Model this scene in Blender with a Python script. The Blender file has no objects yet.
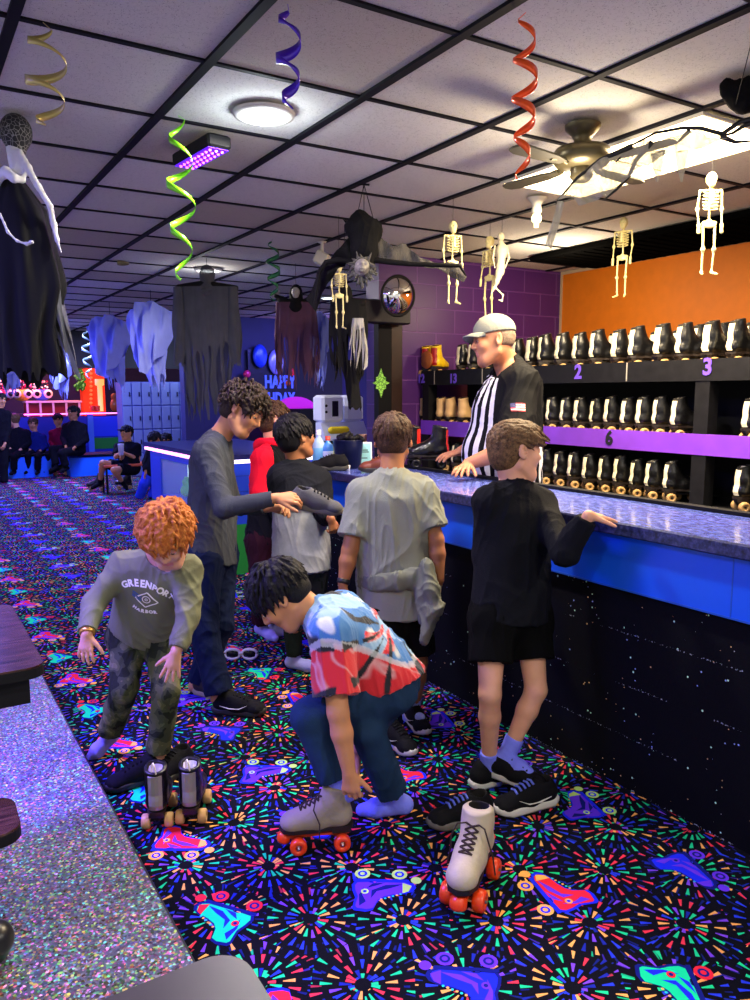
import bpy, math, random
import numpy as np
from mathutils import Vector, Matrix
from mathutils.bvhtree import BVHTree
PI = math.pi
random.seed(7)
rng = np.random.default_rng(7)
col = bpy.context.scene.collection

# ---------------------------------------------------------------- camera frame
FPX, YAW, PITCH, ROLL = 766.75, 0.556973, 0.139833, -0.0034636
CF = np.array([math.sin(YAW)*math.cos(PITCH), math.cos(YAW)*math.cos(PITCH), -math.sin(PITCH)])
_r0 = np.array([math.cos(YAW), -math.sin(YAW), 0.0]); _u0 = np.cross(_r0, CF)
CR = _r0*math.cos(ROLL)+_u0*math.sin(ROLL)
CU = -_r0*math.sin(ROLL)+_u0*math.cos(ROLL)
C0 = np.array([0, 0, 1.5])
def ray(px, py): return CF+CR*(px-375)/FPX-CU*(py-500)/FPX
def P(px, py, d): return C0+ray(px, py)*d
def PZ(px, py, z): d = ray(px, py); return C0+d*(z-1.5)/d[2]
def PX(px, py, x): d = ray(px, py); return C0+d*(x/d[0])
def PY(px, py, y): d = ray(px, py); return C0+d*(y/d[1])
def V(a, b, c):
    v = CR*a+CU*b+CF*c
    return v/np.linalg.norm(v)
def nrm(v): v = np.asarray(v, float); return v/max(1e-9, np.linalg.norm(v))
def A(*v): return np.array(v, float)
def lerp(a, b, t): return np.asarray(a)*(1-t)+np.asarray(b)*t

# ---------------------------------------------------------------- tags, objects
def tag(o, label=None, cat=None, group=None, kind=None):
    if label: o['label'] = label
    if cat: o['category'] = cat
    if group: o['group'] = group
    if kind: o['kind'] = kind
    return o
def thing(name, label, cat, loc=(0, 0, 0), group=None):
    o = bpy.data.objects.new(name, None); col.objects.link(o)
    o.empty_display_size = .05
    o.location = Vector([float(q) for q in loc]); return tag(o, label, cat, group)
def wloc(o):
    v = Vector((0, 0, 0))
    while o is not None: v = v+o.location; o = o.parent
    return v
def link(name, me, parent=None, loc=None):
    """me holds world coordinates; they are made local to the parent, or to loc."""
    o = bpy.data.objects.new(name, me); col.objects.link(o)
    if parent is not None:
        me.transform(Matrix.Translation(-wloc(parent))); o.parent = parent
    elif loc is not None:
        loc = Vector([float(q) for q in loc])
        me.transform(Matrix.Translation(-loc)); o.location = loc
    return o
def copy_tree(o, parent=None):
    c = o.copy(); col.objects.link(c); c.parent = parent
    for ch in list(o.children): copy_tree(ch, c)
    return c

def np_mesh(name, v, faces, mats, mi=None, smooth=True):
    """faces: (n,4) or (n,3) int array"""
    me = bpy.data.meshes.new(name)
    v = np.ascontiguousarray(v, dtype=np.float32); faces = np.ascontiguousarray(faces, dtype=np.int32)
    n, k = faces.shape
    me.vertices.add(len(v)); me.vertices.foreach_set('co', v.ravel())
    me.loops.add(n*k); me.loops.foreach_set('vertex_index', faces.ravel())
    me.polygons.add(n)
    me.polygons.foreach_set('loop_start', np.arange(0, n*k, k, dtype=np.int32))
    if smooth: me.polygons.foreach_set('use_smooth', np.ones(n, dtype=bool))
    for m in (mats if isinstance(mats, (list, tuple)) else [mats]): me.materials.append(m)
    if mi is not None: me.polygons.foreach_set('material_index', np.asarray(mi, dtype=np.int32))
    me.update(calc_edges=True); me.validate()
    return me

class G:
    """collects simple geometry with material indices"""
    def __init__(s): s.v = []; s.f = []; s.m = []; s.sm = []
    def add(s, vs, fs, m=0, smooth=False):
        b = len(s.v); s.v += [tuple(float(c) for c in q) for q in vs]
        for f in fs: s.f.append([b+i for i in f]); s.m.append(m); s.sm.append(smooth)
        return s
    def box(s, a, b, m=0, M=None):
        x0, y0, z0 = a; x1, y1, z1 = b
        vs = [(x, y, z) for z in (z0, z1) for y in (y0, y1) for x in (x0, x1)]
        if M is not None: vs = [tuple(M @ Vector(q)) for q in vs]
        return s.add(vs, [(0, 2, 3, 1), (4, 5, 7, 6), (0, 1, 5, 4), (2, 6, 7, 3), (0, 4, 6, 2), (1, 3, 7, 5)], m)
    def bbox(s, a, b, r=.01, m=0, M=None):
        """box with chamfered vertical and horizontal edges"""
        a = A(*a); b = A(*b); r = min(r, *(abs(b-a)/2.01)); vs = []; 
        for z, i in ((a[2], r), (a[2]+r, 0), (b[2]-r, 0), (b[2], r)):
            x0, x1, y0, y1 = a[0]+i, b[0]-i, a[1]+i, b[1]-i; c = r
            vs += [(x0+c, y0, z), (x1-c, y0, z), (x1, y0+c, z), (x1, y1-c, z), (x1-c, y1, z), (x0+c, y1, z), (x0, y1-c, z), (x0, y0+c, z)]
        if M is not None: vs = [tuple(M @ Vector(q)) for q in vs]
        fs = [tuple(range(7, -1, -1)), tuple(range(24, 32))]
        for k in range(3):
            for i in range(8):
                j = (i+1) % 8; fs.append((k*8+i, k*8+j, k*8+8+j, k*8+8+i))
        return s.add(vs, fs, m)
    def tube(s, pts, rad, m=0, n=8, caps=True, flat=1.0, smooth=True, upv=None):
        pts = [np.asarray(p, float) for p in pts]
        if not hasattr(rad, '__len__'): rad = [rad]*len(pts)
        vs = []; prev = None
        for i, p in enumerate(pts):
            t = nrm(pts[min(i+1, len(pts)-1)]-pts[max(i-1, 0)])
            if prev is None:
                ref = A(0, 0, 1) if upv is None else np.asarray(upv, float)
                if abs(t@ref) > .95: ref = A(1, 0, 0)
                prev = nrm(ref-t*(t@ref))
            else: prev = nrm(prev-t*(t@prev))
            bi = np.cross(t, prev)
            for k in range(n):
                a = 2*PI*k/n
                vs.append(p+prev*math.cos(a)*rad[i]*flat+bi*math.sin(a)*rad[i])
        fs = []
        for i in range(len(pts)-1):
            for k in range(n):
                k2 = (k+1) % n; fs.append((i*n+k, i*n+k2, i*n+n+k2, i*n+n+k))
        s.add(vs, fs, m, smooth)
        if caps:
            s.add(vs[:n], [tuple(range(n-1, -1, -1))], m); s.add(vs[-n:], [tuple(range(n))], m)
        return s
    def lathe(s, prof, c=(0, 0, 0), ax=(0, 0, 1), m=0, n=20, smooth=True):
        ax = nrm(ax); ref = A(1, 0, 0) if abs(ax[0]) < .9 else A(0, 1, 0)
        e1 = nrm(np.cross(ref, ax)); e2 = np.cross(ax, e1); c = np.asarray(c, float); vs = []
        for r, z in prof:
            for k in range(n):
                a = 2*PI*k/n; vs.append(c+ax*z+(e1*math.cos(a)+e2*math.sin(a))*r)
        fs = []
        for i in range(len(prof)-1):
            for k in range(n):
                k2 = (k+1) % n; fs.append((i*n+k, i*n+k2, i*n+n+k2, i*n+n+k))
        s.add(vs, fs, m, smooth)
        if prof[0][0] > 1e-4: s.add(vs[:n], [tuple(range(n-1, -1, -1))], m)
        if prof[-1][0] > 1e-4: s.add(vs[-n:], [tuple(range(n))], m)
        return s
    def prism(s, pts, y0, y1, m=0, o=(0, 0, 0), X=(1, 0, 0), Y=(0, 0, 1), N=(0, 1, 0)):
        """2d outline (counter-clockwise) in X,Y extruded along N"""
        o = np.asarray(o, float); X = A(*X); Y = A(*Y); N = A(*N); n = len(pts)
        vs = [o+X*a+Y*b+N*y0 for a, b in pts]+[o+X*a+Y*b+N*y1 for a, b in pts]
        fs = [tuple(range(n-1, -1, -1)), tuple(range(n, 2*n))]+[(i, (i+1) % n, n+(i+1) % n, n+i) for i in range(n)]
        return s.add(vs, fs, m)
    def mesh(s, name, mats):
        me = bpy.data.meshes.new(name); me.from_pydata(s.v, [], s.f)
        for m in (mats if isinstance(mats, (list, tuple)) else [mats]): me.materials.append(m)
        me.polygons.foreach_set('material_index', s.m); me.polygons.foreach_set('use_smooth', s.sm)
        me.validate(); me.update(); return me
    def build(s, name, mats, parent=None, loc=None): return link(name, s.mesh(name, mats), parent, loc)

# ---------------------------------------------------------------- signed distance modelling
class S:
    def __init__(s, h=.005): s.h = h; s.p = []
    def rc(s, a, b, ra, rb=None, k=.012, cuts=(), op='u'):
        rb = ra if rb is None else rb
        s.p.append(('rc', np.asarray(a, float), np.asarray(b, float), ra, rb, k, cuts, op)); return s
    def sp(s, c, r, k=.012, op='u', cuts=()): return s.rc(c, np.asarray(c, float)+1e-5, r, r, k, cuts, op)
    def el(s, c, R, rad, k=.012, op='u', cuts=()):
        s.p.append(('el', np.asarray(c, float), np.asarray(R, float), np.asarray(rad, float), None, k, cuts, op)); return s
    def bx(s, c, R, half, rnd=.004, k=.004, op='u', cuts=()):
        s.p.append(('bx', np.asarray(c, float), np.asarray(R, float), np.asarray(half, float), rnd, k, cuts, op)); return s
    def limb(s, pts, rad, k=.012, cuts=()):
        for i in range(len(pts)-1): s.rc(pts[i], pts[i+1], rad[i], rad[i+1], k, cuts)
        return s
    def bounds(s, q):
        if q[0] == 'rc':
            lo = np.minimum(q[1]-q[3], q[2]-q[4]); hi = np.maximum(q[1]+q[3], q[2]+q[4])
        elif q[0] == 'el':
            e = np.sqrt(((q[2]*q[3][:, None])**2).sum(0)); lo, hi = q[1]-e, q[1]+e
        else:
            e = (abs(q[2])*q[3][:, None]).sum(0)+q[4]; lo, hi = q[1]-e, q[1]+e
        return lo, hi
    def field(s):
        h = s.h
        bs = [s.bounds(q) for q in s.p]
        ad = [i for i, q in enumerate(s.p) if q[7] == 'u']
        lo = np.min([bs[i][0] for i in ad], 0)-3*h-.01; hi = np.max([bs[i][1] for i in ad], 0)+3*h+.01
        n = np.ceil((hi-lo)/h).astype(int)+1
        F = np.full(n, .5, np.float32)
        for q, (a, b) in zip(s.p, bs):
            k = q[5]; pad = k+3*h
            i0 = np.maximum(((a-pad-lo)/h).astype(int), 0); i1 = np.minimum(((b+pad-lo)/h).astype(int)+2, n)
            if (i1 <= i0).any(): continue
            g = [(lo[d]+h*np.arange(i0[d], i1[d])).astype(np.float32) for d in range(3)]
            X = g[0][:, None, None]; Y = g[1][None, :, None]; Z = g[2][None, None, :]
            if q[0] == 'rc':
                a_, b_, ra, rb = q[1:5]; ab = b_-a_; L2 = ab@ab
                dx, dy, dz = X-a_[0], Y-a_[1], Z-a_[2]
                t = np.clip((dx*ab[0]+dy*ab[1]+dz*ab[2])/max(L2, 1e-12), 0, 1)
                d = np.sqrt((dx-t*ab[0])**2+(dy-t*ab[1])**2+(dz-t*ab[2])**2)-(ra+(rb-ra)*t)
            else:
                dx, dy, dz = X-q[1][0], Y-q[1][1], Z-q[1][2]; R = q[2]
                l = [dx*R[i][0]+dy*R[i][1]+dz*R[i][2] for i in range(3)]
                if q[0] == 'el':
                    r = q[3]
                    k0 = np.sqrt((l[0]/r[0])**2+(l[1]/r[1])**2+(l[2]/r[2])**2)
                    k1 = np.sqrt((l[0]/r[0]**2)**2+(l[1]/r[1]**2)**2+(l[2]/r[2]**2)**2)
                    d = k0*(k0-1)/np.maximum(k1, 1e-6)
                else:
                    w = [abs(l[i])-q[3][i] for i in range(3)]
                    d = np.sqrt(np.maximum(w[0], 0)**2+np.maximum(w[1], 0)**2+np.maximum(w[2], 0)**2)+np.minimum(np.maximum(np.maximum(w[0], w[1]), w[2]), 0)-q[4]
            for pt, nn in q[6]:
                d = np.maximum(d, (X-pt[0])*nn[0]+(Y-pt[1])*nn[1]+(Z-pt[2])*nn[2])
            sl = tuple(slice(i0[d_], i1[d_]) for d_ in range(3)); f = F[sl]
            if q[7] == 'u':
                hh = np.maximum(k-abs(f-d), 0)/max(k, 1e-6); F[sl] = np.minimum(f, d)-hh*hh*k*.25
            else:
                d = -d; hh = np.maximum(k-abs(f-d), 0)/max(k, 1e-6); F[sl] = np.maximum(f, d)+hh*hh*k*.25
        return F, lo
    def mesh_np(s):
        F, lo = s.field(); h = s.h
        ins = F < 0
        c = np.zeros(tuple(np.array(F.shape)-1), np.int8)
        for i in (0, 1):
            for j in (0, 1):
                for k in (0, 1): c += ins[i:F.shape[0]-1+i, j:F.shape[1]-1+j, k:F.shape[2]-1+k]
        act = np.argwhere((c > 0) & (c < 8))
        I, J_, K = act.T
        cor = {(i, j, k): F[I+i, J_+j, K+k] for i in (0, 1) for j in (0, 1) for k in (0, 1)}
        acc = np.zeros((len(act), 3)); cnt = np.zeros(len(act))
        for a in cor:
            for d in range(3):
                if a[d] == 1: continue
                b = list(a); b[d] = 1; b = tuple(b)
                fa, fb = cor[a], cor[b]; m = (fa < 0) != (fb < 0)
                t = np.where(m, fa/np.where(m, fa-fb, 1), 0)
                for e in range(3): acc[:, e] += np.where(m, a[e]+(t if e == d else 0), 0)
                cnt += m
        v = lo+h*(act+acc/cnt[:, None])
        idx = np.full(c.shape, -1, np.int32); idx[I, J_, K] = np.arange(len(act))
        fs = []
        for d in range(3):
            sl0 = [slice(None)]*3; sl1 = [slice(None)]*3
            sl0[d] = slice(0, -1); sl1[d] = slice(1, None)
            x = ins[tuple(sl0)] != ins[tuple(sl1)]
            e1, e2 = (d+1) % 3, (d+2) % 3
            E_ = np.argwhere(x)
            ok = (E_[:, e1] > 0) & (E_[:, e2] > 0) & (E_[:, e1] < c.shape[e1]) & (E_[:, e2] < c.shape[e2])
            E_ = E_[ok]
            def cell(o1, o2):
                q = E_.copy(); q[:, e1] -= o1; q[:, e2] -= o2
                return idx[q[:, 0], q[:, 1], q[:, 2]]
            Q = np.stack([cell(0, 0), cell(1, 0), cell(1, 1), cell(0, 1)], 1)
            w = ins[E_[:, 0], E_[:, 1], E_[:, 2]]
            Q[~w] = Q[~w][:, ::-1]
            fs.append(Q)
        Q = np.concatenate(fs); Q = Q[(Q >= 0).all(1)]
        return v, Q

def vnormals(v, Q):
    n = np.cross(v[Q[:, 2]]-v[Q[:, 0]], v[Q[:, 3]]-v[Q[:, 1]])
    o = np.zeros_like(v)
    for i in range(4): np.add.at(o, Q[:, i], n)
    return o/np.maximum(np.linalg.norm(o, axis=1), 1e-12)[:, None]
def folds(v, f=14., seed=0, stretch=(1, 1, .45)):
    r = np.random.default_rng(seed); o = np.zeros(len(v)); q = v*np.array(stretch)
    for i in range(5):
        k = nrm(r.normal(size=3)); m = nrm(r.normal(size=3)); ff = f*(1+.6*i)
        s_ = 1-abs(np.sin(q@k*ff*1.6+1.9*np.sin(q@m*ff*1.1+r.uniform(0, 6))+r.uniform(0, 6)))
        g_ = .5+.5*np.sin(v@nrm(r.normal(size=3))*f*.9+r.uniform(0, 6))
        o += (2.2*s_**2.2*g_-.45)/(1+.45*i)
    return o/2.2
def noisef(v, f, seed=0):
    r = np.random.default_rng(seed); o = np.zeros(len(v))
    for i in range(7):
        k = nrm(r.normal(size=3)); m = nrm(r.normal(size=3))
        o += np.sin(v@k*f*(1+.3*i)+2*np.sin(v@m*f*.7+r.uniform(0, 6))+r.uniform(0, 6))
    return o/4
def sdf_obj(name, s, mats, parent=None, loc=None, fold=0, ff=14., seed=0, zone=None, extra=None, keep=False, stretch=(1, 1, .45)):
    v, Q = s.mesh_np()
    if fold: v = v+vnormals(v, Q)*(folds(v, ff, seed, stretch)*fold)[:, None]
    if extra is not None: v = extra(v, Q)
    mi = zone(v[Q].mean(1)) if zone is not None else None
    me = np_mesh(name, v, Q, mats, mi)
    if keep: return me, v, Q
    return link(name, me, parent, loc)

# ---------------------------------------------------------------- materials
def c3(c):
    if isinstance(c, str):
        c = tuple(int(c[i:i+2], 16)/255 for i in (0, 2, 4))
        c = tuple((q/12.92 if q <= .04045 else ((q+.055)/1.055)**2.4) for q in c)
    return tuple(c)+(1.,) if len(c) == 3 else tuple(c)
def mat(name, c, rough=.6, metal=0., spec=.5, emit=None, es=1., bump=0., bscale=60., var=0., vscale=12., alpha=None, coat=0., sheen=0., vc=None):
    m = bpy.data.materials.new(name); m.use_nodes = True; nt = m.node_tree; b = nt.nodes['Principled BSDF']
    c = c3(c)
    b.inputs['Base Color'].default_value = c; b.inputs['Roughness'].default_value = rough
    b.inputs['Metallic'].default_value = metal; b.inputs['Specular IOR Level'].default_value = spec
    b.inputs['Coat Weight'].default_value = coat; b.inputs['Sheen Weight'].default_value = sheen
    if emit is not None:
        b.inputs['Emission Color'].default_value = c3(emit); b.inputs['Emission Strength'].default_value = es
    tc = None
    def coord():
        nonlocal tc
        if tc is None: tc = nt.nodes.new('ShaderNodeTexCoord')
        return tc.outputs['Object']
    if var:
        n = nt.nodes.new('ShaderNodeTexNoise'); n.inputs['Scale'].default_value = vscale; n.inputs['Detail'].default_value = 5
        nt.links.new(coord(), n.inputs['Vector'])
        r = nt.nodes.new('ShaderNodeMapRange'); r.inputs[1].default_value = .3; r.inputs[2].default_value = .7
        r.inputs[3].default_value = 1-var; r.inputs[4].default_value = 1+var
        nt.links.new(n.outputs['Fac'], r.inputs[0])
        mx = nt.nodes.new('ShaderNodeVectorMath'); mx.operation = 'SCALE'; mx.inputs[0].default_value = c[:3]
        nt.links.new(r.outputs[0], mx.inputs['Scale']); nt.links.new(mx.outputs[0], b.inputs['Base Color'])
    if vc:
        a = nt.nodes.new('ShaderNodeAttribute'); a.attribute_name = vc; nt.links.new(a.outputs['Color'], b.inputs['Base Color'])
    if bump:
        n = nt.nodes.new('ShaderNodeTexNoise'); n.inputs['Scale'].default_value = bscale; n.inputs['Detail'].default_value = 4
        nt.links.new(coord(), n.inputs['Vector'])
        bp = nt.nodes.new('ShaderNodeBump'); bp.inputs['Strength'].default_value = bump; bp.inputs['Distance'].default_value = .01
        nt.links.new(n.outputs['Fac'], bp.inputs['Height']); nt.links.new(bp.outputs[0], b.inputs['Normal'])
    if alpha is not None: b.inputs['Alpha'].default_value = alpha
    return m
class NT:
    """small expression builder for shader nodes"""
    def __init__(s, m): s.m = m; s.nt = m.node_tree; s.b = s.nt.nodes['Principled BSDF']
    def new(s, t): return s.nt.nodes.new(t)
    def ln(s, a, b): s.nt.links.new(a, b)
    def setin(s, sock, v):
        if isinstance(v, bpy.types.NodeSocket): s.ln(v, sock)
        else: sock.default_value = v
    def m_(s, op, *a):
        n = s.new('ShaderNodeMath'); n.operation = op
        for i, v in enumerate(a): s.setin(n.inputs[i], v)
        return n.outputs[0]
    def vm(s, op, *a, out=0):
        n = s.new('ShaderNodeVectorMath'); n.operation = op
        for i, v in enumerate(a): s.setin(n.inputs[i], v)
        return n.outputs[out]
    def mix(s, f, a, b):
        n = s.new('ShaderNodeMix'); n.data_type = 'RGBA'; s.setin(n.inputs[0], f); s.setin(n.inputs[6], a); s.setin(n.inputs[7], b)
        return n.outputs[2]
    def mixf(s, f, a, b):
        n = s.new('ShaderNodeMix'); s.setin(n.inputs[0], f); s.setin(n.inputs[2], a); s.setin(n.inputs[3], b); return n.outputs[0]
    def pos(s): return s.new('ShaderNodeTexCoord').outputs['Object']
    def sep(s, v): n = s.new('ShaderNodeSeparateXYZ'); s.ln(v, n.inputs[0]); return n.outputs
    def comb(s, x, y, z=0.):
        n = s.new('ShaderNodeCombineXYZ')
        for i, v in enumerate((x, y, z)): s.setin(n.inputs[i], v)
        return n.outputs[0]
    def noise(s, v, scale, detail=2., out='Fac', rough=.5):
        n = s.new('ShaderNodeTexNoise'); s.ln(v, n.inputs['Vector']); n.inputs['Scale'].default_value = scale; n.inputs['Detail'].default_value = detail
        n.inputs['Roughness'].default_value = rough; return n.outputs[out]
    def white(s, v, out='Value'):
        n = s.new('ShaderNodeTexWhiteNoise'); n.noise_dimensions = '3D'; s.ln(v, n.inputs['Vector']); return n.outputs[out]
    def ramp(s, f, stops, const=False):
        n = s.new('ShaderNodeValToRGB'); cr = n.color_ramp
        if const: cr.interpolation = 'CONSTANT'
        while len(cr.elements) < len(stops): cr.elements.new(.5)
        for e, (p, c) in zip(cr.elements, stops): e.position = p; e.color = c3(c)
        s.ln(f, n.inputs[0]); return n.outputs[0]
    def vor(s, v, scale, feature='F1', out='Distance'):
        n = s.new('ShaderNodeTexVoronoi'); n.feature = feature; n.inputs['Scale'].default_value = scale; s.ln(v, n.inputs['Vector']); return n.outputs[out]
    def bump(s, h, st=.3, dist=.005):
        n = s.new('ShaderNodeBump'); n.inputs['Strength'].default_value = st; n.inputs['Distance'].default_value = dist
        s.ln(h, n.inputs['Height']); s.ln(n.outputs[0], s.b.inputs['Normal'])
# ================================================================ camera, world, lights
cd = bpy.data.cameras.new('camera'); cam = bpy.data.objects.new('camera', cd); col.objects.link(cam)
cd.sensor_fit = 'HORIZONTAL'; cd.sensor_width = 36; cd.lens = 36*FPX/750; cd.clip_start = .05; cd.clip_end = 80
cam.matrix_world = Matrix(((CR[0], CU[0], -CF[0], 0), (CR[1], CU[1], -CF[1], 0), (CR[2], CU[2], -CF[2], 1.5), (0, 0, 0, 1)))
sc = bpy.context.scene; sc.camera = cam
sc.view_settings.view_transform = 'Standard'; sc.view_settings.look = 'None'; sc.view_settings.exposure = 0.22; sc.view_settings.gamma = 1
sc.cycles.use_denoising = True; sc.cycles.max_bounces = 6; sc.cycles.transparent_max_bounces = 16; sc.cycles.sample_clamp_indirect = 4
w = bpy.data.worlds.new('world'); sc.world = w; w.use_nodes = True
w.node_tree.nodes['Background'].inputs[0].default_value = (.65, .63, .60, 1); w.node_tree.nodes['Background'].inputs[1].default_value = 1.0
CZ = 2.62
def area(name, loc, size, power, color, aim=None, shape='RECTANGLE', spread=None):
    l = bpy.data.lights.new(name, 'AREA'); l.shape = shape; l.size = size[0]; l.size_y = size[1]; l.energy = power; l.color = color
    if spread: l.spread = spread
    o = bpy.data.objects.new(name, l); col.objects.link(o); o.location = loc
    if aim is not None: o.rotation_euler = (Vector(aim)-Vector(loc)).to_track_quat('-Z', 'Y').to_euler()
    return o
WARM = (1., .80, .52); COOL = (.82, .88, 1.); UV = (.12, .1, 1.); MAG = (.75, .1, 1.)
area('troffer_light', (3.137, 2.67, CZ-.03), (.56, 1.16), 110, WARM)
for x, y, p in ((1.35, 3.0, 34), (2.52, 6.9, 24), (4.43, 8.15, 24), (-.6, .3, 26), (1.35, -.7, 34), (3.2, -.3, 34), (-1.2, 4.2, 14)):
    area('downlight_lamp', (x, y, CZ-.04), (.16, .16), p, (1., .93, .82), shape='DISK')
def bulb(loc, p, c):
    l = bpy.data.lights.new('bulb_lamp', 'POINT'); l.energy = p; l.color = c; l.shadow_soft_size = .06; o = bpy.data.objects.new('bulb_lamp', l); col.objects.link(o); o.location = loc
bulb((2.5, 2.4, CZ-.36), 16, (1., .82, .58)); bulb((1.35, 3.0, CZ-.10), 5, (.85, .95, 1.)); bulb((2.52, 6.9, CZ-.10), 6, (.95, .95, 1.)); bulb((4.4, 4.4, CZ-.35), 22, (1., .8, .55))  # last bulb added with no fitting, to brighten the walls behind the counter
area('led_lamp', (1.32, 3.65, CZ-.10), (.06, .24), 9, (.45, .12, 1.))
area('black_light', (-.45, 3.1, CZ-.06), (.15, .6), 48, (.20, .12, 1.), aim=(-.1, 2.6, .8), spread=1.1)  # extra black light added and narrowed to turn the tabletop violet
# the black-light fixtures of the seating area and of the far hall
area('black_light', (-1.2, 2.9, CZ-.06), (.2, 1.2), 110, UV)
area('black_light', (.3, 8.5, CZ-.06), (.2, 1.2), 110, (.14, .16, 1.))
area('black_light', (2.2, 12.3, CZ-.06), (.2, 1.6), 130, (.14, .16, 1.))
area('black_light', (5.4, 9.2, CZ-.06), (.2, 1.2), 45, (.10, .06, 1.))
area('black_light', (-1.0, 14.5, CZ-.06), (.2, 1.6), 110, (.14, .10, 1.))
area('black_light', (2.0, 16.6, CZ-.1), (.2, 1.6), 60, (.5, .06, .9))

# ================================================================ room shell
# ---- carpet
M_CARPET = mat('black_light_carpet', (.012, .012, .02), rough=.95, spec=.1)
n = NT(M_CARPET); pos = n.pos(); px_, py_, pz_ = n.sep(pos)
def lattice(ox, oy):
    lx = n.m_('MULTIPLY', n.m_('ROUND', n.m_('DIVIDE', n.m_('SUBTRACT', px_, ox), .445)), .445)
    ly = n.m_('MULTIPLY', n.m_('ROUND', n.m_('DIVIDE', n.m_('SUBTRACT', py_, oy), .293)), .293)
    cx = n.m_('ADD', lx, ox); cy = n.m_('ADD', ly, oy)
    dx = n.m_('SUBTRACT', px_, cx); dy = n.m_('SUBTRACT', py_, cy)
    return cx, cy, dx, dy, n.m_('SQRT', n.m_('ADD', n.m_('MULTIPLY', dx, dx), n.m_('MULTIPLY', dy, dy)))
a_ = lattice(.905, 1.52); b_ = lattice(1.1275, 1.666)
near = n.m_('LESS_THAN', b_[4], a_[4])
cx, cy, dx, dy, rr = [n.mixf(near, p, q) for p, q in zip(a_, b_)]
ang = n.m_('ARCTAN2', dy, dx)
def wedges(NS, dr, r0, off, wide):
    sa = n.m_('ADD', n.m_('MULTIPLY', ang, NS/(2*PI)), off)
    sec = n.m_('FLOOR', sa); fa = n.m_('ABSOLUTE', n.m_('SUBTRACT', n.m_('SUBTRACT', sa, sec), .5))
    jit = n.white(n.comb(n.m_('ADD', sec, n.m_('MULTIPLY', cx, 37.1)), n.m_('MULTIPLY', cy, 91.7), off))
    q = n.m_('ADD', n.m_('DIVIDE', rr, dr), jit); ring = n.m_('FLOOR', q); fr = n.m_('SUBTRACT', q, ring)
    arc = n.m_('MULTIPLY', fa, n.m_('MULTIPLY', rr, 2*PI/NS))
    half = n.m_('ADD', .0009, n.m_('MULTIPLY', fr, wide))
    mk = n.m_('LESS_THAN', arc, half)
    for c_ in (n.m_('GREATER_THAN', fr, .14), n.m_('LESS_THAN', fr, .78), n.m_('GREATER_THAN', rr, r0)): mk = n.m_('MULTIPLY', mk, c_)
    cc = n.white(n.comb(n.m_('ADD', sec, n.m_('MULTIPLY', cx, 13.3)), n.m_('ADD', ring, n.m_('MULTIPLY', cy, 71.3)), 3.3+off))
    return mk, cc
PAL = [(0, '1fd98a'), (.22, 'ee3b4e'), (.42, 'ffb35c'), (.55, '2a3fd8'), (.74, '7d46d8'), (.88, '1c2a9c')]
m1, c1 = wedges(21, .050, .022, 0., .0066); m2, c2 = wedges(29, .052, .105, .37, .0040)
m2 = n.m_('MULTIPLY', m2, n.m_('GREATER_THAN', n.white(n.comb(c2, c2, .7)), .25))
base = n.mix(m2, (.003, .003, .007, 1), n.ramp(c2, [(0, '14206c'), (.55, '18b878'), (.62, 'b03048'), (.70, '1a2c90'), (.85, '3a2890')], True))
base = n.mix(m1, base, n.ramp(c1, PAL, True))
n.ln(base, n.b.inputs['Base Color']); n.bump(n.noise(pos, 420., 3.), .5, .003)
CC = [mat('carpet_'+k, v, rough=.95, spec=.1) for k, v in dict(blue='1e2cf0', red='f0283c', green='14e59a', purple='6a35e6', orange='ffb45a', lime='c8f07a', navy='131c78', teal='2ad4d0').items()]
BL, RD, GN, PU, OR, LI, NV, TE = range(1, 9)
g = G(); g.add([(-4, -2, 0), (9, -2, 0), (9, 19.5, 0), (-4, 19.5, 0)], [(0, 1, 2, 3)])
BOOT = [(-6.6, 9.6), (-7.2, 8.6), (-6.6, 4), (-7.6, 1), (-8, -1.6), (-7.2, -3.2), (-3.4, -3.4), (-2.8, -2.9), (-1.2, -2.9), (-.6, -3.4), (8.4, -3.4), (10.2, -2.6), (10.8, -.9), (9.9, .8), (7.6, 2.0), (4.4, 2.7), (1.6, 3.8), (-.2, 5.6), (-1.4, 9.4), (-3.4, 10.1)]
BOOT = BOOT[::-1]
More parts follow.
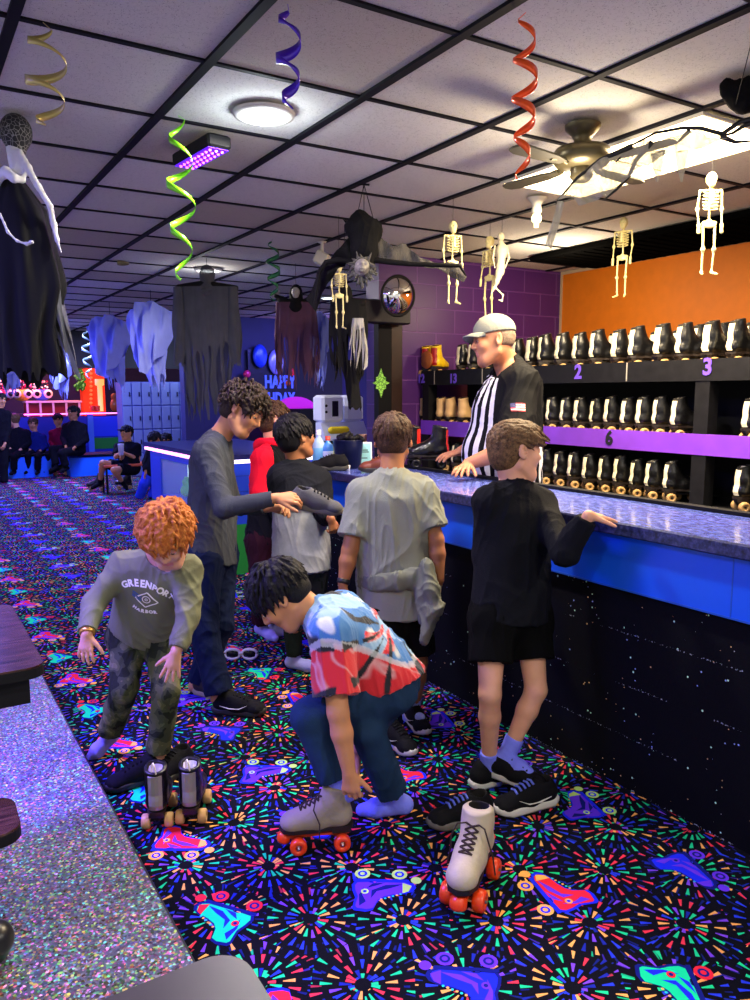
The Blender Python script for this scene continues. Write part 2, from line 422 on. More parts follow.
def dec(cx, cy, rot, flip, sch):
    ca, sa = math.cos(rot), math.sin(rot); s_ = .0100
    def T(pts, z): 
        pts = [(x*s_, y*s_*flip) for x, y in pts]
        if flip < 0: pts = pts[::-1]
        return [(cx+x*ca-y*sa, cy+x*sa+y*ca, z) for x, y in pts]
    def poly(pts, m, z):
        q = T(pts, z); c = (sum(p[0] for p in q)/len(q), sum(p[1] for p in q)/len(q), z)
        g.add(q, [tuple(range(len(q)))], m)
    def disc(x, y, r, m, z, n_=12): poly([(x+r*math.cos(2*PI*i/n_), y+r*math.sin(2*PI*i/n_)) for i in range(n_)], m, z)
    body, trim, whl, swirl = sch
    z = .0006
    poly([(x*1.05, y*1.04-.05) for x, y in BOOT], trim, z)
    poly([(x*.93, y*.93) for x, y in BOOT], body, z+.0004)
    poly([(-8, -4.6), (9, -4.6), (9.5, -3.4), (-8, -3.4)], trim, z+.0006)
    for sw in ([(-5.5, 8), (-5.9, 3), (-4.6, -1), (-4.9, 3), (-3.6, 6)], [(-2.2, 4.5), (-.6, 1.2), (3.6, -.4), (7.4, -2.4), (2, -1.8), (-2.2, .8)], [(-3.8, -.2), (-2, -2.5), (2, -3), (-1, -1.4)]):
        poly(sw[::-1], swirl, z+.0008)
    for x in (-5.4, 6.2): disc(x, -7.2, 2.5, whl, z+.0008); disc(x, -7.2, 1.5, trim, z+.001); disc(x, -7.2, .8, whl, z+.0012)
    disc(11.4, -4.4, 1.7, whl, z+.0008); disc(-4.2, 1.4, 1.2, whl, z+.001); disc(-4.2, 1.4, .6, trim, z+.0012)
    poly([(7.2, -3), (10, -1.6), (9, 1), (7.2, 1.9)][::1], whl, z+.001)
    for i in range(6): disc(.9+i*1.15, 5.0-i*.52, .42, TE if i % 2 else OR, z+.0014, 6)
SCH = [(GN, NV, RD, BL), (RD, BL, OR, PU), (PU, BL, LI, NV), (BL, NV, PU, PU)]
for i in range(-9, 5):
    x0 = .70+.4425*i
    if x0 > 2.2 and False: continue
    for j in range(-3, 38):
        y0 = 1.95+.435*j-(.13 if i % 2 else 0)+.0*j
        k = (2*(i % 2)+(j % 2)) % 4
        if (i, j) in [(3, -1)]: k = 3
        dec(x0, y0, (2.2, -.55, -.6, 2.5)[k]+(0 if (i//2) % 2 == 0 else PI*.6), (1, 1, -1, -1)[(k+i) % 4], SCH[k])
fl = g.build('floor', [M_CARPET]+CC); tag(fl, kind='structure')

# ---- ceiling
M_TILE = mat('acoustic_tile', 'e0ded8', rough=.95, spec=.15)
n = NT(M_TILE); pos = n.pos(); x_, y_, z_ = n.sep(pos)
tx = n.m_('FLOOR', n.m_('DIVIDE', n.m_('SUBTRACT', x_, 1.002), .61)); ty = n.m_('FLOOR', n.m_('DIVIDE', n.m_('SUBTRACT', y_, 2.061), .61))
tv = n.white(n.comb(tx, ty, .5))
tile = n.ramp(tv, [(0, 'cfcdc6'), (.45, 'c8c4ba'), (.72, 'b8b0a2'), (.9, 'd6d4ce')], True)
pits = n.m_('LESS_THAN', n.vor(pos, 95.), .17); sel = n.m_('GREATER_THAN', n.noise(pos, 60.), .47)
pit = n.m_('MULTIPLY', pits, sel)
worm = n.m_('LESS_THAN', n.m_('ABSOLUTE', n.m_('SUBTRACT', n.noise(pos, 46., 3.), .5)), .004)
tile = n.mix(n.m_('MULTIPLY', n.m_('MAXIMUM', pit, worm), .75), tile, (.12, .11, .10, 1))
n.ln(tile, n.b.inputs['Base Color']); n.bump(n.m_('SUBTRACT', n.noise(pos, 130., 4.), n.m_('MULTIPLY', pit, .6)), .35, .004)
M_GRID = mat('black_grid_metal', (.006, .006, .010), rough=.7, spec=.15)
g = G(); g.add([(-4, -2, CZ), (-4, 19.5, CZ), (9, 19.5, CZ), (9, -2, CZ)], [(0, 1, 2, 3)])
for i in range(-14, 14):
    x = 1.002+.61*i
    if -4 < x < 9: g.box((x-.017, -2, CZ-.012), (x+.017, 19.5, CZ+.001), 1)
for j in range(-9, 30):
    y = 2.061+.61*j
    if -2 < y < 19.5: g.box((-4, y-.011, CZ-.008), (9, y+.011, CZ+.001), 1)
tag(g.build('ceiling', [M_TILE, M_GRID]), kind='structure')

# ---- walls
def block_mat(name, colr, dark, jx, jz=.2, lw=.4, rough=.45, axis='x', off=0.):
    m = mat(name, colr, rough=rough); n = NT(m); pos = n.pos(); x, y, z = n.sep(pos)
    h = x if axis == 'x' else y
    br = n.new('ShaderNodeTexBrick'); n.ln(n.comb(n.m_('ADD', h, off), z), br.inputs['Vector']); br.inputs['Scale'].default_value = 1
    br.inputs['Brick Width'].default_value = lw; br.inputs['Row Height'].default_value = jz; br.inputs['Mortar Size'].default_value = .006
    br.inputs['Mortar Smooth'].default_value = .3
    br.inputs['Color1'].default_value = c3(colr); br.inputs['Color2'].default_value = c3(colr); br.inputs['Mortar'].default_value = c3(dark)
    n.ln(br.outputs['Color'], n.b.inputs['Base Color'])
    n.bump(n.m_('ADD', n.m_('MULTIPLY', n.noise(pos, 70., 4.), .25), n.m_('SUBTRACT', 1., br.outputs['Fac'])), .6, .006); return m
M_PURW = block_mat('purple_block', '4c2070', '6a3c8c', 0)
M_ORW = mat('orange_paint', 'e47a00', rough=.6, bump=.08, bscale=30, var=.05)
M_NAVY = mat('navy_paint', '141a5c', rough=.6, var=.15, vscale=3); M_BLK = mat('black_paint', (.006, .006, .008), rough=.6, bump=.05, spec=.15)
def wall(name, a, b, m): g = G(); g.box(a, b); return tag(g.build(name, m), kind='structure')
WY = 5.42
wall('wall_purple', (3.42, WY, 0), (5.62, WY+.2, CZ-.001), M_PURW)
wall('wall_orange', (5.47, -1.9, 0), (5.62, WY-.001, CZ-.001), M_ORW)
g = G(); g.box((5.452, WY-.018, 1.2), (5.469, WY-.001, CZ-.002)); g.box((5.452, -1.9, CZ-.03), (5.469, WY-.019, CZ-.002)); tag(g.build('trim_1', mat('cream_trim', 'c8b090', rough=.5)), kind='structure')
wall('wall_navy', (3.6, 11.0, 0), (9, 11.2, CZ-.001), M_NAVY)
wall('wall_back', (-4, 19.3, 0), (9, 19.45, CZ-.001), mat('far_wall', '1a1c58', rough=.7))
wall('wall_soffit', (2.2, 14.9, 1.96), (9, 15.4, CZ-.001), mat('soffit_paint', '14101e', rough=.6))


# black vent strip in the ceiling in front of the orange wall
g = G(); g.bbox((4.56, 2.3, CZ-.05), (5.36, 4.9, CZ-.009), .01)
for k in range(24): g.box((4.6, 2.4+k*.102, CZ-.058), (5.32, 2.43+k*.102, CZ-.05))
tag(g.build('return_air_grille', mat('matte_black', (.003, .003, .003), rough=1., spec=0.), loc=(4.96, 3.6, CZ-.009)), 'long black grille set in the ceiling along the orange wall', 'ceiling grille')

# ---- black post and header at the end of the purple wall
g = G(); g.box((3.37, WY-.07, 0), (3.495, WY-.001, 2.12)); g.build('pillar_front', M_BLK)
o = bpy.data.objects['pillar_front']; o.name = 'pillar'; tag(o, 'black square pillar at the left end of the purple wall', 'pillar')
g = G(); g.bbox((3.497, WY-.06, .0), (3.615, WY-.001, 2.1), .008); tag(g.build('door_frame', mat('dark_brown_wood', '2a1208', rough=.5, var=.3), loc=(3.6, WY-.03, 0)), 'dark brown wooden door jamb between black pillar and shoe rack', 'door frame')

# ================================================================ rental counter
M_SPK = mat('speckled_black_block', (.002, .002, .004), rough=.75, spec=.12)
n = NT(M_SPK); pos = n.pos(); x, y, z = n.sep(pos)
v2 = n.comb(y, z, 0.)
vo = n.new('ShaderNodeTexVoronoi'); vo.inputs['Scale'].default_value = 42; n.ln(n.comb(y, z, 0.), vo.inputs['Vector'])
dots = n.m_('LESS_THAN', vo.outputs['Distance'], n.m_('MULTIPLY', n.white(vo.outputs['Position']), .17))
dots = n.m_('MULTIPLY', dots, n.m_('GREATER_THAN', n.noise(v2, 5., 4.), .50))
zz = n.m_('FRACT', n.m_('DIVIDE', z, .2)); joint = n.m_('LESS_THAN', zz, .03)
jl = n.m_('MULTIPLY', joint, n.m_('GREATER_THAN', n.noise(v2, 150., 3.), .60)); jl = n.m_('MULTIPLY', jl, n.m_('GREATER_THAN', n.noise(v2, 3., 2.), .47))
base = n.mix(dots, (.002, .002, .005, 1), n.ramp(n.white(vo.outputs['Position'], 'Value'), [(0, 'ffffff'), (.4, 'ffc890'), (.7, '9fb4ff'), (.85, 'c8ffe0')], True))
base = n.mix(n.m_('MULTIPLY', jl, .6), base, (.7, .75, .95, 1))
n.ln(base, n.b.inputs['Base Color']); n.bump(n.m_('SUBTRACT', n.m_('MULTIPLY', n.noise(pos, 90., 4.), .3), joint), .5, .006)
M_LAM = mat('blue_laminate', '2c3a7c', rough=.22, coat=.3)
n = NT(M_LAM); pos = n.pos(); m_ = n.new('ShaderNodeMapping'); m_.inputs['Scale'].default_value = (1, .45, 1); n.ln(pos, m_.inputs[0])
f1 = n.noise(m_.outputs[0], 55., 6., rough=.7); n.ln(n.ramp(f1, [(.3, '232c6c'), (.47, '4656b0'), (.58, '6c7ad0'), (.72, 'a4aae4')]), n.b.inputs['Base Color'])
M_LAME = mat('blue_laminate_edge', '23264a', rough=.3)
n = NT(M_LAME); pos = n.pos(); n.ln(n.ramp(n.noise(pos, 60., 6., rough=.7), [(.35, '10122c'), (.5, '262b5c'), (.68, '4b4c86')]), n.b.inputs['Base Color'])
M_BLUE = mat('bright_blue_paint', '0c58f0', rough=.35, bump=.03, bscale=40); M_BLUED = mat('blue_paint', '1240c8', rough=.4)
CY0, CY1 = -1.2, 4.32
ct = thing('service_counter', 'long blue topped rental counter with black speckled block front', 'counter', (2.4, 2.4, 0))
g = G(); g.box((2.26, CY0, 0), (2.50, CY1, 1.0)); g.build('block_front', M_SPK, ct)
g = G(); g.box((2.225, CY0, .775), (2.262, CY1, .985))
g.build('blue_fascia', M_BLUE, ct)
g = G(); 
for yy in (.2, 1.42, 2.64, 3.86, 5.08): g.box((2.2235, yy-.002, .776), (2.226, yy+.002, .984))
g.box((2.2225, CY0, .775), (2.226, CY1, .781))
g.build('fascia_joint', mat('joint_blue', '1a52c8', rough=.4), ct)
g = G(); g.bbox((2.17, CY0, .985), (2.70, CY1+.05, 1.035), .006)
me = g.mesh('countertop', [M_LAM, M_LAME])
for p in me.polygons: p.material_index = 0 if p.normal.z > .9 else 1
link('countertop', me, ct)
g = G(); g.box((2.655, CY0, 1.0355), (2.70, 4.32, 1.05)); g.build('back_lip', M_BLK, ct)

# ================================================================ blue and green game counter (behind the teenager)
X0, YN, YF = 2.2, 5.9, 7.9
M_GRN = mat('green_paint', '0a7a2e', rough=.5); M_PINKL = mat('pink_neon', 'ffffff', emit='ff8ad8', es=3.0); M_WHL = mat('white_strip_light', 'ffffff', emit='ffe9ff', es=2.2)
M_TOPD = mat('dark_blue_top', '1c2468', rough=.3)
dc = thing('display_counter', 'blue and green prize counter with glass window and pink light strip', 'counter', (3.2, 7.6, 0))
g = G(); g.box((X0, YN, 0), (3.15, YF, .42)); g.build('green_base', M_GRN, dc)
g = G(); g.box((X0+.0, YN, .42), (3.15, YN+.05, .96)); g.box((X0+.3, YN+.05, .42), (3.15, YF, .94)); g.box((X0, YN+.05, .42), (X0+.3, YN+.18, .96)); g.box((X0, YF-.35, .42), (X0+.3, YF, .96))
g.box((X0, YN+.18, .42), (X0+.3, YF-.35, .50)); g.box((X0, YN+.18, .86), (X0+.3, YF-.35, .96)); g.build('blue_panel', M_BLUED, dc)
g = G(); g.box((X0-.05, YN-.05, .96), (3.15, YF+.05, 1.0)); g.build('top', M_TOPD, dc)
g = G(); g.box((X0-.056, YN-.02, .93), (X0-.001, YF, .955)); g.build('light_strip', M_PINKL, dc)
g = G(); g.box((X0-.0, YN-.056, .93), (3.15, YN-.001, .955)); g.build('near_light_strip', M_WHL, dc)
g = G(); g.box((X0+.01, YN+.18, .50), (X0+.02, YF-.35, .86)); gl = g.build('glass', mat('display_glass', 'e8ffff', rough=.05, alpha=.16), dc)
g = G(); g.box((X0+.27, YN+.18, .501), (X0+.29, YF-.35, .859)); g.build('lit_back', mat('case_back', 'c8e8e0', rough=.6, emit='b8e0d8', es=.9), dc)
g = G()
for k in range(3): g.box((X0-.001, YN-.003, .56+k*.13), (3.15, YN+.001, .563+k*.13))
g.build('panel_seam', mat('seam', '0a2470', rough=.6), dc)
TOY = ['e8483c', 'ffd24a', '3cc8d8', 'f07ab8', '5ad05a', 'f0f0f0', 'e88a30']
for k in range(5):
    y = YN+.36+k*.24; s = S(.008); c = A(X0+.15, y, .56+.0*(k % 3)); r_ = .05+.012*(k % 3)
    s.sp(c+A(0, 0, r_-.06), r_); s.sp(c+A(0, 0, 2*r_-.04), r_*.7); s.sp(c+A(0, .03, 2.6*r_-.04), r_*.28); s.sp(c+A(0, -.03, 2.6*r_-.04), r_*.28)
    tag(sdf_obj('small_toy', s, mat('toy_'+str(k), TOY[k % 7], rough=.8), loc=c-A(0, 0, .06)), ['red', 'yellow', 'cyan', 'pink', 'green', 'white', 'orange', 'red', 'yellow'][k]+' small round toy inside the lit display window', 'toy', 'toys in the display window')

# ================================================================ glitter platform and tables at the left
M_GLIT = mat('glitter_floor', '8080a8', rough=.35)
n = NT(M_GLIT); pos = n.pos(); vo = n.new('ShaderNodeTexVoronoi'); vo.inputs['Scale'].default_value = 165; n.ln(pos, vo.inputs['Vector'])
hue = n.new('ShaderNodeCombineColor'); hue.mode = 'HSV'; n.ln(n.white(vo.outputs['Position']), hue.inputs[0]); hue.inputs[1].default_value = .78
n.ln(n.m_('ADD', .05, n.m_('MULTIPLY', n.m_('POWER', n.white(n.vm('ADD', vo.outputs['Position'], (3., 1., 2.))), 2.4), 1.0)), hue.inputs[2])
grey = n.mix(n.m_('GREATER_THAN', n.white(n.vm('ADD', vo.outputs['Position'], (7., 5., 1.))), .62), hue.outputs[0], (.10, .10, .17, 1))
n.ln(grey, n.b.inputs['Base Color'])
cn = n.new('ShaderNodeTexWhiteNoise'); n.ln(vo.outputs['Position'], cn.inputs['Vector'])
jn = n.vm('NORMALIZE', n.vm('ADD', n.vm('SCALE', n.vm('SUBTRACT', cn.outputs['Color'], (.5, .5, .5))), (0., 0., 1.)))
for nd in n.nt.nodes:
    if nd.type == 'VECT_MATH' and nd.operation == 'SCALE': nd.inputs['Scale'].default_value = .55
geo = n.new('ShaderNodeNewGeometry')
n.ln(jn, n.b.inputs['Normal']); n.b.inputs['Metallic'].default_value = .15
M_RUB = mat('black_rubber', (.006, .006, .008), rough=.6, spec=.2)
PE = .515; PH = .15
g = G(); g.bbox((-3.9, -1.95, .0005), (PE, 4.75, PH), .008)
me = g.mesh('raised_platform', [M_GLIT, mat('platform_side', '202030', rough=.6)])
for p in me.polygons: p.material_index = 0 if p.normal.z > .9 else 1
tag(link('raised_platform', me, None, (-2, 1, 0)), 'low raised platform covered in multicoloured glitter along the carpet edge', 'platform')
M_WOOD = mat('wood_laminate', '4a2a26', rough=.25, coat=.5)
n = NT(M_WOOD); pos = n.pos(); mp = n.new('ShaderNodeMapping'); mp.inputs['Scale'].default_value = (1, 9, 9); n.ln(pos, mp.inputs[0])
n.ln(n.ramp(n.noise(mp.outputs[0], 9., 5.), [(.3, '1c0e0c'), (.5, '3c221e'), (.7, '5c3a32')]), n.b.inputs['Base Color'])
def table(label, x1, y0, y1, z, cat='table', width=.75, thick=.03, apron=.1, name='laminate_table', m=None):
    t = thing(name, label, cat, (x1-width/2, (y0+y1)/2, PH))
    pts = []; r = .045; xs, ys = (x1-width, x1), (y0, y1)
    for cx_, cy_, a0 in ((xs[1]-r, ys[1]-r, 0), (xs[0]+r, ys[1]-r, 90), (xs[0]+r, ys[0]+r, 180), (xs[1]-r, ys[0]+r, 270)):
        for k in range(7): a = math.radians(a0+15*k); pts.append((cx_+r*math.cos(a), cy_+r*math.sin(a)))
    g = G(); g.prism(pts, z-.005, z, 0, X=(1, 0, 0), Y=(0, 1, 0), N=(0, 0, 1)); g.build('tabletop', m or M_WOOD, t)
    g = G(); g.prism([(p[0]+(p[0]-x1+width/2)*.004, p[1]) for p in pts], z-thick, z-.0052, 0, X=(1, 0, 0), Y=(0, 1, 0), N=(0, 0, 1)); g.build('edge_band', M_RUB, t)
    g = G(); g.box((xs[0]+.04, y0+.04, z-thick-apron), (x1-.035, y1-.04, z-thick-.0005)); g.build('apron', M_RUB, t)
    g = G(); g.lathe([(.03, 0), (.03, z-thick-apron-.02-PH)], (x1-width/2, (y0+y1)/2, PH+.015)); g.build('pedestal', M_RUB, t)
    g = G(); fr_ = .2 if cat == 'table' else .11; g.lathe([(fr_, 0), (fr_-.01, .012), (.05, .02)], (x1-width/2, (y0+y1)/2, PH)); g.build('foot_plate', M_RUB, t)
    return t
table('purple lit wood grain table with rounded corner, left of the red-haired boy', .272, 1.99, 2.66, .83, apron=.075)
table('grey brown wood table at the bottom edge of the photo', .307, .05, .815, .83, m=mat('grey_wood', '38323a', rough=.35, var=.3, vscale=6))
table('small dark wood seat board below the purple lit table', .165, 1.69, 1.86, .58, 'seat', .4, .03, .0, 'bench_seat')
s = S(.004); c = PZ(-6, 940, .2)+A(0, 0, .0)
s.rc(c, c+A(-.06, -.03, 0), .045); s.rc(c+A(0, 0, -.03), c+A(-.12, -.05, -.03), .03); s.rc(c+A(-.1, -.04, 0), c+A(-.12, -.05, .12), .045)
tag(sdf_obj('black_shoe', s, mat('shiny_black', (.012, .012, .014), rough=.3), loc=(c[0], c[1], PH)), 'black shoe toe poking in at the left edge on the glitter platform', 'shoe')
# ================================================================ skates
M_BL_LEATHER = mat('black_leather', (.004, .004, .005), rough=.30, bump=.45, bscale=38, coat=.15, spec=.4)
M_STRIPE = mat('cream_stripe', 'f4ecc8', rough=.5); M_TAN = mat('tan_urethane', 'd2a468', rough=.5); M_PLATE = mat('dark_plate', (.02, .02, .022), rough=.35, metal=.6)
M_TANL = mat('tan_leather', 'd8b07a', rough=.5, bump=.2); M_YEL = mat('yellow_leather', 'f0c818', rough=.4); M_REDL = mat('red_leather', 'b01818', rough=.4)
M_CREAM = mat('cream_leather', 'bcae94', rough=.5, bump=.15, bscale=90, var=.06); M_GREYL = mat('grey_suede', '958878', rough=.75, bump=.2, var=.08)
M_ORWH = mat('orange_urethane', 'f0420e', rough=.35, coat=.3); M_SOLE = mat('brown_sole', '1c120e', rough=.5); M_LACE = mat('brown_lace', '2c1c16', rough=.85)
M_STEEL = mat('steel', 'a8a8b0', rough=.3, metal=1.); M_DARKIN = mat('boot_lining', '14100e', rough=.9)
def boot_sdf(h, open_=True, tall=.26, tr=.046):
    s = S(h); I = np.eye(3); cb = ((A(0, 0, .082), A(0, 0, -1)),)
    s.rc((-.068, 0, .112), (.02, 0, .108), .038, .041, .02, cb); s.rc((.02, 0, .106), (.098, 0, .099), .042, .039, .02, cb)
    s.el((.102, 0, .1), I, (.045, .042, .032), .015, cuts=cb)
    ct_ = ((A(0, 0, tall), A(-.12, 0, 1)),)
    s.rc((-.062, 0, .12), (-.060, 0, .19), .042, .038, .02); s.rc((-.060, 0, .19), (-.066, 0, tall+.03), .038, tr, .02, ct_)
    s.rc((-.045, 0, .17), (.055, 0, .118), .036, .034, .03)
    s.rc((-.03, 0, .16), (-.045, 0, .25), .030, min(.032, tr-.01), .03, ct_)
    if open_: s.rc((-.060, 0, .17), (-.064, 0, .4), .026 if tr > .04 else .018, tr-.006, .004, op='s')
    return s
def make_skate(label, boot_m, wheel_m, stripe=None, laces=False, h=.004, group=None, loop=False, name='roller_skate', open_=True, tongue=None, tr=.046, tall=.26):
    t = thing(name, label, 'roller skate', (0, 0, 0), group)
    me, v, Q = sdf_obj('boot', boot_sdf(h, open_, tall=tall, tr=tr), [boot_m, M_DARKIN], keep=True,
                       zone=lambda c: ((abs(c[:, 0]+.064) < .036) & (abs(c[:, 1]) < .033) & (c[:, 2] < tall+.002) & (c[:, 2] > .15) & (((c[:, 0]+.062)/.0385)**2+(c[:, 1]/.0355)**2 < 1)).astype(int))
    bt = link('boot', me, t)
    g = G(); out = [(-.108, -.024), (-.112, 0), (-.108, .024), (-.08, .036), (-.02, .033), (.04, .042), (.1, .044), (.136, .03), (.150, 0), (.136, -.03), (.1, -.044), (.04, -.042), (-.02, -.033), (-.08, -.036)][::-1]
    g.prism(out, .072, .085, 0, Y=(0, 1, 0), N=(0, 0, 1)); g.box((-.10, -.03, .058), (-.035, .03, .073)); g.build('sole', M_SOLE, t)
    g = G(); g.box((-.095, -.022, .05), (.125, .022, .0585))
    for x in (-.068, .085): g.tube([(x, -.06, .031), (x, .06, .031)], .0055); g.tube([(x-.012, 0, .052), (x, 0, .030)], [.018, .010])
    pl = g.build('plate', M_PLATE if wheel_m is not M_ORWH else mat('orange_plate', 'c8400c', rough=.4), t)
    for x in (-.068, .085):
        for y in (-.045, .045):
            g = G(); sg = 1 if y > 0 else -1
            g.lathe([(.011, -.017), (.024, -.017), (.029, -.012), (.030, 0), (.029, .012), (.024, .017), (.012, .016), (.011, .010), (0, .010)], (x, y, .030), (0, sg, 0), n=20)
            w_ = g.build('wheel', wheel_m, t)
            if laces: g = G(); g.lathe([(.010, .0105), (.010, .0125), (.004, .0125), (.004, .02), (0, .02)], (x, y, .030), (0, sg, 0), n=12); g.build('bearing', M_STEEL, w_)
    if laces:
        g = G(); g.lathe([(0, 0), (.02, 0), (.024, .006), (.024, .026), (.016, .034)], (.138, 0, .028), (-.25, 0, 1), n=16); g.build('toe_stop', wheel_m, t)
    if stripe is not None:
        bv_ = BVHTree.FromPolygons([tuple(q) for q in v], [tuple(int(i) for i in q) for q in Q])
        g = G(); nx = 9; vs = []
        for i in range(nx):
            z = .092+i*(.254-.092)/(nx-1)
            for yy in (-.027, -.014, 0, .014, .027):
                hh = bv_.ray_cast(Vector((-.3, yy, z)), Vector((1, 0, 0))); vs.append(((hh[0].x if hh[0] else -.1)-.0035, yy, z))
        vs += [(x+.006, y, z) for x, y, z in vs]
        k = nx*5; fs = [(i*5+j, i*5+j+1, i*5+j+6, i*5+j+5) for i in range(nx-1) for j in range(4)]; fs += [tuple(q+k for q in f[::-1]) for f in fs]
        per = [0, 1, 2, 3, 4]+[5*i+4 for i in range(1, nx)]+[5*(nx-1)+j for j in (3, 2, 1, 0)]+[5*i for i in range(nx-2, 0, -1)]
        fs += [(per[i], per[(i+1) % len(per)], per[(i+1) % len(per)]+k, per[i]+k) for i in range(len(per))]
        g.add(vs, fs); g.build('heel_stripe', stripe, t)
    if loop:
        g = G(); g.tube([(-.112, -.008, .25), (-.125, -.006, .285), (-.122, 0, .302), (-.110, .006, .29), (-.106, .008, .26)], .003); g.build('pull_loop', M_STRIPE, t)
    if laces:
        g = G(); prof = [(.072, .147), (.057, .155), (.042, .163), (.027, .171), (.013, .182), (.002, .196)]
        bv = BVHTree.FromPolygons([tuple(q) for q in v], [tuple(int(i) for i in q) for q in Q])
        ey = []
        for x, z in prof:
            row = []
            for sy in (-.019, .019):
                o_ = Vector((x+.15, sy, z+.15)); hh = bv.ray_cast(o_, Vector((-1, 0, -1)).normalized()); p = hh[0] if hh[0] else Vector((x, sy, z)); row.append(np.array(p)+A(.002, 0, .002))
            ey.append(row)
        for i in range(len(ey)-1):
            for a, b in ((ey[i][0], ey[i+1][1]), (ey[i][1], ey[i+1][0])): m_ = (a+b)/2+A(.003, 0, .004); g.tube([a, m_, b], .0032, n=6)
        for a, b in ey[:1]: g.tube([a, (a+b)/2+A(.003, 0, .003), b], .0024, n=6)
        for s_ in (-1, 1): p = ey[-1][0 if s_ < 0 else 1]; g.tube([p, p+A(.02, s_*.02, .004), p+A(.03, s_*.035, -.03), p+A(.01, s_*.042, -.08), p+A(.012, s_*.05, -.13)], .0024, n=6)
        g.build('laces', M_LACE, t)
    return t

M_TAND = mat('dark_tan_urethane', 'b08c58', rough=.6)  # darker tan than the other urethane wheels
rack_black = make_skate('x', M_BL_LEATHER, M_TAND, M_STRIPE, h=.006, tr=.033)
def place(src, first, loc, rz=0, label=None, group=None, scale=1):
    o = src if first else copy_tree(src)
    o.location = Vector([float(q) for q in loc]); o.rotation_euler = (0, 0, rz); o.scale = (scale,)*3
    if label: o['label'] = label
    if group: o['group'] = group
    return o

# ================================================================ shoe rack
RX = 3.8; RY0, RY1 = .6, 5.36
M_BLKB = mat('black_board', (.007, .007, .009), rough=.55, spec=.2, var=.3, vscale=20); M_PURB = mat('purple_board', '7a3ad0', rough=.45, var=.08, vscale=9)
M_NUMP = mat('purple_numeral', '6a4ad8', rough=.5); M_NUMB = mat('black_numeral', (.01, .01, .014), rough=.5)
rk = thing('skate_rack', 'long black and purple shelf rack full of rental skates', 'shelf rack', (RX+.3, 3.0, 0))
g = G(); g.box((RX, RY0, 1.555), (RX+.02, RY1, 1.675)); g.build('top_fascia', M_BLKB, rk)
g = G(); g.box((RX+.021, RY0, 1.605), (RX+.75, RY1, 1.625)); g.build('top_shelf', mat('worn_board', '5a4a3c', rough=.6, var=.3), rk)
g = G(); g.box((RX, RY0, 1.145), (RX+.02, RY1, 1.262)); g.build('purple_fascia', M_PURB, rk)
g = G(); g.box((RX+.021, RY0, 1.200), (RX+.499, RY1, 1.220)); g.build('middle_shelf', M_BLKB, rk)
g = G(); g.box((RX-.06, RY0, .83), (RX+.5, RY1, .85)); g.build('lower_shelf', M_BLKB, rk)
g = G(); g.box((RX-.06, RY0, .50), (RX-.04, RY1, .83)); g.build('lower_fascia', M_PURB, rk)
g = G(); g.box((RX+.5, RY0, 0), (RX+.52, RY1, 1.604)); g.build('back_panel', mat('black_back', (.004, .004, .005), rough=.9), rk)
for yy in (1.4, 2.68, 5.30):
    g = G(); g.box((RX+.005, yy-.045, 0), (RX+.09, yy+.045, 1.555)); g.build('post', M_BLKB, rk)
for yy in (2.0, 3.2, 4.56, 5.17):
    g = G(); g.box((RX-.002, yy-.004, 1.56), (RX+.001, yy+.004, 1.672)); g.build('joint', mat('pale_joint', '9a948c', rough=.6), rk)
def text_mesh(txt, size, mats, ext=.002, bevel=0., align='CENTER', sx=1.0, spacing=1.0):
    c = bpy.data.curves.new('txt', 'FONT'); c.body = txt; c.size = size; c.extrude = ext; c.align_x = align; c.align_y = 'CENTER'; c.offset = bevel; c.space_character = spacing
    c.resolution_u = 3
    o = bpy.data.objects.new('txt', c); col.objects.link(o); bpy.context.view_layer.update()
    me = bpy.data.meshes.new_from_object(o.evaluated_get(bpy.context.evaluated_depsgraph_get())); bpy.data.objects.remove(o); bpy.data.curves.remove(c)
    me.transform(Matrix.Diagonal((sx, 1, 1, 1))); me.materials.clear()
    for m in (mats if isinstance(mats, list) else [mats]): me.materials.append(m)
    return me
def place_text(me, name, o, X, Y, parent=None, loc=None):
    X = Vector(X).normalized(); Y = Vector(Y).normalized(); N = X.cross(Y)
    M = Matrix((( X.x, Y.x, N.x, o[0]), (X.y, Y.y, N.y, o[1]), (X.z, Y.z, N.z, o[2]), (0, 0, 0, 1)))
    me.transform(M); return link(name, me, parent, loc)
for txt, px, py, m, sz in (('12', 421, 379, M_NUMP, .10), ('13', 453, 379, M_NUMP, .10), ('2', 578, 372.5, M_NUMP, .125), ('3', 707.5, 367.5, M_NUMP, .125), ('6', 609, 438.5, M_NUMB, .12)):
    p = PX(px, py, RX-.003)
    place_text(text_mesh(txt, sz, m, .0015, .004, sx=1.0), 'numeral', p, (0, -1, 0), (0, 0, 1), rk)
# skates on the shelves (the heel looks out into the room)
used = False
r_ = random.Random(3)
def row(x, z, ys, label, group, rz=-.55, rs=.10, s0=.90, s1=.97):
    global used
    for y in ys:
        place(rack_black, not used, (x+r_.uniform(-.012, .012), y, z), rz+r_.uniform(-rs, rs), label, group, r_.uniform(s0, s1)); used = True
def yrow(y0, y1, st, skip=()): 
    o = []; y = y0
    while y < y1:
        if not any(abs(y-q) < .085 for q in skip): o.append(y)
        y += st
    return o
posts = (1.4, 2.58, 4.0, 5.30)
row(RX+.14, 1.221, yrow(1.64, 2.58, .128, posts), 'black rental skate with pale heel stripe, middle shelf right of the post nearest the camera', 'rental skates, middle shelf right bay')
row(RX+.14, 1.221, yrow(2.85, 4.55, .128, ()), 'black rental skate with pale heel stripe on the middle shelf above the purple board', 'rental skates, middle shelf')
row(RX+.10, .851, yrow(1.64, 2.58, .128, posts), 'black rental skate with pale heel stripe, lower shelf right of the post', 'rental skates, lower shelf right bay')
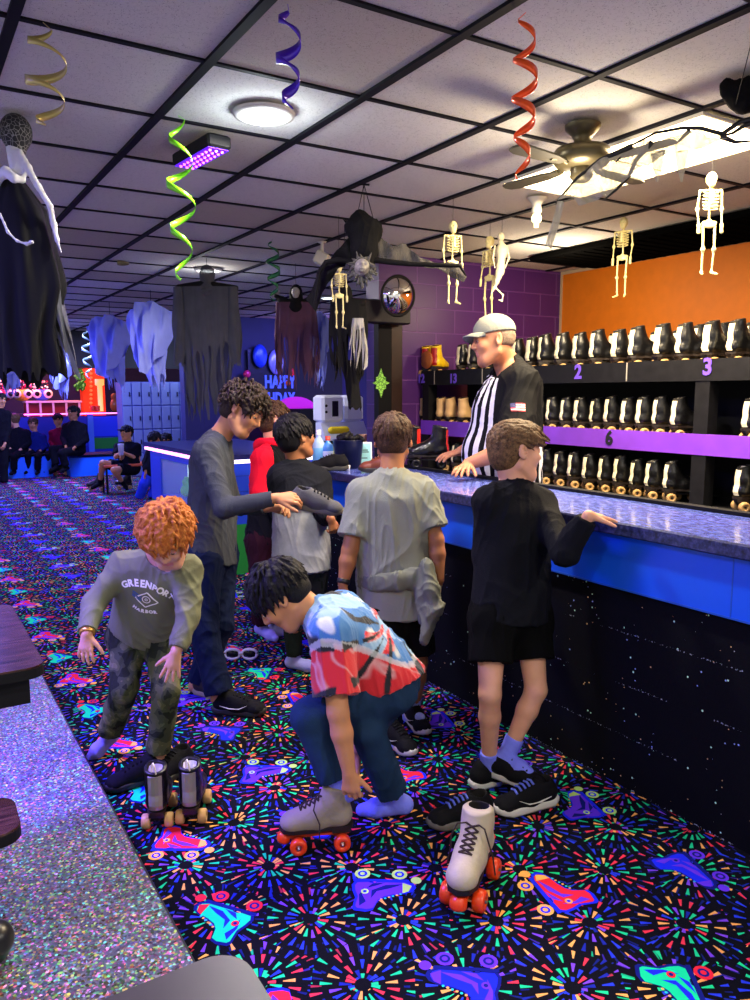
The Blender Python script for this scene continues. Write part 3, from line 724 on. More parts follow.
row(RX+.10, .851, yrow(2.85, 5.15, .128, ()), 'black rental skate with pale heel stripe on the lower shelf behind the counter', 'rental skates, lower shelf')
row(RX+.18, 1.626, yrow(1.6, 3.1, .158), 'black rental skate in the front row on top of the rack near numeral 3', 'rental skates, top of the rack near numeral 3', -.42, .15, .98, 1.06)
row(RX+.18, 1.626, yrow(3.2, 5.0, .158), 'black rental skate in the front row on top of the rack left of numeral 3', 'rental skates, top of the rack near numeral 2', -.42, .15, .98, 1.06)
row(RX+.44, 1.626, yrow(1.68, 5.1, .16), 'black rental skate in the back row on top of the rack', 'rental skates, top back row', -.5, .25, .98, 1.06)
tanp = make_skate('tan', M_TANL, M_TAN, None, h=.006)
for k, px in enumerate((422.5, 431.5, 442, 451.7, 463.7)):
    y = PX(px, 410, RX+.08)[1]
    place(tanp, k == 0, (RX+.12, y, 1.221), .1*(-1)**k, ['tan skate boot, first from the left end of the middle shelf', 'tan skate boot, second from the left end of the middle shelf', 'tan skate boot in the middle of five tan boots', 'tan skate boot with loose lace, second tan boot left of the referee', 'tan skate boot nearest the referee shirt on the middle shelf'][k], 'tan skates on the middle shelf', .9)
yp = make_skate('yellow', M_YEL, M_TAN, M_REDL, h=.006)
for k, px in enumerate((426, 435)):
    place(yp, k == 0, (RX+.12, PX(px, 360, RX+.08)[1], 1.626), .5, ['yellow and red skate boot at the far left end of the rack top', 'yellow and red skate boot beside the black ones on the rack top'][k], 'yellow skates on the rack', 1.0)
# hockey stick at the rack end
hs = thing('hockey_stick', 'black hockey stick with white marks standing at the left end of the rack', 'hockey stick', (RX-.03, 5.31, 0))
p0 = PX(412.5, 372, RX-.03); x_, y_ = RX-.03, p0[1]
g = G(); g.bbox((x_-.012, y_-.02, .3), (x_+.012, y_+.02, 1.60), .004); g.build('shaft', mat('stick_black', (.01, .01, .01), rough=.35), hs)
g = G(); g.bbox((x_-.013, y_-.021, 1.60), (x_+.013, y_+.021, 1.72), .004); g.build('grip', mat('stick_tan', 'c09048', rough=.7), hs)
g = G(); g.bbox((x_-.012, y_-.26, .01), (x_+.012, y_+.02, .30), .004); g.build('blade', mat('stick_blade', '20202a', rough=.5), hs)
g = G()
for k in range(9): z = 1.16+k*.045; g.tube([(x_-.014, y_-.012+.01*math.sin(k), z), (x_-.014, y_+.004, z+.02), (x_-.014, y_+.012, z+.008), (x_-.014, y_-.004, z+.035)], .0025, n=5)
g.build('lettering', mat('white_ink', 'e8e8e8', rough=.5), hs)
g = G(); g.lathe([(0, 0), (.07, 0), (.075, .01), (.07, .02), (0, .02)], (RX+.02, 5.29, 1.765), (-1, 0, 0), n=28); tag(g.build('wooden_disc', mat('round_wood', 'a85a28', rough=.5), loc=(RX+.02, 5.29, 1.696)), 'round wooden disc on the left end of the rack', 'disc')

# ================================================================ skates on the carpet
def at_floor(px, py, z=0): p = PZ(px, py, z); return p
M_GRST = mat('grey_metal_stripe', '9a968c', rough=.35, metal=.3)
b1 = make_skate('left black skate of the tan-wheeled pair standing at the red-haired boy', M_BL_LEATHER, M_TAN, M_GRST, h=.004, group=None, loop=True)
def aim(p, q): return math.atan2(q[1]-p[1], q[0]-p[0])
c_l = at_floor(160, 818); c_r = at_floor(194, 814)
dirn = math.atan2(CF[1], CF[0])+.15
place(b1, True, (c_l[0], c_l[1], 0), dirn, scale=.86)
b2 = place(b1, False, (c_r[0], c_r[1], 0), dirn-.06, 'right black skate of the tan-wheeled pair standing at the red-haired boy', scale=.86)
cs = make_skate('cream skate with brown laces and orange wheels standing alone on the carpet', M_CREAM, M_ORWH, None, True, h=.0032, tall=.215)
p = at_floor(472, 888); place(cs, True, (p[0], p[1], 0), math.atan2(*V(-.42, 0, -1)[[1, 0]]), scale=1.08)
gs = make_skate('grey suede skate with orange wheels on the foot of the tie-dye boy', M_GREYL, M_ORWH, None, True, h=.0032, open_=False, tall=.225)
WS = at_floor(322, 845); WSROT = math.atan2(*(V(-1, -.0, -.15)[[1, 0]]))
place(gs, True, (WS[0], WS[1], 0), WSROT, scale=.94)

# ================================================================ sneakers
def shoe_sdf(h=.0035, open_=True, L=.27, s=1.0):
    u = S(h); k = L/.27
    cb = ((A(0, 0, .022), A(0, 0, -1)),)
    u.rc(A(-.085, 0, .05)*k, A(0, 0, .045)*k, .036*k, .038*k, .02, cb); u.rc(A(0, 0, .042)*k, A(.085, 0, .03)*k, .040*k, .036*k, .02, cb)
    u.el(A(.09, 0, .032)*k, np.eye(3), A(.045, .042, .028)*k, .015, cuts=cb)
    u.rc(A(-.075, 0, .06)*k, A(-.07, 0, .085)*k, .038*k, .034*k, .02); u.rc(A(-.04, 0, .075)*k, A(.03, 0, .055)*k, .034*k, .03*k, .025)
    if open_: u.rc(A(-.068, 0, .075)*k, A(-.05, 0, .2)*k, .024*k, .045*k, .003, op='s')
    return u
def sole_g(g, k, m, z0=0., z1=.03):
    L = [(-.128, 0), (-.122, .024), (-.10, .036), (-.04, .037), (.03, .042), (.085, .046), (.118, .036), (.138, .014), (.138, -.014), (.118, -.034), (.085, -.042), (.03, -.036), (-.04, -.034), (-.10, -.034), (-.122, -.024)]
    n_ = len(L); rings = []
    for z, sc_ in ((z0+.003, .97), (z0+.010, 1.0), (z1-.006, 1.0), (z1, .95)):
        for x, y in L: rings.append((x*k*sc_, y*k*sc_, (z+max(0, (x-.08)*.18)+max(0, (-x-.1)*.3))*k))
    fs = [(i*n_+(j+1) % n_, i*n_+j, i*n_+n_+j, i*n_+n_+(j+1) % n_) for i in range(3) for j in range(n_)]
    g.add(rings, [tuple(range(n_)), tuple(range(4*n_-1, 3*n_-1, -1))]+fs, m, True)
def make_shoe(label, up_m, sole_m, loc, rot, L=.25, open_=True, lace_m=None, mark=None, tilt=0., parent=None, name='sneaker', group=None, matrix=None):
    k = L/.27
    if parent is None: t = thing(name, label, 'shoe', (0, 0, 0), group)
    else:
        t = None
    holder = []
    me, v, Q = sdf_obj('upper', shoe_sdf(.0035, open_, L), [up_m, M_DARKIN], keep=True,
        zone=lambda c: ((c[:, 2] > .055*k) & (((c[:, 0]+.066*k)/(.034*k))**2+(c[:, 1]/(.031*k))**2 < .8)).astype(int) if open_ else np.zeros(len(c), int))
    bv = BVHTree.FromPolygons([tuple(q) for q in v], [tuple(int(i) for i in q) for q in Q])
    g = G(); sole_g(g, k, 0); ms = g.mesh('sole', sole_m)
    g = G(); prev = None
    for i, x in enumerate((.055, .038, .021, .004, -.012)):
        row_ = []
        for sy in (-.02, .02):
            hh = bv.ray_cast(Vector((x*k, sy*k, .3)), Vector((0, 0, -1))); row_.append(np.array(hh[0])+A(0, 0, .002) if hh[0] else A(x*k, sy*k, .07*k))
        mid = (row_[0]+row_[1])/2; hh = bv.ray_cast(Vector((mid[0], 0, .3)), Vector((0, 0, -1))); mid = np.array(hh[0])+A(0, 0, .003) if hh[0] else mid
        g.tube([row_[0], mid, row_[1]], .0042*k, n=6)
    ml = g.mesh('laces', lace_m or up_m)
    mm = None
    if mark is not None:
        g = G()
        for sy in (-1, 1):
            pts = []
            for x, z in ((-.075, .052), (-.03, .040), (.02, .042), (.055, .056)):
                hh = bv.ray_cast(Vector((x*k, sy*.2, z*k)), Vector((0, -sy, 0))); pts.append(np.array(hh[0])+A(0, sy*.001, 0) if hh[0] else A(x*k, sy*.04*k, z*k))
            g.tube(pts, [.002, .006, .005, .001], n=6, flat=.4)
        mm = g.mesh('side_stripe', mark)
    M = matrix if matrix is not None else Matrix.Translation(Vector([float(q) for q in loc])) @ Matrix.Rotation(rot, 4, 'Z') @ Matrix.Rotation(tilt, 4, 'X')
    if parent is None:
        for nm, m_ in (('upper', me), ('sole', ms), ('laces', ml), ('side_stripe', mm)):
            if m_: link(nm, m_, t)
        t.matrix_world = M; return t
    for m_ in (me, ms, ml, mm):
        if m_: m_.transform(M)
    up = link('shoe', me, parent)
    link('sole', ms, up); link('laces', ml, up)
    if mm: link('side_stripe', mm, up)
    return up
M_SHBLK = mat('black_knit', (.005, .005, .007), rough=.8, bump=.2, bscale=200, spec=.15); M_WSOLE = mat('white_sole', 'dcd8d0', rough=.6); M_GSOLE = mat('grey_sole', '6a6660', rough=.7)
M_BSOLE = mat('black_sole', (.02, .02, .02), rough=.6); M_TSOLE = mat('tan_sole', 'a89878', rough=.7); M_BLACE = mat('blue_lace', '6a7cf0', rough=.7)
M_GMESH = mat('grey_mesh', '4a4a50', rough=.8, bump=.3, bscale=250)
p = at_floor(172, 776); make_shoe('empty black sneaker lying behind the black rental skates', M_SHBLK, M_BSOLE, (p[0], p[1], 0), math.atan2(*V(-.5, 0, -1)[[1, 0]]), .25)
p = at_floor(462, 822); make_shoe('black sneaker with blue lace tabs lying behind the cream skate', M_SHBLK, M_GSOLE, (p[0], p[1], 0), math.atan2(*V(-1, 0, -.35)[[1, 0]]), .26, True, M_BLACE)
p = at_floor(527, 808); make_shoe('black sneaker with blue laces and white sole on the carpet under the black-shirt boy', M_SHBLK, M_WSOLE, (p[0], p[1], 0), math.atan2(*V(-1, 0, -.4)[[1, 0]]), .27, True, M_BLACE, M_WSOLE)
# white goggles-like clogs near the teenager
t = thing('sunglasses', 'white framed oval sunglasses on the carpet beside the teenager', 'sunglasses', at_floor(241, 660))
b_ = at_floor(241, 660); ex = nrm(A(*V(1, 0, .0)[:2], 0)); ey_ = A(-ex[1], ex[0], 0)
g = G()
for s_ in (-1, 1):
    c = b_+ex*s_*.048+A(0, 0, .035); pts = [c+ex*.042*math.cos(a)+A(0, 0, 1)*.028*math.sin(a)+ey_*.01*math.cos(a)**2 for a in np.linspace(0, 2*PI, 25)]; g.tube(pts, .008, n=8, caps=False)
g.tube([b_+ex*-.012+A(0, 0, .04), b_+ex*.012+A(0, 0, .04)], .006)
g.build('frame', mat('white_plastic', 'e8e4dc', rough=.4), t)
for s_ in (-1, 1): c = b_+ex*s_*.048+A(0, 0, .035); g = G(); g.lathe([(0, -.004), (.034, -.001), (.034, .001), (0, .004)], c, -ey_, n=20); g.build('lens', mat('dark_lens', (.01, .01, .012), rough=.1), t)
g = G()
for s_ in (-1, 1): g.tube([b_+ex*s_*.092+A(0, 0, .04), b_+ex*s_*.1+ey_*.1+A(0, 0, .05), b_+ex*s_*.09+ey_*.15+A(0, 0, .03)], .004)
g.build('temple_arms', mat('black_plastic', (.01, .01, .01), rough=.4), t)
# ================================================================ people
def skin(name, c): 
    m = mat(name, c, rough=.52, spec=.35, var=.05, vscale=25)
    b = m.node_tree.nodes['Principled BSDF']; b.inputs['Subsurface Weight'].default_value = .12; b.inputs['Subsurface Radius'].default_value = (.8, .35, .2); b.inputs['Subsurface Scale'].default_value = .02
    return m
def hairm(name, c, c2):
    m = mat(name, c, rough=.6, spec=.22); n = NT(m); pos = n.pos()
    f = n.noise(pos, 75., 5., rough=.75); n.ln(n.ramp(f, [(.33, c), (.66, c2)]), n.b.inputs['Base Color']); n.bump(n.noise(pos, 240., 3.), .6, .004); return m
M_LIP = {}
M_EYEW = mat('eye_white', 'd8d4d0', rough=.3); M_EYED = mat('eye_dark', '1c1410', rough=.2)
def frame(fwd, up):
    fwd = nrm(fwd); up = nrm(up-fwd*(up@fwd)); return np.array([np.cross(fwd, up), fwd, up])   # rows: lateral, forward, up
class Head:
    def __init__(s, c, fwd, up, sc=1.): s.c = np.asarray(c, float); s.R = frame(fwd, up); s.s = sc
    def w(s, x, y, z): return s.c+(s.R.T@A(x, y, z))*s.s
    def l(s, p): return ((p-s.c)@s.R.T)/s.s
    def add(s, B, open_mouth=0):
        q = s.s; R = s.R; w = s.w
        B.el(w(0, -.012, .03), R, A(.074, .092, .080)*q, .02)
        B.el(w(0, .022, -.03), R, A(.058, .066, .074)*q, .03)
        B.rc(w(-.02, .055, -.088), w(.02, .055, -.088), .021*q, k=.025*q)
        for e in (-1, 1):
            B.rc(w(e*.052, -.002, -.055), w(e*.022, .05, -.09), .017*q, k=.03*q)
            B.sp(w(e*.036, .062, -.022), .022*q, .02*q)
        B.rc(w(-.03, .074, .03), w(.03, .074, .03), .013*q, k=.02*q)
        for e in (-1, 1): B.sp(w(e*.031, .100, .006), .0165*q, .012*q, op='s')
        for e in (-1, 1): B.sp(w(e*.031, .074, .006), .0145*q, .004*q)
        B.rc(w(0, .083, .016), w(0, .101, -.018), .0075*q, .0105*q, .010*q)
        for e in (-1, 1): B.sp(w(e*.010, .092, -.024), .0075*q, .007*q)
        B.rc(w(-.019, .077, -.050), w(.019, .077, -.050), .0062*q, k=.007*q); B.sp(w(0, .084, -.049), .0065*q, .006*q)
        B.rc(w(-.015, .076, -.060), w(.015, .076, -.060), .0065*q, k=.006*q); B.sp(w(0, .081, -.060), .0065*q, .006*q)
        for e in (-1, 1):
            n_ = nrm(R.T@A(e*.93, -.35, 0)); t_ = nrm(R.T@A(e*.3, .9, .12)); RR = np.array([n_, t_, nrm(np.cross(n_, t_))])
            B.el(w(e*.079, -.008, -.002), RR, A(.0065, .019, .031)*q, .006*q)
            B.el(w(e*.086, -.002, .002), RR, A(.006, .010, .018)*q, .006*q, op='s')
            B.sp(w(e*.077, .003, -.026), .008*q, .006*q)
    def zone(s, p):
        l = s.l(p); x, y, z = abs(l[:, 0]), l[:, 1], l[:, 2]; o = np.zeros(len(p), int)
        lip = (y > .070) & (x < .022-.25*abs(z+.055)) & (z < -.0445) & (z > -.0665); o[lip] = 1
        eye = ((x-.031)/.0120)**2+((z-.003)/.0034)**2 < 1; eye &= (y > .06) & (y < .1); o[eye] = 2
        iris = ((x-.031)/.0075)**2+((z-.003)/.0060)**2 < 1; o[eye & iris] = 3
        br = (abs(z-.031-.10*(x-.03)*(x < .03)) < .0042) & (x > .014) & (x < .048) & (y > .055); o[br] = 4
        return o
def hair(H, name, m, parent, style='short', n=170, length=.05, lift=.012, swirl=.3, seed=1, h=.0032, front=.05, back=-.075, full=.0, fringe=.0):
    r = np.random.default_rng(seed); q = H.s; B = S(h); w = H.w; R = H.R
    rad = A(.080+full, .098+full, .084+full)
    cz = .036
    B.el(w(0, -.014, cz), R, rad*q, .01)
    B.el(w(0, -.036, -.008), R, A(.070+full, .070+full, .078+full)*q, .02)
    # cut the face, the ears and the nape free
    B.el(w(0, .105, -.045+front*.25), R, A(.088, .078, .094)*q, .008*q, op='s')
    B.bx(w(0, .0, back-.1), R, A(.15, .15, .1)*q, .001, .012*q, op='s')
    for e in (-1, 1): B.el(w(e*.09, .012, -.028), R, A(.032, .042, .046)*q, .008*q, op='s')
    crown = A(0, -.055, .09)
    cnt = 0; n = int(n*1.9)
    while cnt < n:
        d = nrm(r.normal(size=3)); p = A(0, -.014, cz)+d*rad*.97
        if p[2] < back+.02 or r.uniform() < -.1 or (p[1] > .052 and p[2] < .062) or (abs(p[0]) > .055 and p[1] > -.035 and p[2] < .022): continue
        if p[1] > -.02 and p[2] < .03: continue
        cnt += 1
        t = p-crown; t -= d*(t@d); t = nrm(t+A(0, fringe, 0)*.1); sw = np.cross(d, t)*swirl*r.normal(); t = nrm(t+sw)
        L = length*r.uniform(.6, 1.15)
        if p[2] < .03: L *= .5; 
        a = w(*p); b = w(*(p+t*L*.55+d*lift*r.uniform(.4, 1.2))); c = w(*(p+t*L+d*lift*r.uniform(-.4, .8)-A(0, 0, .006)))
        B.rc(a, b, .0075*q, .0066*q, .003); B.rc(b, c, .0066*q, .0022*q, .002)
    return sdf_obj(name, B, m, parent)
def hand(B, w, d, n, side, s=1., curl=(.25, .35, .3), spread=.10, thumb=.5, tc=.2):
    d = nrm(d); n = nrm(n-d*(n@d)); t = nrm(np.cross(d, n))*side; w = np.asarray(w, float)
    k = .0035
    B.rc(w-d*.01*s, w+d*.02*s, .0195*s, .018*s, .010)
    mc = []
    for i in range(4):
        o = (1.5-i)
        base = w+d*(.075-.004*abs(o-.5))*s+t*o*.0185*s-n*.002*abs(o)*s; mc.append(base)
        B.rc(w+d*.014*s+t*o*.009*s, base, .0125*s, .0102*s, .010 if i else .006)
    B.rc(w+d*.03*s-n*.004*s, w+d*.06*s-n*.004*s, .017*s, .016*s, .01)
    ln = [.064, .072, .067, .052]
    for i in range(4):
        o = (1.5-i); dd = nrm(d+t*o*spread); p = mc[i]; ang = 0; rr = [.0088, .0082, .0074, .0064]
        for j, f in enumerate((.44, .31, .25)):
            cj = curl[j]*(1+.12*i) if not isinstance(curl[j], (list, tuple)) else curl[j][i]
            ang += cj
            v = dd*math.cos(ang)-n*math.sin(ang); p2 = p+v*ln[i]*f*s
            B.rc(p, p2, rr[j]*s, rr[j+1]*s, k); p = p2
    p = w+d*.018*s+t*.018*s-n*.004*s; td = nrm(d*.7+t*thumb*1.3-n*.25)
    for j, (L, ra, rb) in enumerate(((.040, .0135, .0108), (.030, .0105, .0092), (.024, .0090, .0070))):
        v = nrm(td*math.cos(tc*j)+nrm(d-n*.6)*math.sin(tc*j)); p2 = p+v*L*s; B.rc(p, p2, ra*s, rb*s, .006 if j == 0 else k); p = p2
def person(sp):
    W = sp.get('w', 1.); t = thing('person', sp['label'], 'person', sp['base'], sp.get('group'))
    h = sp.get('h', .0042); B = S(h); H = Head(*sp['head']); H.add(B)
    nb = sp['nb']; shs, els, wrs, hps, kns, ans, toes = [sp[k] for k in ('sh', 'el', 'wr', 'hp', 'kn', 'an', 'toe')]
    pv = (hps[0]+hps[1])/2; shc = (shs[0]+shs[1])/2; nb = np.asarray(nb)
    B.rc(nb, H.w(0, -.018, -.045), .043*W, .044*H.s, .02)
    spine = nrm(pv-shc)
    def torso(Bq, e, ext=0., cuts=(), bw=1.):
        for i in (0, 1):
            a = lerp(shc, shs[i], .52)+spine*.045; b = lerp(pv, hps[i], .85)+spine*ext
            Bq.rc(a, b, (.073*W*bw+e), (.078*W*bw+e*1.5), .05, cuts)
        Bq.rc(shc+spine*.06, pv+spine*ext, .08*W*bw+e, .085*W*bw+e*1.5, .05, cuts)
        for c_, r__ in sp.get('belly', ()): Bq.sp(c_, r__+e, .09, cuts=cuts)
    def shoulders(Bq, e):
        for i in (0, 1):
            Bq.rc(lerp(shc, nb, .35), shs[i], .05*W+e, .047*W+e, .03)
            Bq.rc(lerp(shc, nb, .80), lerp(shc, shs[i], .62), .036*W+e*.7, .044*W+e*.8, .03)
    torso(B, 0); shoulders(B, 0)
    B.rc(nb, H.w(0, -.03, -.035), .046*W, .047*H.s, .02)
    for i in (0, 1):
        B.limb([shs[i], els[i]], [.042*W, .034*W], .02); B.limb([els[i], lerp(els[i], wrs[i], .35), wrs[i]], [.033*W, .034*W, .021*W], .012)
        hd = sp['hand'][i]; hand(B, wrs[i], *hd[0:3], sp.get('hs', .85), *hd[3:])
        LW = W*sp.get('lw', 1.); B.limb([hps[i], kns[i]], [.073*LW, .048*LW], .03); B.limb([kns[i], lerp(kns[i], ans[i], .3), ans[i]], [.047*LW, .047*LW, .028*LW], .015)
        tv = nrm(toes[i]-ans[i]); heel = ans[i]+nrm((ans[i]-kns[i]))*.03*W-nrm(toes[i]-ans[i])*.02
        ball = lerp(heel, toes[i], .68); B.rc(ans[i], heel, .028*W, .027*W, .01); B.rc(heel, ball, .026*W, .028*W, .012); B.rc(ball, toes[i], .028*W, .017*W, .01)
    ms = [sp['skin'], sp['lip'], M_EYEW, M_EYED, sp['brow']]
    body = sdf_obj('body', B, ms, t, zone=H.zone)
    # ---- shirt
    for gm in sp['tops']:
        C_ = S(gm.get('h', .006)); e = gm.get('e', .013); ext = gm.get('ext', .05)
        hem = pv+spine*ext; hn = gm.get('hemn', spine); cuts = [(hem, hn)]
        if gm.get('top') is not None: tp = pv+spine*gm['top']; cuts.append((tp, -spine))
        torso(C_, e, ext+.05, cuts, gm.get('bw', 1.))
        if gm.get('sleeve') is not None:
            shoulders(C_, e)
            for i in (0, 1):
                sl = gm['sleeve']; sl = sl[i] if isinstance(sl, (list, tuple)) else sl
                es = gm.get('es', .012)
                if sl <= 1:
                    end = lerp(shs[i], els[i], sl); d_ = nrm(els[i]-shs[i])
                    C_.rc(shs[i], end+d_*.03, .044*W+e, .040*W+es*1.6, .03, [(end, d_)])
                else:
                    C_.rc(shs[i], els[i], .044*W+e, .036*W+es, .03)
                    end = lerp(els[i], wrs[i], sl-1); d_ = nrm(wrs[i]-els[i])
                    C_.rc(els[i], end+d_*.03, .036*W+es, .026*W+es*.8, .015, [(end, d_)])
            # neck hole: open around the neck
            nd = nrm(H.w(0, 0, -.06)-nb)
            C_.rc(nb+nd*.035, nb+nd*.12, .050*W, .075*W, .006, op='s')
            C_.el(nb+nd*.095, frame(np.cross(nd, CR) if abs(nd@CR) < .9 else CU, nd), A(.085, .085, .045)*W, .01, op='s')
        o = sdf_obj(gm['name'], C_, gm['mat'], t, fold=gm.get('fold', .005)*1.5, ff=gm.get('ff', 17.), seed=gm.get('seed', 1), zone=gm.get('zone'))
        gm['obj'] = o
        if gm.get('label'): o['label'] = gm['label']
    # ---- trousers
    WL = W; W = W*sp.get('lw', 1.)
    for gm in sp['legs']:
        C_ = S(gm.get('h', .006)); e = gm.get('e', .012); f = gm['to']
        C_.rc(pv-spine*.05, pv, .082*WL+e, .082*WL+e, .03)
        for i in (0, 1):
            C_.rc(lerp(pv, hps[i], .8)-spine*.05, hps[i], .079*WL+e, .077*WL+e, .04)
            ee = e+gm.get('flare', 0)
            if f <= 1:
                end = lerp(hps[i], kns[i], f); d_ = nrm(kns[i]-hps[i]); C_.rc(hps[i], end+d_*.03, .076*W+e, .062*W+e+gm.get('flare', .01), .03, [(end, d_)])
            else:
                C_.rc(hps[i], kns[i], .076*W+e, .05*W+e, .03)
                end = lerp(kns[i], ans[i], f-1); d_ = nrm(ans[i]-kns[i]); C_.rc(kns[i], end+d_*.03, .05*W+e, .036*W+ee, .02, [(end, d_)])
        o = sdf_obj(gm['name'], C_, gm['mat'], t, fold=gm.get('fold', .005)*1.5, ff=gm.get('ff', 17.), seed=gm.get('seed', 2))
        gm['obj'] = o
    W = WL
    # ---- socks
    if sp.get('sock'):
        for i in (0, 1):
            if sp['sock'][i] is None: continue
            m_, up_ = sp['sock'][i]; C_ = S(.004); d_ = nrm(kns[i]-ans[i]); top = ans[i]+d_*up_; rr_ = .0055
            heel = ans[i]+nrm((ans[i]-kns[i]))*.03*W-nrm(toes[i]-ans[i])*.02
            C_.rc(ans[i]+d_*(up_+.02), ans[i], .030*W+rr_+.002, .028*W+rr_, .01, [(top, d_)]); C_.rc(ans[i], heel, .028*W+rr_, .027*W+rr_, .01); ball = lerp(heel, toes[i], .68); C_.rc(heel, ball, .026*W+rr_, .028*W+rr_, .012); C_.rc(ball, toes[i], .028*W+rr_, .017*W+rr_, .01)
            sdf_obj('sock', C_, m_, t, fold=.0012, ff=60)
    if sp.get('shoes'):
        for i in (0, 1):
            q = sp['shoes'][i]
            if q is None: continue
            tv = toes[i]-ans[i]; heel = ans[i]+nrm((ans[i]-kns[i]))*.03*W-nrm(tv)*.02
            X = nrm(toes[i]-heel); Zv = A(0, 0, 1.) if q.get('flat', True) else nrm(kns[i]-ans[i]); 
            if q.get('flat', True): X = nrm(A(X[0], X[1], q.get('dz', 0)))
            Yv = nrm(np.cross(Zv, X)); Zv = np.cross(X, Yv)
            c = (heel+toes[i])/2+X*.012; c = c.copy()
            if q.get('ground', True): c[2] = q.get('z', 0.)+.000
            else: c = c-Zv*.03
            M = Matrix(((X[0], Yv[0], Zv[0], c[0]), (X[1], Yv[1], Zv[1], c[1]), (X[2], Yv[2], Zv[2], c[2]), (0, 0, 0, 1)))
            make_shoe('', q['up'], q['sole'], None, 0, q.get('L', .25), False, q.get('lace'), q.get('mark'), parent=t, matrix=M)
    for a in sp.get('hair', []): hair(H, 'hair', **a, parent=t)
    return t, H, body
def world_bvh(o):
    me = o.data; wl = wloc(o); return BVHTree.FromPolygons([v.co+wl for v in me.vertices], [tuple(p.vertices) for p in me.polygons])
def decal(me, bv, o, X, Y, off=.002, back=.3):
    """press a flat outline mesh onto a surface along -N"""
    X = Vector([float(q) for q in X]).normalized(); Y = Vector([float(q) for q in Y]); Y = (Y-X*Y.dot(X)).normalized(); N = X.cross(Y); o = Vector([float(q) for q in o])
    for v in me.vertices:
        p = o+X*v.co.x+Y*v.co.y+N*back; hit = bv.ray_cast(p, -N)
        lift = off+(v.co.z if v.co.z > 0 else 0)
        v.co = (hit[0] if hit[0] is not None else p-N*back)+N*lift
    me.update(); return me
def fabric(name, c, var=.08, rough=.85, bs=260, bump=.25, vs=9, sheen=0.): return mat(name, c, rough=rough, bump=bump, bscale=bs, var=var, vscale=vs, sheen=sheen, spec=.12)

M_SOCKU = fabric('uv_glow_sock', '8088ff', .05); M_SOCKG = fabric('uv_glow_grey_sock', 'a8a4e8', .05); M_SOCKW = fabric('uv_glow_pale_sock', 'a9b4ff', .05)  # socks coloured blue for their glow under black light
SK_PALE = skin('fair_skin', 'd89e80'); SK_MID = skin('warm_skin', 'c48860'); SK_TAN = skin('tan_skin', 'a06844'); SK_RED = skin('ruddy_skin', 'b47a5c')
def lip(n_, c): return mat('lip_'+n_, c, rough=.4)
HM_G = hairm('ginger_hair', '8e3c12', 'd88840'); HM_DB = hairm('dark_brown_hair', '100a08', '36261c'); HM_BK = hairm('black_hair', '050506', '16141a')
HM_BR = hairm('brown_hair', '20130c', '583c28'); HM_LB = hairm('light_brown_hair', '2c1c10', '7c5c3c'); HM_GY = hairm('grey_stubble', '5a4a40', '8a786a')
PEOPLE = {}

# ---------------------------------------------------------------- 1: red-haired boy, bending forward
M_OLIVE = fabric('olive_grey_jersey', '70725a', .10)
M_CAMO = fabric('camouflage_cotton', '3c4030', .0); n = NT(M_CAMO); pos = n.pos()
cam_c = n.ramp(n.noise(pos, 13., 2.5), [(0, '23281e'), (.43, '3e4430'), (.51, '55583c'), (.60, '6d6c4c')], True); n.ln(cam_c, n.b.inputs['Base Color'])
hc = P(167, 537, 2.77)
sp = dict(label='red-haired boy in olive sweatshirt and camouflage trousers bending over black rental skates', base=(P(150, 740, 3.03)[0], P(150, 740, 3.03)[1], 0), w=.92, hs=.76, lw=.88,
    head=(hc, V(.08, -.72, -.69), V(0, .69, -.72), .98), nb=P(155, 556, 2.93),
    sh=(P(123, 567, 2.93), P(187, 569, 2.90)), el=(P(93, 604, 2.86), P(188, 616, 2.83)), wr=(P(87, 634, 2.76), P(176, 652, 2.75)),
    hand=((V(-.06, -1, -.15), V(-.15, .1, -1), -1, (.12, .25, .2), .14, .55), (V(-.22, -1, -.12), V(.1, .12, -1), 1, (.05, .12, .12), .20, .6)),
    hp=(P(128, 636, 3.12), P(163, 636, 3.10)), kn=(P(124, 688, 2.99), P(166, 692, 2.94)), an=(P(110, 735, 3.16), P(158, 757, 3.01)), toe=(P(91, 757, 3.19), P(118, 790, 2.93)),
    skin=SK_PALE, lip=lip('pale', 'd07a6c'), brow=HM_G,
    tops=[dict(name='sweatshirt', mat=M_OLIVE, sleeve=1.93, ext=-.035, e=.014, fold=.0055, seed=3, es=.012)],
    legs=[dict(name='trousers', mat=M_CAMO, to=1.90, e=.016, fold=.006, seed=4, flare=.004)],
    sock=((M_SOCKG, .17), None), shoes=(None, dict(up=M_SHBLK, sole=M_BSOLE, L=.25, ground=True)),
    hair=[dict(m=HM_G, n=260, length=.066, lift=.014, swirl=.75, seed=5, front=.05, full=.007)])
t, H, body = person(sp); PEOPLE['ginger'] = t
bv = world_bvh(sp['tops'][0]['obj'])
M_PRT = mat('print_pale', 'f4f0e4', rough=.8); M_PRB = mat('print_blue', '3a5a88', rough=.8)
shc = (sp['sh'][0]+sp['sh'][1])/2; ctr = P(149, 590, 2.9)
Yd = nrm(shc-(sp['hp'][0]+sp['hp'][1])/2); Xd = nrm(CR-Yd*(CR@Yd))
def arc_text(txt, size, rad, o, up, bv, m, parent, inv=False, sp_=1.):
    n_ = len(txt); step = size*.80*sp_/rad
    for i, ch in enumerate(txt):
        a = (i-(n_-1)/2)*step; me = text_mesh(ch, size, m, 0, .0016)
        if not inv: ox, oy, rt = rad*math.sin(a), rad*(math.cos(a)-1), -a
        else: ox, oy, rt = rad*math.sin(a), -rad*(math.cos(a)-1), a
        me.transform(Matrix.Translation((ox, oy+up, 0)) @ Matrix.Rotation(rt, 4, 'Z'))
        decal(me, bv, o, Xd, Yd, .0025); link('letter', me, parent)
top_o = sp['tops'][0]['obj']
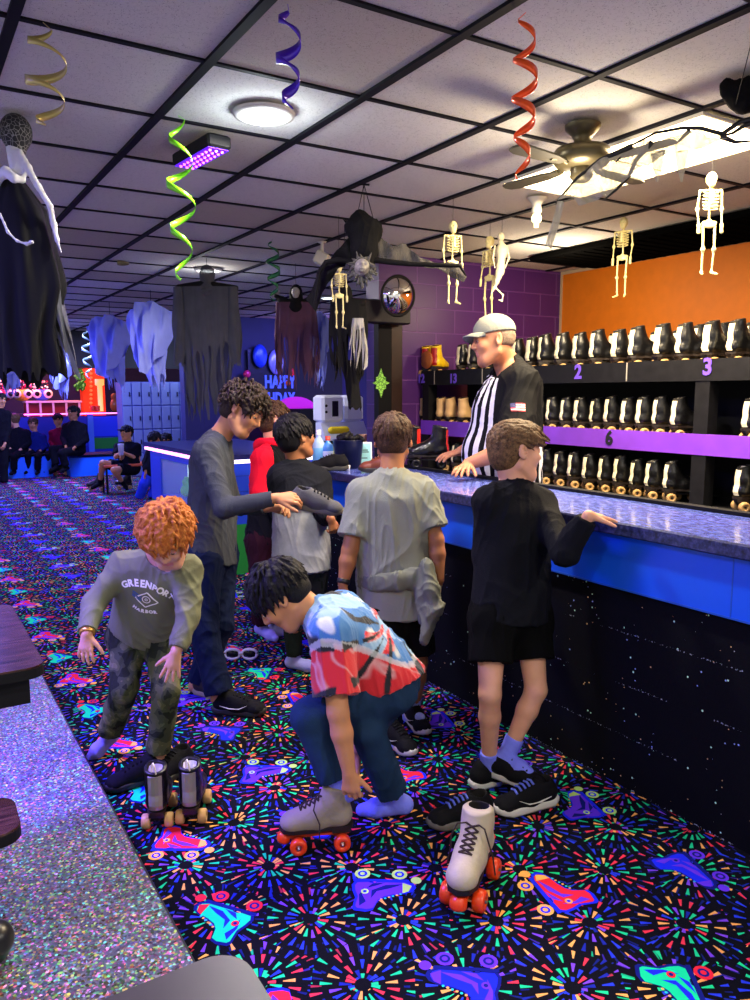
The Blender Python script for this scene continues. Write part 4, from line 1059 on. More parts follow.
arc_text('GREENPORT', .034, .15, ctr, .045, bv, M_PRT, top_o, sp_=.86)
arc_text('HARBOR', .019, .12, ctr, -.075, bv, M_PRT, top_o, inv=True, sp_=1.05)
g = G()
def ring2(g, pts, w_, m):
    n_ = len(pts)
    for i in range(n_):
        a = np.array(pts[i]); b = np.array(pts[(i+1) % n_]); d_ = b-a; L = np.linalg.norm(d_); nn = np.array([-d_[1], d_[0]])/L*w_/2; k_ = max(1, int(L/.01))
        for j in range(k_):
            p = a+d_*j/k_; q = a+d_*(j+1)/k_; g.add([(*(p-nn), 0), (*(q-nn), 0), (*(q+nn), 0), (*(p+nn), 0)], [(0, 1, 2, 3)], m)
ring2(g, [(-.042, -.02), (0, -.055), (.045, -.02), (0, .016)], .005, 0); ring2(g, [(.015*math.cos(a), -.018+.015*math.sin(a)) for a in np.linspace(0, 2*PI, 15)[:-1]], .004, 0)
ring2(g, [(.005*math.cos(a), -.018+.005*math.sin(a)) for a in np.linspace(0, 2*PI, 9)[:-1]], .003, 0)
for y in (-.03, -.022, -.012): ring2(g, [(-.055, y+.014), (-.02, y), (-.018, y+.002), (-.053, y+.017)], .003, 1)
me = g.mesh('emblem', [M_PRT, M_PRB]); decal(me, bv, ctr, Xd, Yd, .0025); link('emblem', me, top_o)
# gold watch on the left of the photo
wr = lerp(sp['wr'][0], sp['el'][0], .05); dv = nrm(sp['wr'][0]-sp['el'][0]); g = G(); g.lathe([(.024, -.009), (.027, -.007), (.027, .007), (.024, .009), (.022, 0), (.024, -.009)], wr, dv, n=24); g.build('wristwatch', mat('gold', 'd8a850', rough=.3, metal=.8), t)

# ---------------------------------------------------------------- 2: teenager in grey, holding a sneaker
M_DGREY = fabric('dark_grey_jersey', '3d4048', .06); M_DJEAN = fabric('dark_denim', '101a38', .12)
hc = P(243, 411, 3.70)
sp = dict(label='tall curly-haired teenager in grey long sleeve shirt looking down at a sneaker', base=(P(215, 705, 3.7)[0], P(215, 705, 3.7)[1], 0), w=1.04, hs=.98,
    head=(hc, V(.80, -.52, -.22), V(.55, .83, .02), 1.04), nb=P(221, 435, 3.74),
    sh=(P(207, 453, 3.60), P(218, 447, 3.90)), el=(P(224, 508, 3.50), P(232, 506, 3.98)), wr=(P(276, 498, 3.50), P(268, 508, 3.86)),
    hand=((V(1, .05, .1), V(.0, .75, -.8), 1, (.35, .6, .4), .05, .35), (V(1, .1, -.1), V(0, 1, .3), -1, (.5, .7, .5), .05, .3)),
    hp=(P(204, 560, 3.68), P(218, 557, 3.84)), kn=(P(203, 628, 3.62), P(220, 624, 3.80)), an=(P(219, 693, 3.62), P(199, 682, 3.86)), toe=(P(254, 708, 3.60), P(229, 694, 3.76)),
    skin=SK_MID, lip=lip('mid', 'b06a5c'), brow=HM_DB,
    tops=[dict(name='long_sleeve_shirt', mat=M_DGREY, sleeve=1.95, ext=.02, e=.016, fold=.006, seed=8, es=.014)],
    legs=[dict(name='jeans', mat=M_DJEAN, to=1.98, e=.018, fold=.006, seed=9, flare=.012)],
    shoes=(dict(up=M_SHBLK, sole=M_BSOLE, L=.27, mark=M_WSOLE), dict(up=mat('brown_suede', '2c241c', rough=.8), sole=M_TSOLE, L=.27)),
    hair=[dict(m=HM_DB, n=250, length=.058, lift=.018, swirl=.85, seed=11, front=.045, full=.008)])
t, H, body = person(sp); PEOPLE['teen'] = t
X_ = V(1, -.18, .05); Y_ = nrm(np.cross(V(0, 1, -.3), X_)); Z_ = np.cross(X_, Y_); c = P(314, 511, 3.60)
tt = make_shoe('dark grey sneaker held up in the hand of the curly-haired teenager', M_GMESH, M_GSOLE, (0, 0, 0), 0, .27, True, M_SHBLK,
    matrix=Matrix(((X_[0], Y_[0], Z_[0], c[0]), (X_[1], Y_[1], Z_[1], c[1]), (X_[2], Y_[2], Z_[2], c[2]), (0, 0, 0, 1))))

# ---------------------------------------------------------------- 3: boy in red hoodie behind
M_RED = fabric('red_fleece', 'd8102c', .06); M_BFLE = fabric('black_fleece', '0e0e14', .1); M_MAR = fabric('maroon_cotton', '2a0c18', .1)
sp = dict(label='boy in red hoodie with black vest behind the teenager at the counter', base=(P(268, 636, 4.65)[0], P(268, 636, 4.65)[1], 0), w=.98, hs=.85,
    head=(P(275, 421, 4.65), V(.86, .05, .3), V(-.03, 1, 0), 1.0), nb=P(272, 446, 4.66),
    sh=(P(263, 459, 4.52), P(282, 458, 4.80)), el=(P(259, 492, 4.48), P(288, 492, 4.85)), wr=(P(282, 511, 4.45), P(296, 500, 4.80)),
    hand=((V(1, .1, -.1), V(0, 1, -.3), 1), (V(1, .1, .2), V(0, 1, .2), -1)),
    hp=(P(262, 541, 4.58), P(276, 541, 4.74)), kn=(P(262, 588, 4.54), P(277, 587, 4.70)), an=(P(262, 626, 4.60), P(274, 624, 4.75)), toe=(P(275, 638, 4.56), P(284, 632, 4.70)),
    skin=SK_PALE, lip=lip('pale2', 'c87868'), brow=HM_BR,
    tops=[dict(name='hoodie', mat=[M_RED, M_BFLE], sleeve=1.95, ext=.02, e=.022, fold=.007, seed=12, es=.02, zone=None)],
    legs=[dict(name='trousers', mat=M_MAR, to=1.93, e=.022, fold=.006, seed=13)],
    sock=((M_SOCKG, .05), (M_SOCKG, .05)), shoes=None,
    hair=[dict(m=HM_BR, n=150, length=.045, lift=.010, swirl=.4, seed=14)])
vx = sp['sh'][0]
shR, shL = sp['sh']
def hz(c):
    # black vest over the lower body and the front, red hood and sleeves
    s1 = (c-C0)@CR/((c-C0)@CF)*FPX+375; y1 = 0
    z = c[:, 2]; lat = (c-shR)@nrm(shL-shR); fwdv = V(.86, .05, .3); fr = (c-shR)@fwdv
    return ((z < .88) | ((fr > .055) & (z < 1.24))).astype(int)
sp['tops'][0]['zone'] = hz
t, H, body = person(sp); PEOPLE['red'] = t
B = S(.006); nb = sp['nb']; 
for a in np.linspace(0, 2*PI, 16)[:-1]:
    B.sp(nb+A(math.cos(a)*.062, math.sin(a)*.062, .012+.012*math.cos(a+2)), .026, .03)
B.rc(nb+V(-.7, .0, 0)*.07, nb+V(-.9, -.5, 0)*.10, .045, .03, .03)
sdf_obj('hood', B, M_RED, t, fold=.004, ff=20)

# ---------------------------------------------------------------- 4: black-haired boy in black and grey
M_BKT = fabric('black_jersey', '15171f', .1); M_GT = fabric('washed_grey_jersey', '8a8d98', .22, vs=14); M_CAMD = fabric('dark_camo', '1c2420', .3, vs=14); M_CHAR = fabric('charcoal_cotton', '2c3034', .1)
sp = dict(label='black-haired boy in black top over grey shirt with his back turned, at the counter end', base=(P(298, 668, 4.2)[0], P(298, 668, 4.2)[1], 0), w=1.0, hs=.82,
    head=(P(296, 437, 4.15), V(.80, .12, .58), V(-.04, 1, -.05), 1.03), nb=P(296, 462, 4.16),
    sh=(P(318, 481, 4.20), P(281, 478, 4.14)), el=(P(324, 515, 4.10), P(279, 512, 4.2)), wr=(P(331, 519, 4.02), P(296, 515, 4.4)),
    hand=((V(.3, -1, .3), V(.6, .2, -.8), -1, (.6, .8, .5), .05, .4), (V(.8, 0, .5), V(0, 1, 0), 1)),
    hp=(P(313, 562, 4.18), P(289, 562, 4.14)), kn=(P(314, 612, 4.22), P(292, 614, 4.10)), an=(P(318, 650, 4.36), P(294, 658, 4.16)), toe=(P(336, 658, 4.38), P(316, 668, 4.12)),
    skin=SK_TAN, lip=lip('tan', '90564a'), brow=HM_BK,
    tops=[dict(name='grey_shirt', mat=M_GT, sleeve=None, ext=.045, e=.022, fold=.006, seed=15), dict(name='black_top', mat=M_BKT, sleeve=1.9, ext=-.30, e=.030, fold=.006, seed=16, es=.018)],
    legs=[dict(name='trousers', mat=M_CHAR, to=1.35, e=.012, fold=.006, seed=17), dict(name='leggings', mat=M_CAMD, to=1.92, e=.008, fold=.005, seed=18)],
    sock=((M_SOCKG, .05), (M_SOCKG, .05)), shoes=None,
    hair=[dict(m=HM_BK, n=240, length=.05, lift=.004, swirl=.15, seed=19, back=-.085, full=.003)])
t, H, body = person(sp); PEOPLE['black_hair'] = t

# ---------------------------------------------------------------- 5: boy in light grey shirt, jacket tied round the waist
M_LGT = fabric('light_grey_jersey', '85887e', .05); M_JKT = fabric('grey_jacket', '6c6f66', .08); M_BSH = fabric('black_shorts', '07070a', .1)
sp = dict(label='boy in light grey tee with a jacket tied at the waist, seen from behind', base=(P(398, 742, 3.35)[0], P(398, 742, 3.35)[1], 0), w=1.06, hs=.84,
    head=(P(393, 440, 3.42), V(.12, -.05, 1), V(0, 1, .02), 1.0), nb=P(392, 470, 3.38),
    sh=(P(421, 492, 3.40), P(362, 494, 3.36)), el=(P(436, 540, 3.36), P(350, 550, 3.30)), wr=(P(439, 580, 3.34), P(343, 584, 3.28)),
    hand=((V(-.1, -1, .1), V(.9, 0, -.5), 1, (.45, .6, .4), .04, .35), (V(-.12, -1, .1), V(-.9, 0, -.5), -1, (.35, .5, .4), .05, .4)),
    hp=(P(411, 604, 3.42), P(381, 604, 3.38)), kn=(P(416, 662, 3.44), P(388, 664, 3.34)), an=(P(412, 712, 3.52), P(389, 733, 3.34)), toe=(P(420, 718, 3.42), P(405, 745, 3.22)),
    skin=SK_TAN, lip=lip('tan2', 'a06050'), brow=HM_DB,
    tops=[dict(name='tee_shirt', mat=M_LGT, sleeve=.78, ext=.045, e=.022, fold=.0065, seed=21, es=.018, bw=1.04)],
    legs=[dict(name='shorts', mat=M_BSH, to=.85, e=.010, fold=.006, seed=22, flare=.02)],
    sock=((M_SOCKW, .09), (M_SOCKW, .09)), shoes=(dict(up=M_SHBLK, sole=M_WSOLE, L=.25, mark=M_WSOLE), dict(up=M_SHBLK, sole=M_WSOLE, L=.26, mark=M_WSOLE)),
    hair=[dict(m=HM_BR, n=260, length=.045, lift=.003, swirl=.12, seed=23, back=-.08)])
t, H, body = person(sp); PEOPLE['grey'] = t
pv = (sp['hp'][0]+sp['hp'][1])/2; B = S(.006); Rw = np.array([nrm(CR*A(1, 1, 0)), nrm(CF*A(1, 1, 0)), A(0, 0, 1.)])
for k_ in range(26):
    a = 2*PI*k_/26; zz = .125+.02*math.sin(a*1.0+1.2); B.sp(pv+Rw[0]*math.cos(a)*.150+Rw[1]*math.sin(a)*.122+A(0, 0, zz+.03), .028, .03); B.sp(pv+Rw[0]*math.cos(a)*.153+Rw[1]*math.sin(a)*.125+A(0, 0, zz-.005), .024, .03)
kx = P(427, 566, 3.24)
B.limb([kx, P(431, 590, 3.22), P(433, 610, 3.22), P(424, 640, 3.22)], [.03, .034, .036, .024], .03); B.limb([kx+V(.2, 0, 1)*.03, P(422, 595, 3.25), P(424, 618, 3.25)], [.026, .03, .028], .02)
sdf_obj('tied_jacket', B, M_JKT, t, fold=.012, ff=22, seed=24, stretch=(1, 1, .6))
wr = lerp(sp['wr'][1], sp['el'][1], .08); dv = nrm(sp['wr'][1]-sp['el'][1]); g = G(); g.lathe([(.024, -.011), (.028, -.009), (.028, .009), (.024, .011), (.022, 0), (.024, -.011)], wr, dv, n=24); g.build('wristwatch', mat('black_watch', (.01, .01, .012), rough=.4), t)

# ---------------------------------------------------------------- 6: boy in black sweater, hand on the counter
M_BSW = fabric('black_sweater', '101118', .12); M_BSS = fabric('black_sport_shorts', '020203', .1)
wy = PX(601, 516, 2.32)
sp = dict(label='boy in black sweater and shorts resting his hand on the blue countertop', base=(P(505, 785, 2.91)[0], P(505, 785, 2.91)[1], 0), w=.97, hs=.80, lw=.86,
    head=(P(515, 452, 2.92), V(.93, -.03, .28), V(-.03, 1, 0), 1.0), nb=P(513, 484, 2.92),
    sh=(P(540, 504, 2.97), P(490, 502, 2.86)), el=(P(564, 553, 2.74), P(485, 554, 2.90)), wr=(P(589, 516, 2.67), P(500, 560, 3.10)),
    hand=((nrm(PZ(614, 518, 1.052)-P(589, 516, 2.67)), A(0, 0, 1.), 1, (.10, .10, .05), .12, .5, .1), (V(.5, -.3, 1), V(0, 1, 0), -1)),
    hp=(P(528, 618, 2.96), P(492, 618, 2.88)), kn=(P(536, 690, 2.88), P(490, 694, 2.81)), an=(P(507, 755, 2.90), P(489, 766, 2.94)), toe=(P(528, 772, 2.84), P(499, 784, 2.98)),
    skin=SK_PALE, lip=lip('p3', 'd08474'), brow=HM_BR,
    tops=[dict(name='sweater', mat=M_BSW, sleeve=1.93, ext=.005, e=.018, fold=.0055, seed=31, es=.015)],
    legs=[dict(name='shorts', mat=M_BSS, to=.60, e=.020, fold=.005, seed=32, flare=.016)],
    sock=((M_SOCKU, .075), (M_SOCKU, .07)), shoes=(dict(up=M_SHBLK, sole=M_WSOLE, L=.25, z=.045), dict(up=M_SHBLK, sole=M_WSOLE, L=.25)),
    hair=[dict(m=HM_LB, n=260, length=.06, lift=.004, swirl=.15, seed=33, back=-.08, fringe=4.)])
t, H, body = person(sp); PEOPLE['sweater'] = t

# ---------------------------------------------------------------- 7: crouching boy in tie-dye
M_TIE = mat('tie_dye_jersey', (1, 1, 1), rough=.85, bump=.2, bscale=260, sheen=.2, vc='dye'); M_JEAN = fabric('blue_denim', '1e3450', .25)
SKW = lambda x, y, z: np.array(Matrix.Translation(gs.location) @ Matrix.Rotation(WSROT, 4, 'Z') @ Vector((x, y, z)))
sp = dict(label='crouching boy in red and blue tie-dye shirt pulling on a roller skate', base=(P(350, 830, 2.65)[0], P(350, 830, 2.65)[1], 0), w=1.02, hs=.84, h=.004,
    head=(P(281, 596, 2.62), V(-.62, -.78, .02), V(-.78, .62, -.04), 1.0), nb=P(313, 612, 2.62),
    sh=(P(341, 612, 2.80), P(331, 634, 2.50)), el=(P(356, 690, 2.85), P(338, 712, 2.44)), wr=(P(356, 752, 2.70), P(349, 772, 2.45)),
    hand=((V(-.2, -1, -.1), V(.5, .2, .6), 1, (.6, .8, .5), .05, .3), (V(.10, -1, .05), V(-.2, 0, -1), -1, (.35, .7, .6), .05, .45)),
    hp=(P(395, 682, 2.86), P(389, 690, 2.64)), kn=(P(366, 728, 2.60), P(309, 716, 2.52)), an=(P(396, 800, 2.74), SKW(-.060, 0, .20)), toe=(P(362, 810, 2.74), SKW(.02, 0, .12)),
    skin=SK_MID, lip=lip('m4', 'b87464'), brow=HM_BK,
    tops=[dict(name='tie_dye_shirt', mat=M_TIE, sleeve=.80, ext=-.03, hemn=V(.35, -1, 0), e=.028, fold=.006, seed=41, es=.026, h=.005)],
    legs=[dict(name='jeans', mat=M_JEAN, to=1.86, e=.012, fold=.006, seed=42, flare=.008)],
    sock=((M_SOCKU, .05), (M_SOCKU, .12)), shoes=None,
    hair=[dict(m=HM_BK, n=260, length=.06, lift=.008, swirl=.25, seed=43, back=-.07, full=.003)])
t, H, body = person(sp); PEOPLE['tiedye'] = t
o = sp['tops'][0]['obj']; me = o.data; wl = wloc(o)
co = np.empty(len(me.vertices)*3, np.float32); me.vertices.foreach_get('co', co); co = co.reshape(-1, 3)+np.array(wl)
ctrd = P(388, 628, 2.62); q = co-ctrd; e1 = nrm(CR); e2 = nrm(CU)
u_ = q@e1; v_ = q@e2; wv = noisef(co, 16, 3)*.02; rr = np.hypot(u_, v_)+wv*.6+1e-5; th = np.arctan2(v_, u_)+noisef(co, 14, 9)*.18+rr*2.2
blue = np.array(c3('3f78b8')[:3]); lbl = np.array(c3('8fb4d8')[:3]); wht = np.array(c3('d8dde0')[:3]); red = np.array(c3('d3202c')[:3]); blk = np.array(c3('14161f')[:3])
N1 = noisef(co, 24, 5)*.5+.5
colr = np.where((N1 > .50)[:, None], blue, lbl); tt_ = np.clip((noisef(co, 30, 6)-.55)*3, 0, 1)[:, None]; colr = colr*(1-tt_)+wht*tt_
low = (co@nrm(V(-.35, -1, 0))); 
sd = q@V(-.25, -1, 0)   # towards the sleeve and the lower hem
rmask = np.clip((sd-.085+noisef(co, 12, 8)*.035)*40, 0, 1)
blob = np.clip((np.cos(th*5.+1.)*.5+.5+noisef(co, 20, 12)*.30-.60)*12, 0, 1)*(rr > .02)*(rr < .15)*(np.sin(rr*48)*.5+.5 > .25); rmask = np.maximum(rmask, blob)
edge = (rmask > .05) & (rmask < .95)
colr = colr*(1-rmask[:, None])+red*rmask[:, None]
wr_ = np.clip(1-abs(noisef(co, 26, 15)+.1)*5, 0, 1)*.8*(rmask > .5); colr = colr*(1-wr_[:, None]*.5)+wht*(wr_[:, None]*.5)
st = np.clip((np.cos((np.arctan2(v_, u_)+rr*1.2+noisef(co, 9, 9)*.15)*9.)+noisef(co, 34, 18)*.25-.66)*9, 0, 1)*(rr > .03)*(rr < .45)*(noisef(co, 13, 20) > -.25)
colr = colr*(1-st[:, None])+blk*st[:, None]
colr[edge] = colr[edge]*.5+wht*.5
ca = me.color_attributes.new('dye', 'FLOAT_COLOR', 'POINT'); ca.data.foreach_set('color', np.concatenate([colr, np.ones((len(colr), 1))], 1).astype(np.float32).ravel())

# ---------------------------------------------------------------- 8: referee
M_REF = mat('striped_jersey', (1, 1, 1), rough=.8, spec=.15)
n = NT(M_REF); at_ = n.new('ShaderNodeAttribute'); at_.attribute_name = 'wrap'; u1 = at_.outputs['Fac']
bt = n.new('ShaderNodeAttribute'); bt.attribute_name = 'yoke'
stp = n.m_('GREATER_THAN', n.m_('FRACT', u1), .52)
base = n.mix(stp, c3('d4d2de'), (.004, .004, .006, 1)); base = n.mix(n.m_('GREATER_THAN', bt.outputs['Fac'], .5), base, (.004, .004, .005, 1))
n.ln(base, n.b.inputs['Base Color']); n.bump(n.noise(n.pos(), 280., 2.), .2, .003)
M_TRS = fabric('black_trousers', '0a0a0e', .1)
M_CAP = fabric('grey_cap_cloth', '85877f', .06)
DR = .38; PR = lambda x, y, q: P(x, y, q+DR); hc = PR(493, 342, 3.84)
sp = dict(label='man in grey cap and black and white striped referee shirt behind the counter', base=(PR(505, 640, 3.98)[0], PR(505, 640, 3.98)[1], 0), w=1.48, hs=1.08,
    head=(hc, V(-.97, -.10, -.12), V(-.10, 1, 0), 1.15), nb=PR(506, 362, 3.92),
    sh=(PR(507, 378, 4.10), PR(523, 382, 3.70)), el=(PR(484, 442, 4.12), PR(513, 448, 3.62)), wr=(PR(462, 451, 4.02), P(468, 464, 4.08)),
    hand=((V(-1, -.22, 0), V(0, 1, -.3), 1, (.15, .2, .2), .22, .5), (nrm(PZ(446, 481, 1.06)-P(468, 464, 4.08)), V(-.3, .8, -.6), -1, (.10, .25, .2), .20, .45)),
    hp=(PR(505, 508, 4.12), PR(515, 509, 3.86)), kn=(PR(506, 590, 4.14), PR(516, 592, 3.9)), an=(PR(505, 655, 4.15), PR(515, 668, 3.92)), toe=(PR(478, 668, 4.10), PR(488, 682, 3.88)),
    skin=SK_RED, lip=lip('m5', 'b87068'), brow=HM_GY, belly=((PR(495, 452, 3.95), .175), (PR(502, 412, 3.93), .150)),
    tops=[dict(name='referee_shirt', mat=M_REF, sleeve=.70, ext=.06, e=.018, fold=.006, seed=51, es=.030, bw=1.08, h=.006)],
    legs=[dict(name='trousers', mat=M_TRS, to=1.95, e=.016, fold=.006, seed=52, flare=.02)],
    shoes=(dict(up=M_SHBLK, sole=M_BSOLE, L=.29), dict(up=M_SHBLK, sole=M_BSOLE, L=.29)), hair=[])
t, H, body = person(sp); PEOPLE['ref'] = t
o = sp['tops'][0]['obj']; me = o.data; wl = wloc(o)
co = np.empty(len(me.vertices)*3, np.float32); me.vertices.foreach_get('co', co); co = co.reshape(-1, 3)+np.array(wl)
shc = (sp['sh'][0]+sp['sh'][1])/2; pv = (sp['hp'][0]+sp['hp'][1])/2; ax = nrm(shc-pv); fw = V(-1, 0, 0); fw = nrm(fw-ax*(fw@ax)); lt = np.cross(ax, fw)
q = co-(pv+shc)/2; aa = np.arctan2(q@lt, q@fw); wrap = aa*3.7+.25
def segd(p, a, b):
    ab = b-a; t_ = np.clip(((p-a)@ab)/(ab@ab), 0, 1); return np.linalg.norm(p-(a+t_[:, None]*ab), axis=1)
dsl = np.minimum(segd(co, sp['sh'][1], sp['el'][1]), segd(co, sp['sh'][0], sp['el'][0]))
hgt = (co-pv)@ax; Ls = np.linalg.norm(shc-pv)
frn = q@fw
yoke = (dsl < .125) | ((hgt > Ls*.86-.0) & (frn < .09-(hgt-Ls*.86)*.3)) | (hgt-Ls*.62 > (frn+.0)*1.4+.12)
for nm, ar in (('wrap', wrap), ('yoke', yoke.astype(float))):
    at__ = me.attributes.new(nm, 'FLOAT', 'POINT'); at__.data.foreach_set('value', ar.astype(np.float32))
# small flag on the sleeve
bv = world_bvh(o); g = G(); fw_, fh_ = .070, .044
for r__ in range(7):
    for c_ in range(6):
        x0, x1 = -fw_/2+fw_*c_/6, -fw_/2+fw_*(c_+1)/6; y0, y1 = fh_/2-fh_*(r__+1)/7, fh_/2-fh_*r__/7
        g.add([(x0, y0, 0), (x1, y0, 0), (x1, y1, 0), (x0, y1, 0)], [(0, 1, 2, 3)], 2 if (r__ < 4 and c_ < 2) else (r__ % 2))
me = g.mesh('flag_patch', [mat('flag_red', 'c8404c', rough=.8), mat('flag_white', 'e8dcd8', rough=.8), mat('flag_blue', '3c3c68', rough=.8)])
decal(me, bv, P(518.5, 407, 3.95), V(1, -.05, .15), V(0, 1, 0), .003); link('flag_patch', me, o)
# cap
B = S(.004); w = H.w; q_ = H.s
B.el(w(0, -.012, .048), H.R, A(.086, .104, .086)*q_, .01, cuts=[(w(0, 0, .036), -H.R[2]-H.R[1]*.05)])
cap = sdf_obj('cap', B, M_CAP, t, fold=.001, ff=40)
g = G(); vs = []; nn_ = 13
for j, (ry, dz) in enumerate(((.085, .044), (.125, .040), (.158, .030))):
    for i in range(nn_):
        a = PI*(i/(nn_-1)); vs.append(w(.078*math.cos(a)*(1-.05*j), (ry-.07)*math.sin(a)**.75+.055, dz-.018*abs(math.cos(a))**2+.006))
k_ = len(vs); vs += [p-H.R[2]*.005*q_ for p in vs]
fs = [(j*nn_+i, j*nn_+i+1, (j+1)*nn_+i+1, (j+1)*nn_+i) for j in range(2) for i in range(nn_-1)]; fs += [tuple(x+k_ for x in f[::-1]) for f in fs]
fs += [(2*nn_+i, 2*nn_+i+1, 2*nn_+i+1+k_, 2*nn_+i+k_) for i in range(nn_-1)]
g.add(vs, fs, 0, True); g.build('cap_brim', M_CAP, cap)
g = G(); g.sm = []; g.lathe([(0, .006), (.006, .004), (.009, 0)], w(0, -.012, .126), H.R[2], n=12); g.build('cap_button', M_CAP, cap)
hb = S(.0045); hb.el(w(0, -.02, .02), H.R, A(.0765, .0925, .078)*q_, .01, cuts=[(w(0, -.02, 0), H.R[1])]); hb.bx(w(0, 0, -.13), H.R, A(.2, .2, .1)*q_, .001, .01, op='s'); hb.bx(w(0, 0, .15), H.R, A(.2, .2, .1)*q_, .001, .01, op='s')
for e in (-1, 1): hb.el(w(e*.085, .0, -.005), H.R, A(.03, .03, .042)*q_, .005, op='s')
sdf_obj('hair', hb, HM_GY, t)
# ================================================================ ceiling fixtures
M_LIT = mat('lit_diffuser', 'fff4d8', emit='ffe2a8', es=12.0); M_METW = mat('painted_white_metal', 'c8c4ba', rough=.4)
t = thing('ceiling_troffer', 'bright warm fluorescent panel in the ceiling above the counter', 'ceiling light', (3.137, 2.67, CZ-.01))
g = G(); g.box((2.85, 2.075, CZ-.022), (3.425, 3.268, CZ-.012)); g.build('diffuser', M_LIT, t)
g = G()
for a, b in (((2.836, 2.063, CZ-.024), (2.85, 3.28, CZ-.0125)), ((3.425, 2.063, CZ-.024), (3.438, 3.28, CZ-.0125)), ((2.85, 2.063, CZ-.024), (3.425, 2.075, CZ-.0125)), ((2.85, 3.268, CZ-.024), (3.425, 3.28, CZ-.0125)), ((2.85, 2.668, CZ-.026), (3.425, 2.674, CZ-.022))): g.box(a, b)
g.build('frame', M_METW, t)
for k, (x, y, lb) in enumerate(((1.35, 3.0, 'bright round recessed ceiling light nearest the camera, left of centre'), (2.52, 6.9, 'round recessed ceiling light above the dark hooded grey robe'), (4.43, 8.15, 'round recessed ceiling light behind the hanging werewolf bat'), (1.35, 15.2, 'far round ceiling light beside the red arcade sign'), (2.2, 14.6, 'far round ceiling light, right of its neighbour near the red sign'))):
    t = thing('recessed_downlight', lb, 'ceiling light', (x, y, CZ-.013), 'recessed ceiling lights')
    g = G(); g.lathe([(.125, 0), (.12, -.012), (.085, -.02), (.08, -.008)], (x, y, CZ-.012), n=36); g.build('trim_ring', M_METW, t)
    g = G(); g.lathe([(0, -.022), (.05, -.022), (.075, -.012), (.08, -.006)], (x, y, CZ-.012), n=32); g.build('lamp_lens', mat('lamp_lens', 'ffffff', emit='e6fbff', es=7.), t)
# purple led bar
t = thing('led_bar', 'purple led light bar fixed under the ceiling, left of centre', 'led light', (1.32, 3.65, CZ-.013))
a, b = PZ(184, 163, CZ-.06), PZ(219, 143, CZ-.06); dx_ = nrm(b-a); L = np.linalg.norm(b-a)
M4 = Matrix.Translation(Vector((a+b)/2)) @ Matrix.Rotation(math.atan2(dx_[1], dx_[0]), 4, 'Z')
g = G(); g.bbox((-L/2-.01, -.055, -.02), (L/2+.01, .055, .035), .008, 0, M4); g.build('housing', M_RUB, t)
g = G(); g.box((-L/2+.005, -.048, -.024), (L/2-.005, .048, -.0201), 0, M4); g.build('lens_plate', mat('violet_plate', '6010d0', emit='5a18ff', es=1.2), t)
g = G()
for r__ in range(3):
    for c_ in range(9): x, y = -L/2+.03+c_*(L-.06)/8, (r__-1)*.029; g.lathe([(0, -.032), (.005, -.03), (.007, -.024)], tuple(M4 @ Vector((x, y, 0))), (0, 0, 1), n=8); 
g.build('led', mat('led_pink', 'ffffff', emit='ff50ff', es=3.), t)
# ceiling fan
fc = PZ(583, 122, CZ)
M_BRZ = mat('olive_bronze', '5a523a', rough=.35, metal=.6)
t = thing('ceiling_fan', 'bronze ceiling fan in front of the bright troffer', 'ceiling fan', (fc[0], fc[1], CZ-.013))
F_ = lambda z: (fc[0], fc[1], CZ-z)
g = G(); g.lathe([(.075, -.013), (.072, -.03), (.045, -.055), (.035, -.075), (.05, -.10)], F_(0), n=32); g.build('canopy', M_BRZ, t)
g = G(); g.lathe([(.05, -.095), (.11, -.108), (.122, -.125), (.122, -.155), (.105, -.175), (.06, -.185), (0, -.185)], F_(0), n=36); g.build('motor_housing', M_BRZ, t)
g = G(); g.lathe([(.045, -.185), (.048, -.22), (.03, -.24), (0, -.243)], F_(0), n=24); g.build('switch_cup', M_BRZ, t)
for k in range(4):
    a = 3.25+k*PI/2; d_ = A(math.cos(a), math.sin(a), 0); q_ = A(-d_[1], d_[0], 0); o_ = A(*F_(.178))
    g = G(); pts = [(.12, -.02), (.20, -.038), (.38, -.045), (.42, -.03), (.43, 0), (.42, .03), (.38, .045), (.20, .038), (.12, .02)]
    g.prism(pts, -.004, .004, 0, o=o_, X=tuple(d_), Y=tuple(nrm(q_+A(0, 0, .06))), N=tuple(nrm(np.cross(d_, nrm(q_+A(0, 0, .06)))))); g.build('blade', mat('fan_blade', '3c3828', rough=.6), t)
    g = G(); g.tube([o_+d_*.10, o_+d_*.14+A(0, 0, .008), o_+d_*.20], .010); g.build('blade_bracket', M_BRZ, t)
lb_ = PZ(537, 196, CZ)
t = thing('bulb_holder', 'small ceiling lamp holder with glowing bulb below the fan', 'lamp', (lb_[0], lb_[1], CZ-.013))
g = G(); g.lathe([(.06, -.012), (.04, -.03), (.025, -.05), (.03, -.09), (.02, -.10)], (lb_[0], lb_[1], CZ), n=24); g.build('socket', M_METW, t)
g = G(); g.lathe([(.02, -.10), (.03, -.12), (.028, -.14), (.015, -.15), (.013, -.175), (0, -.178)], (lb_[0], lb_[1], CZ), n=20); g.build('bulb', mat('bulb_glow', 'fff0c8', emit='ffdf9a', es=2.5), t)
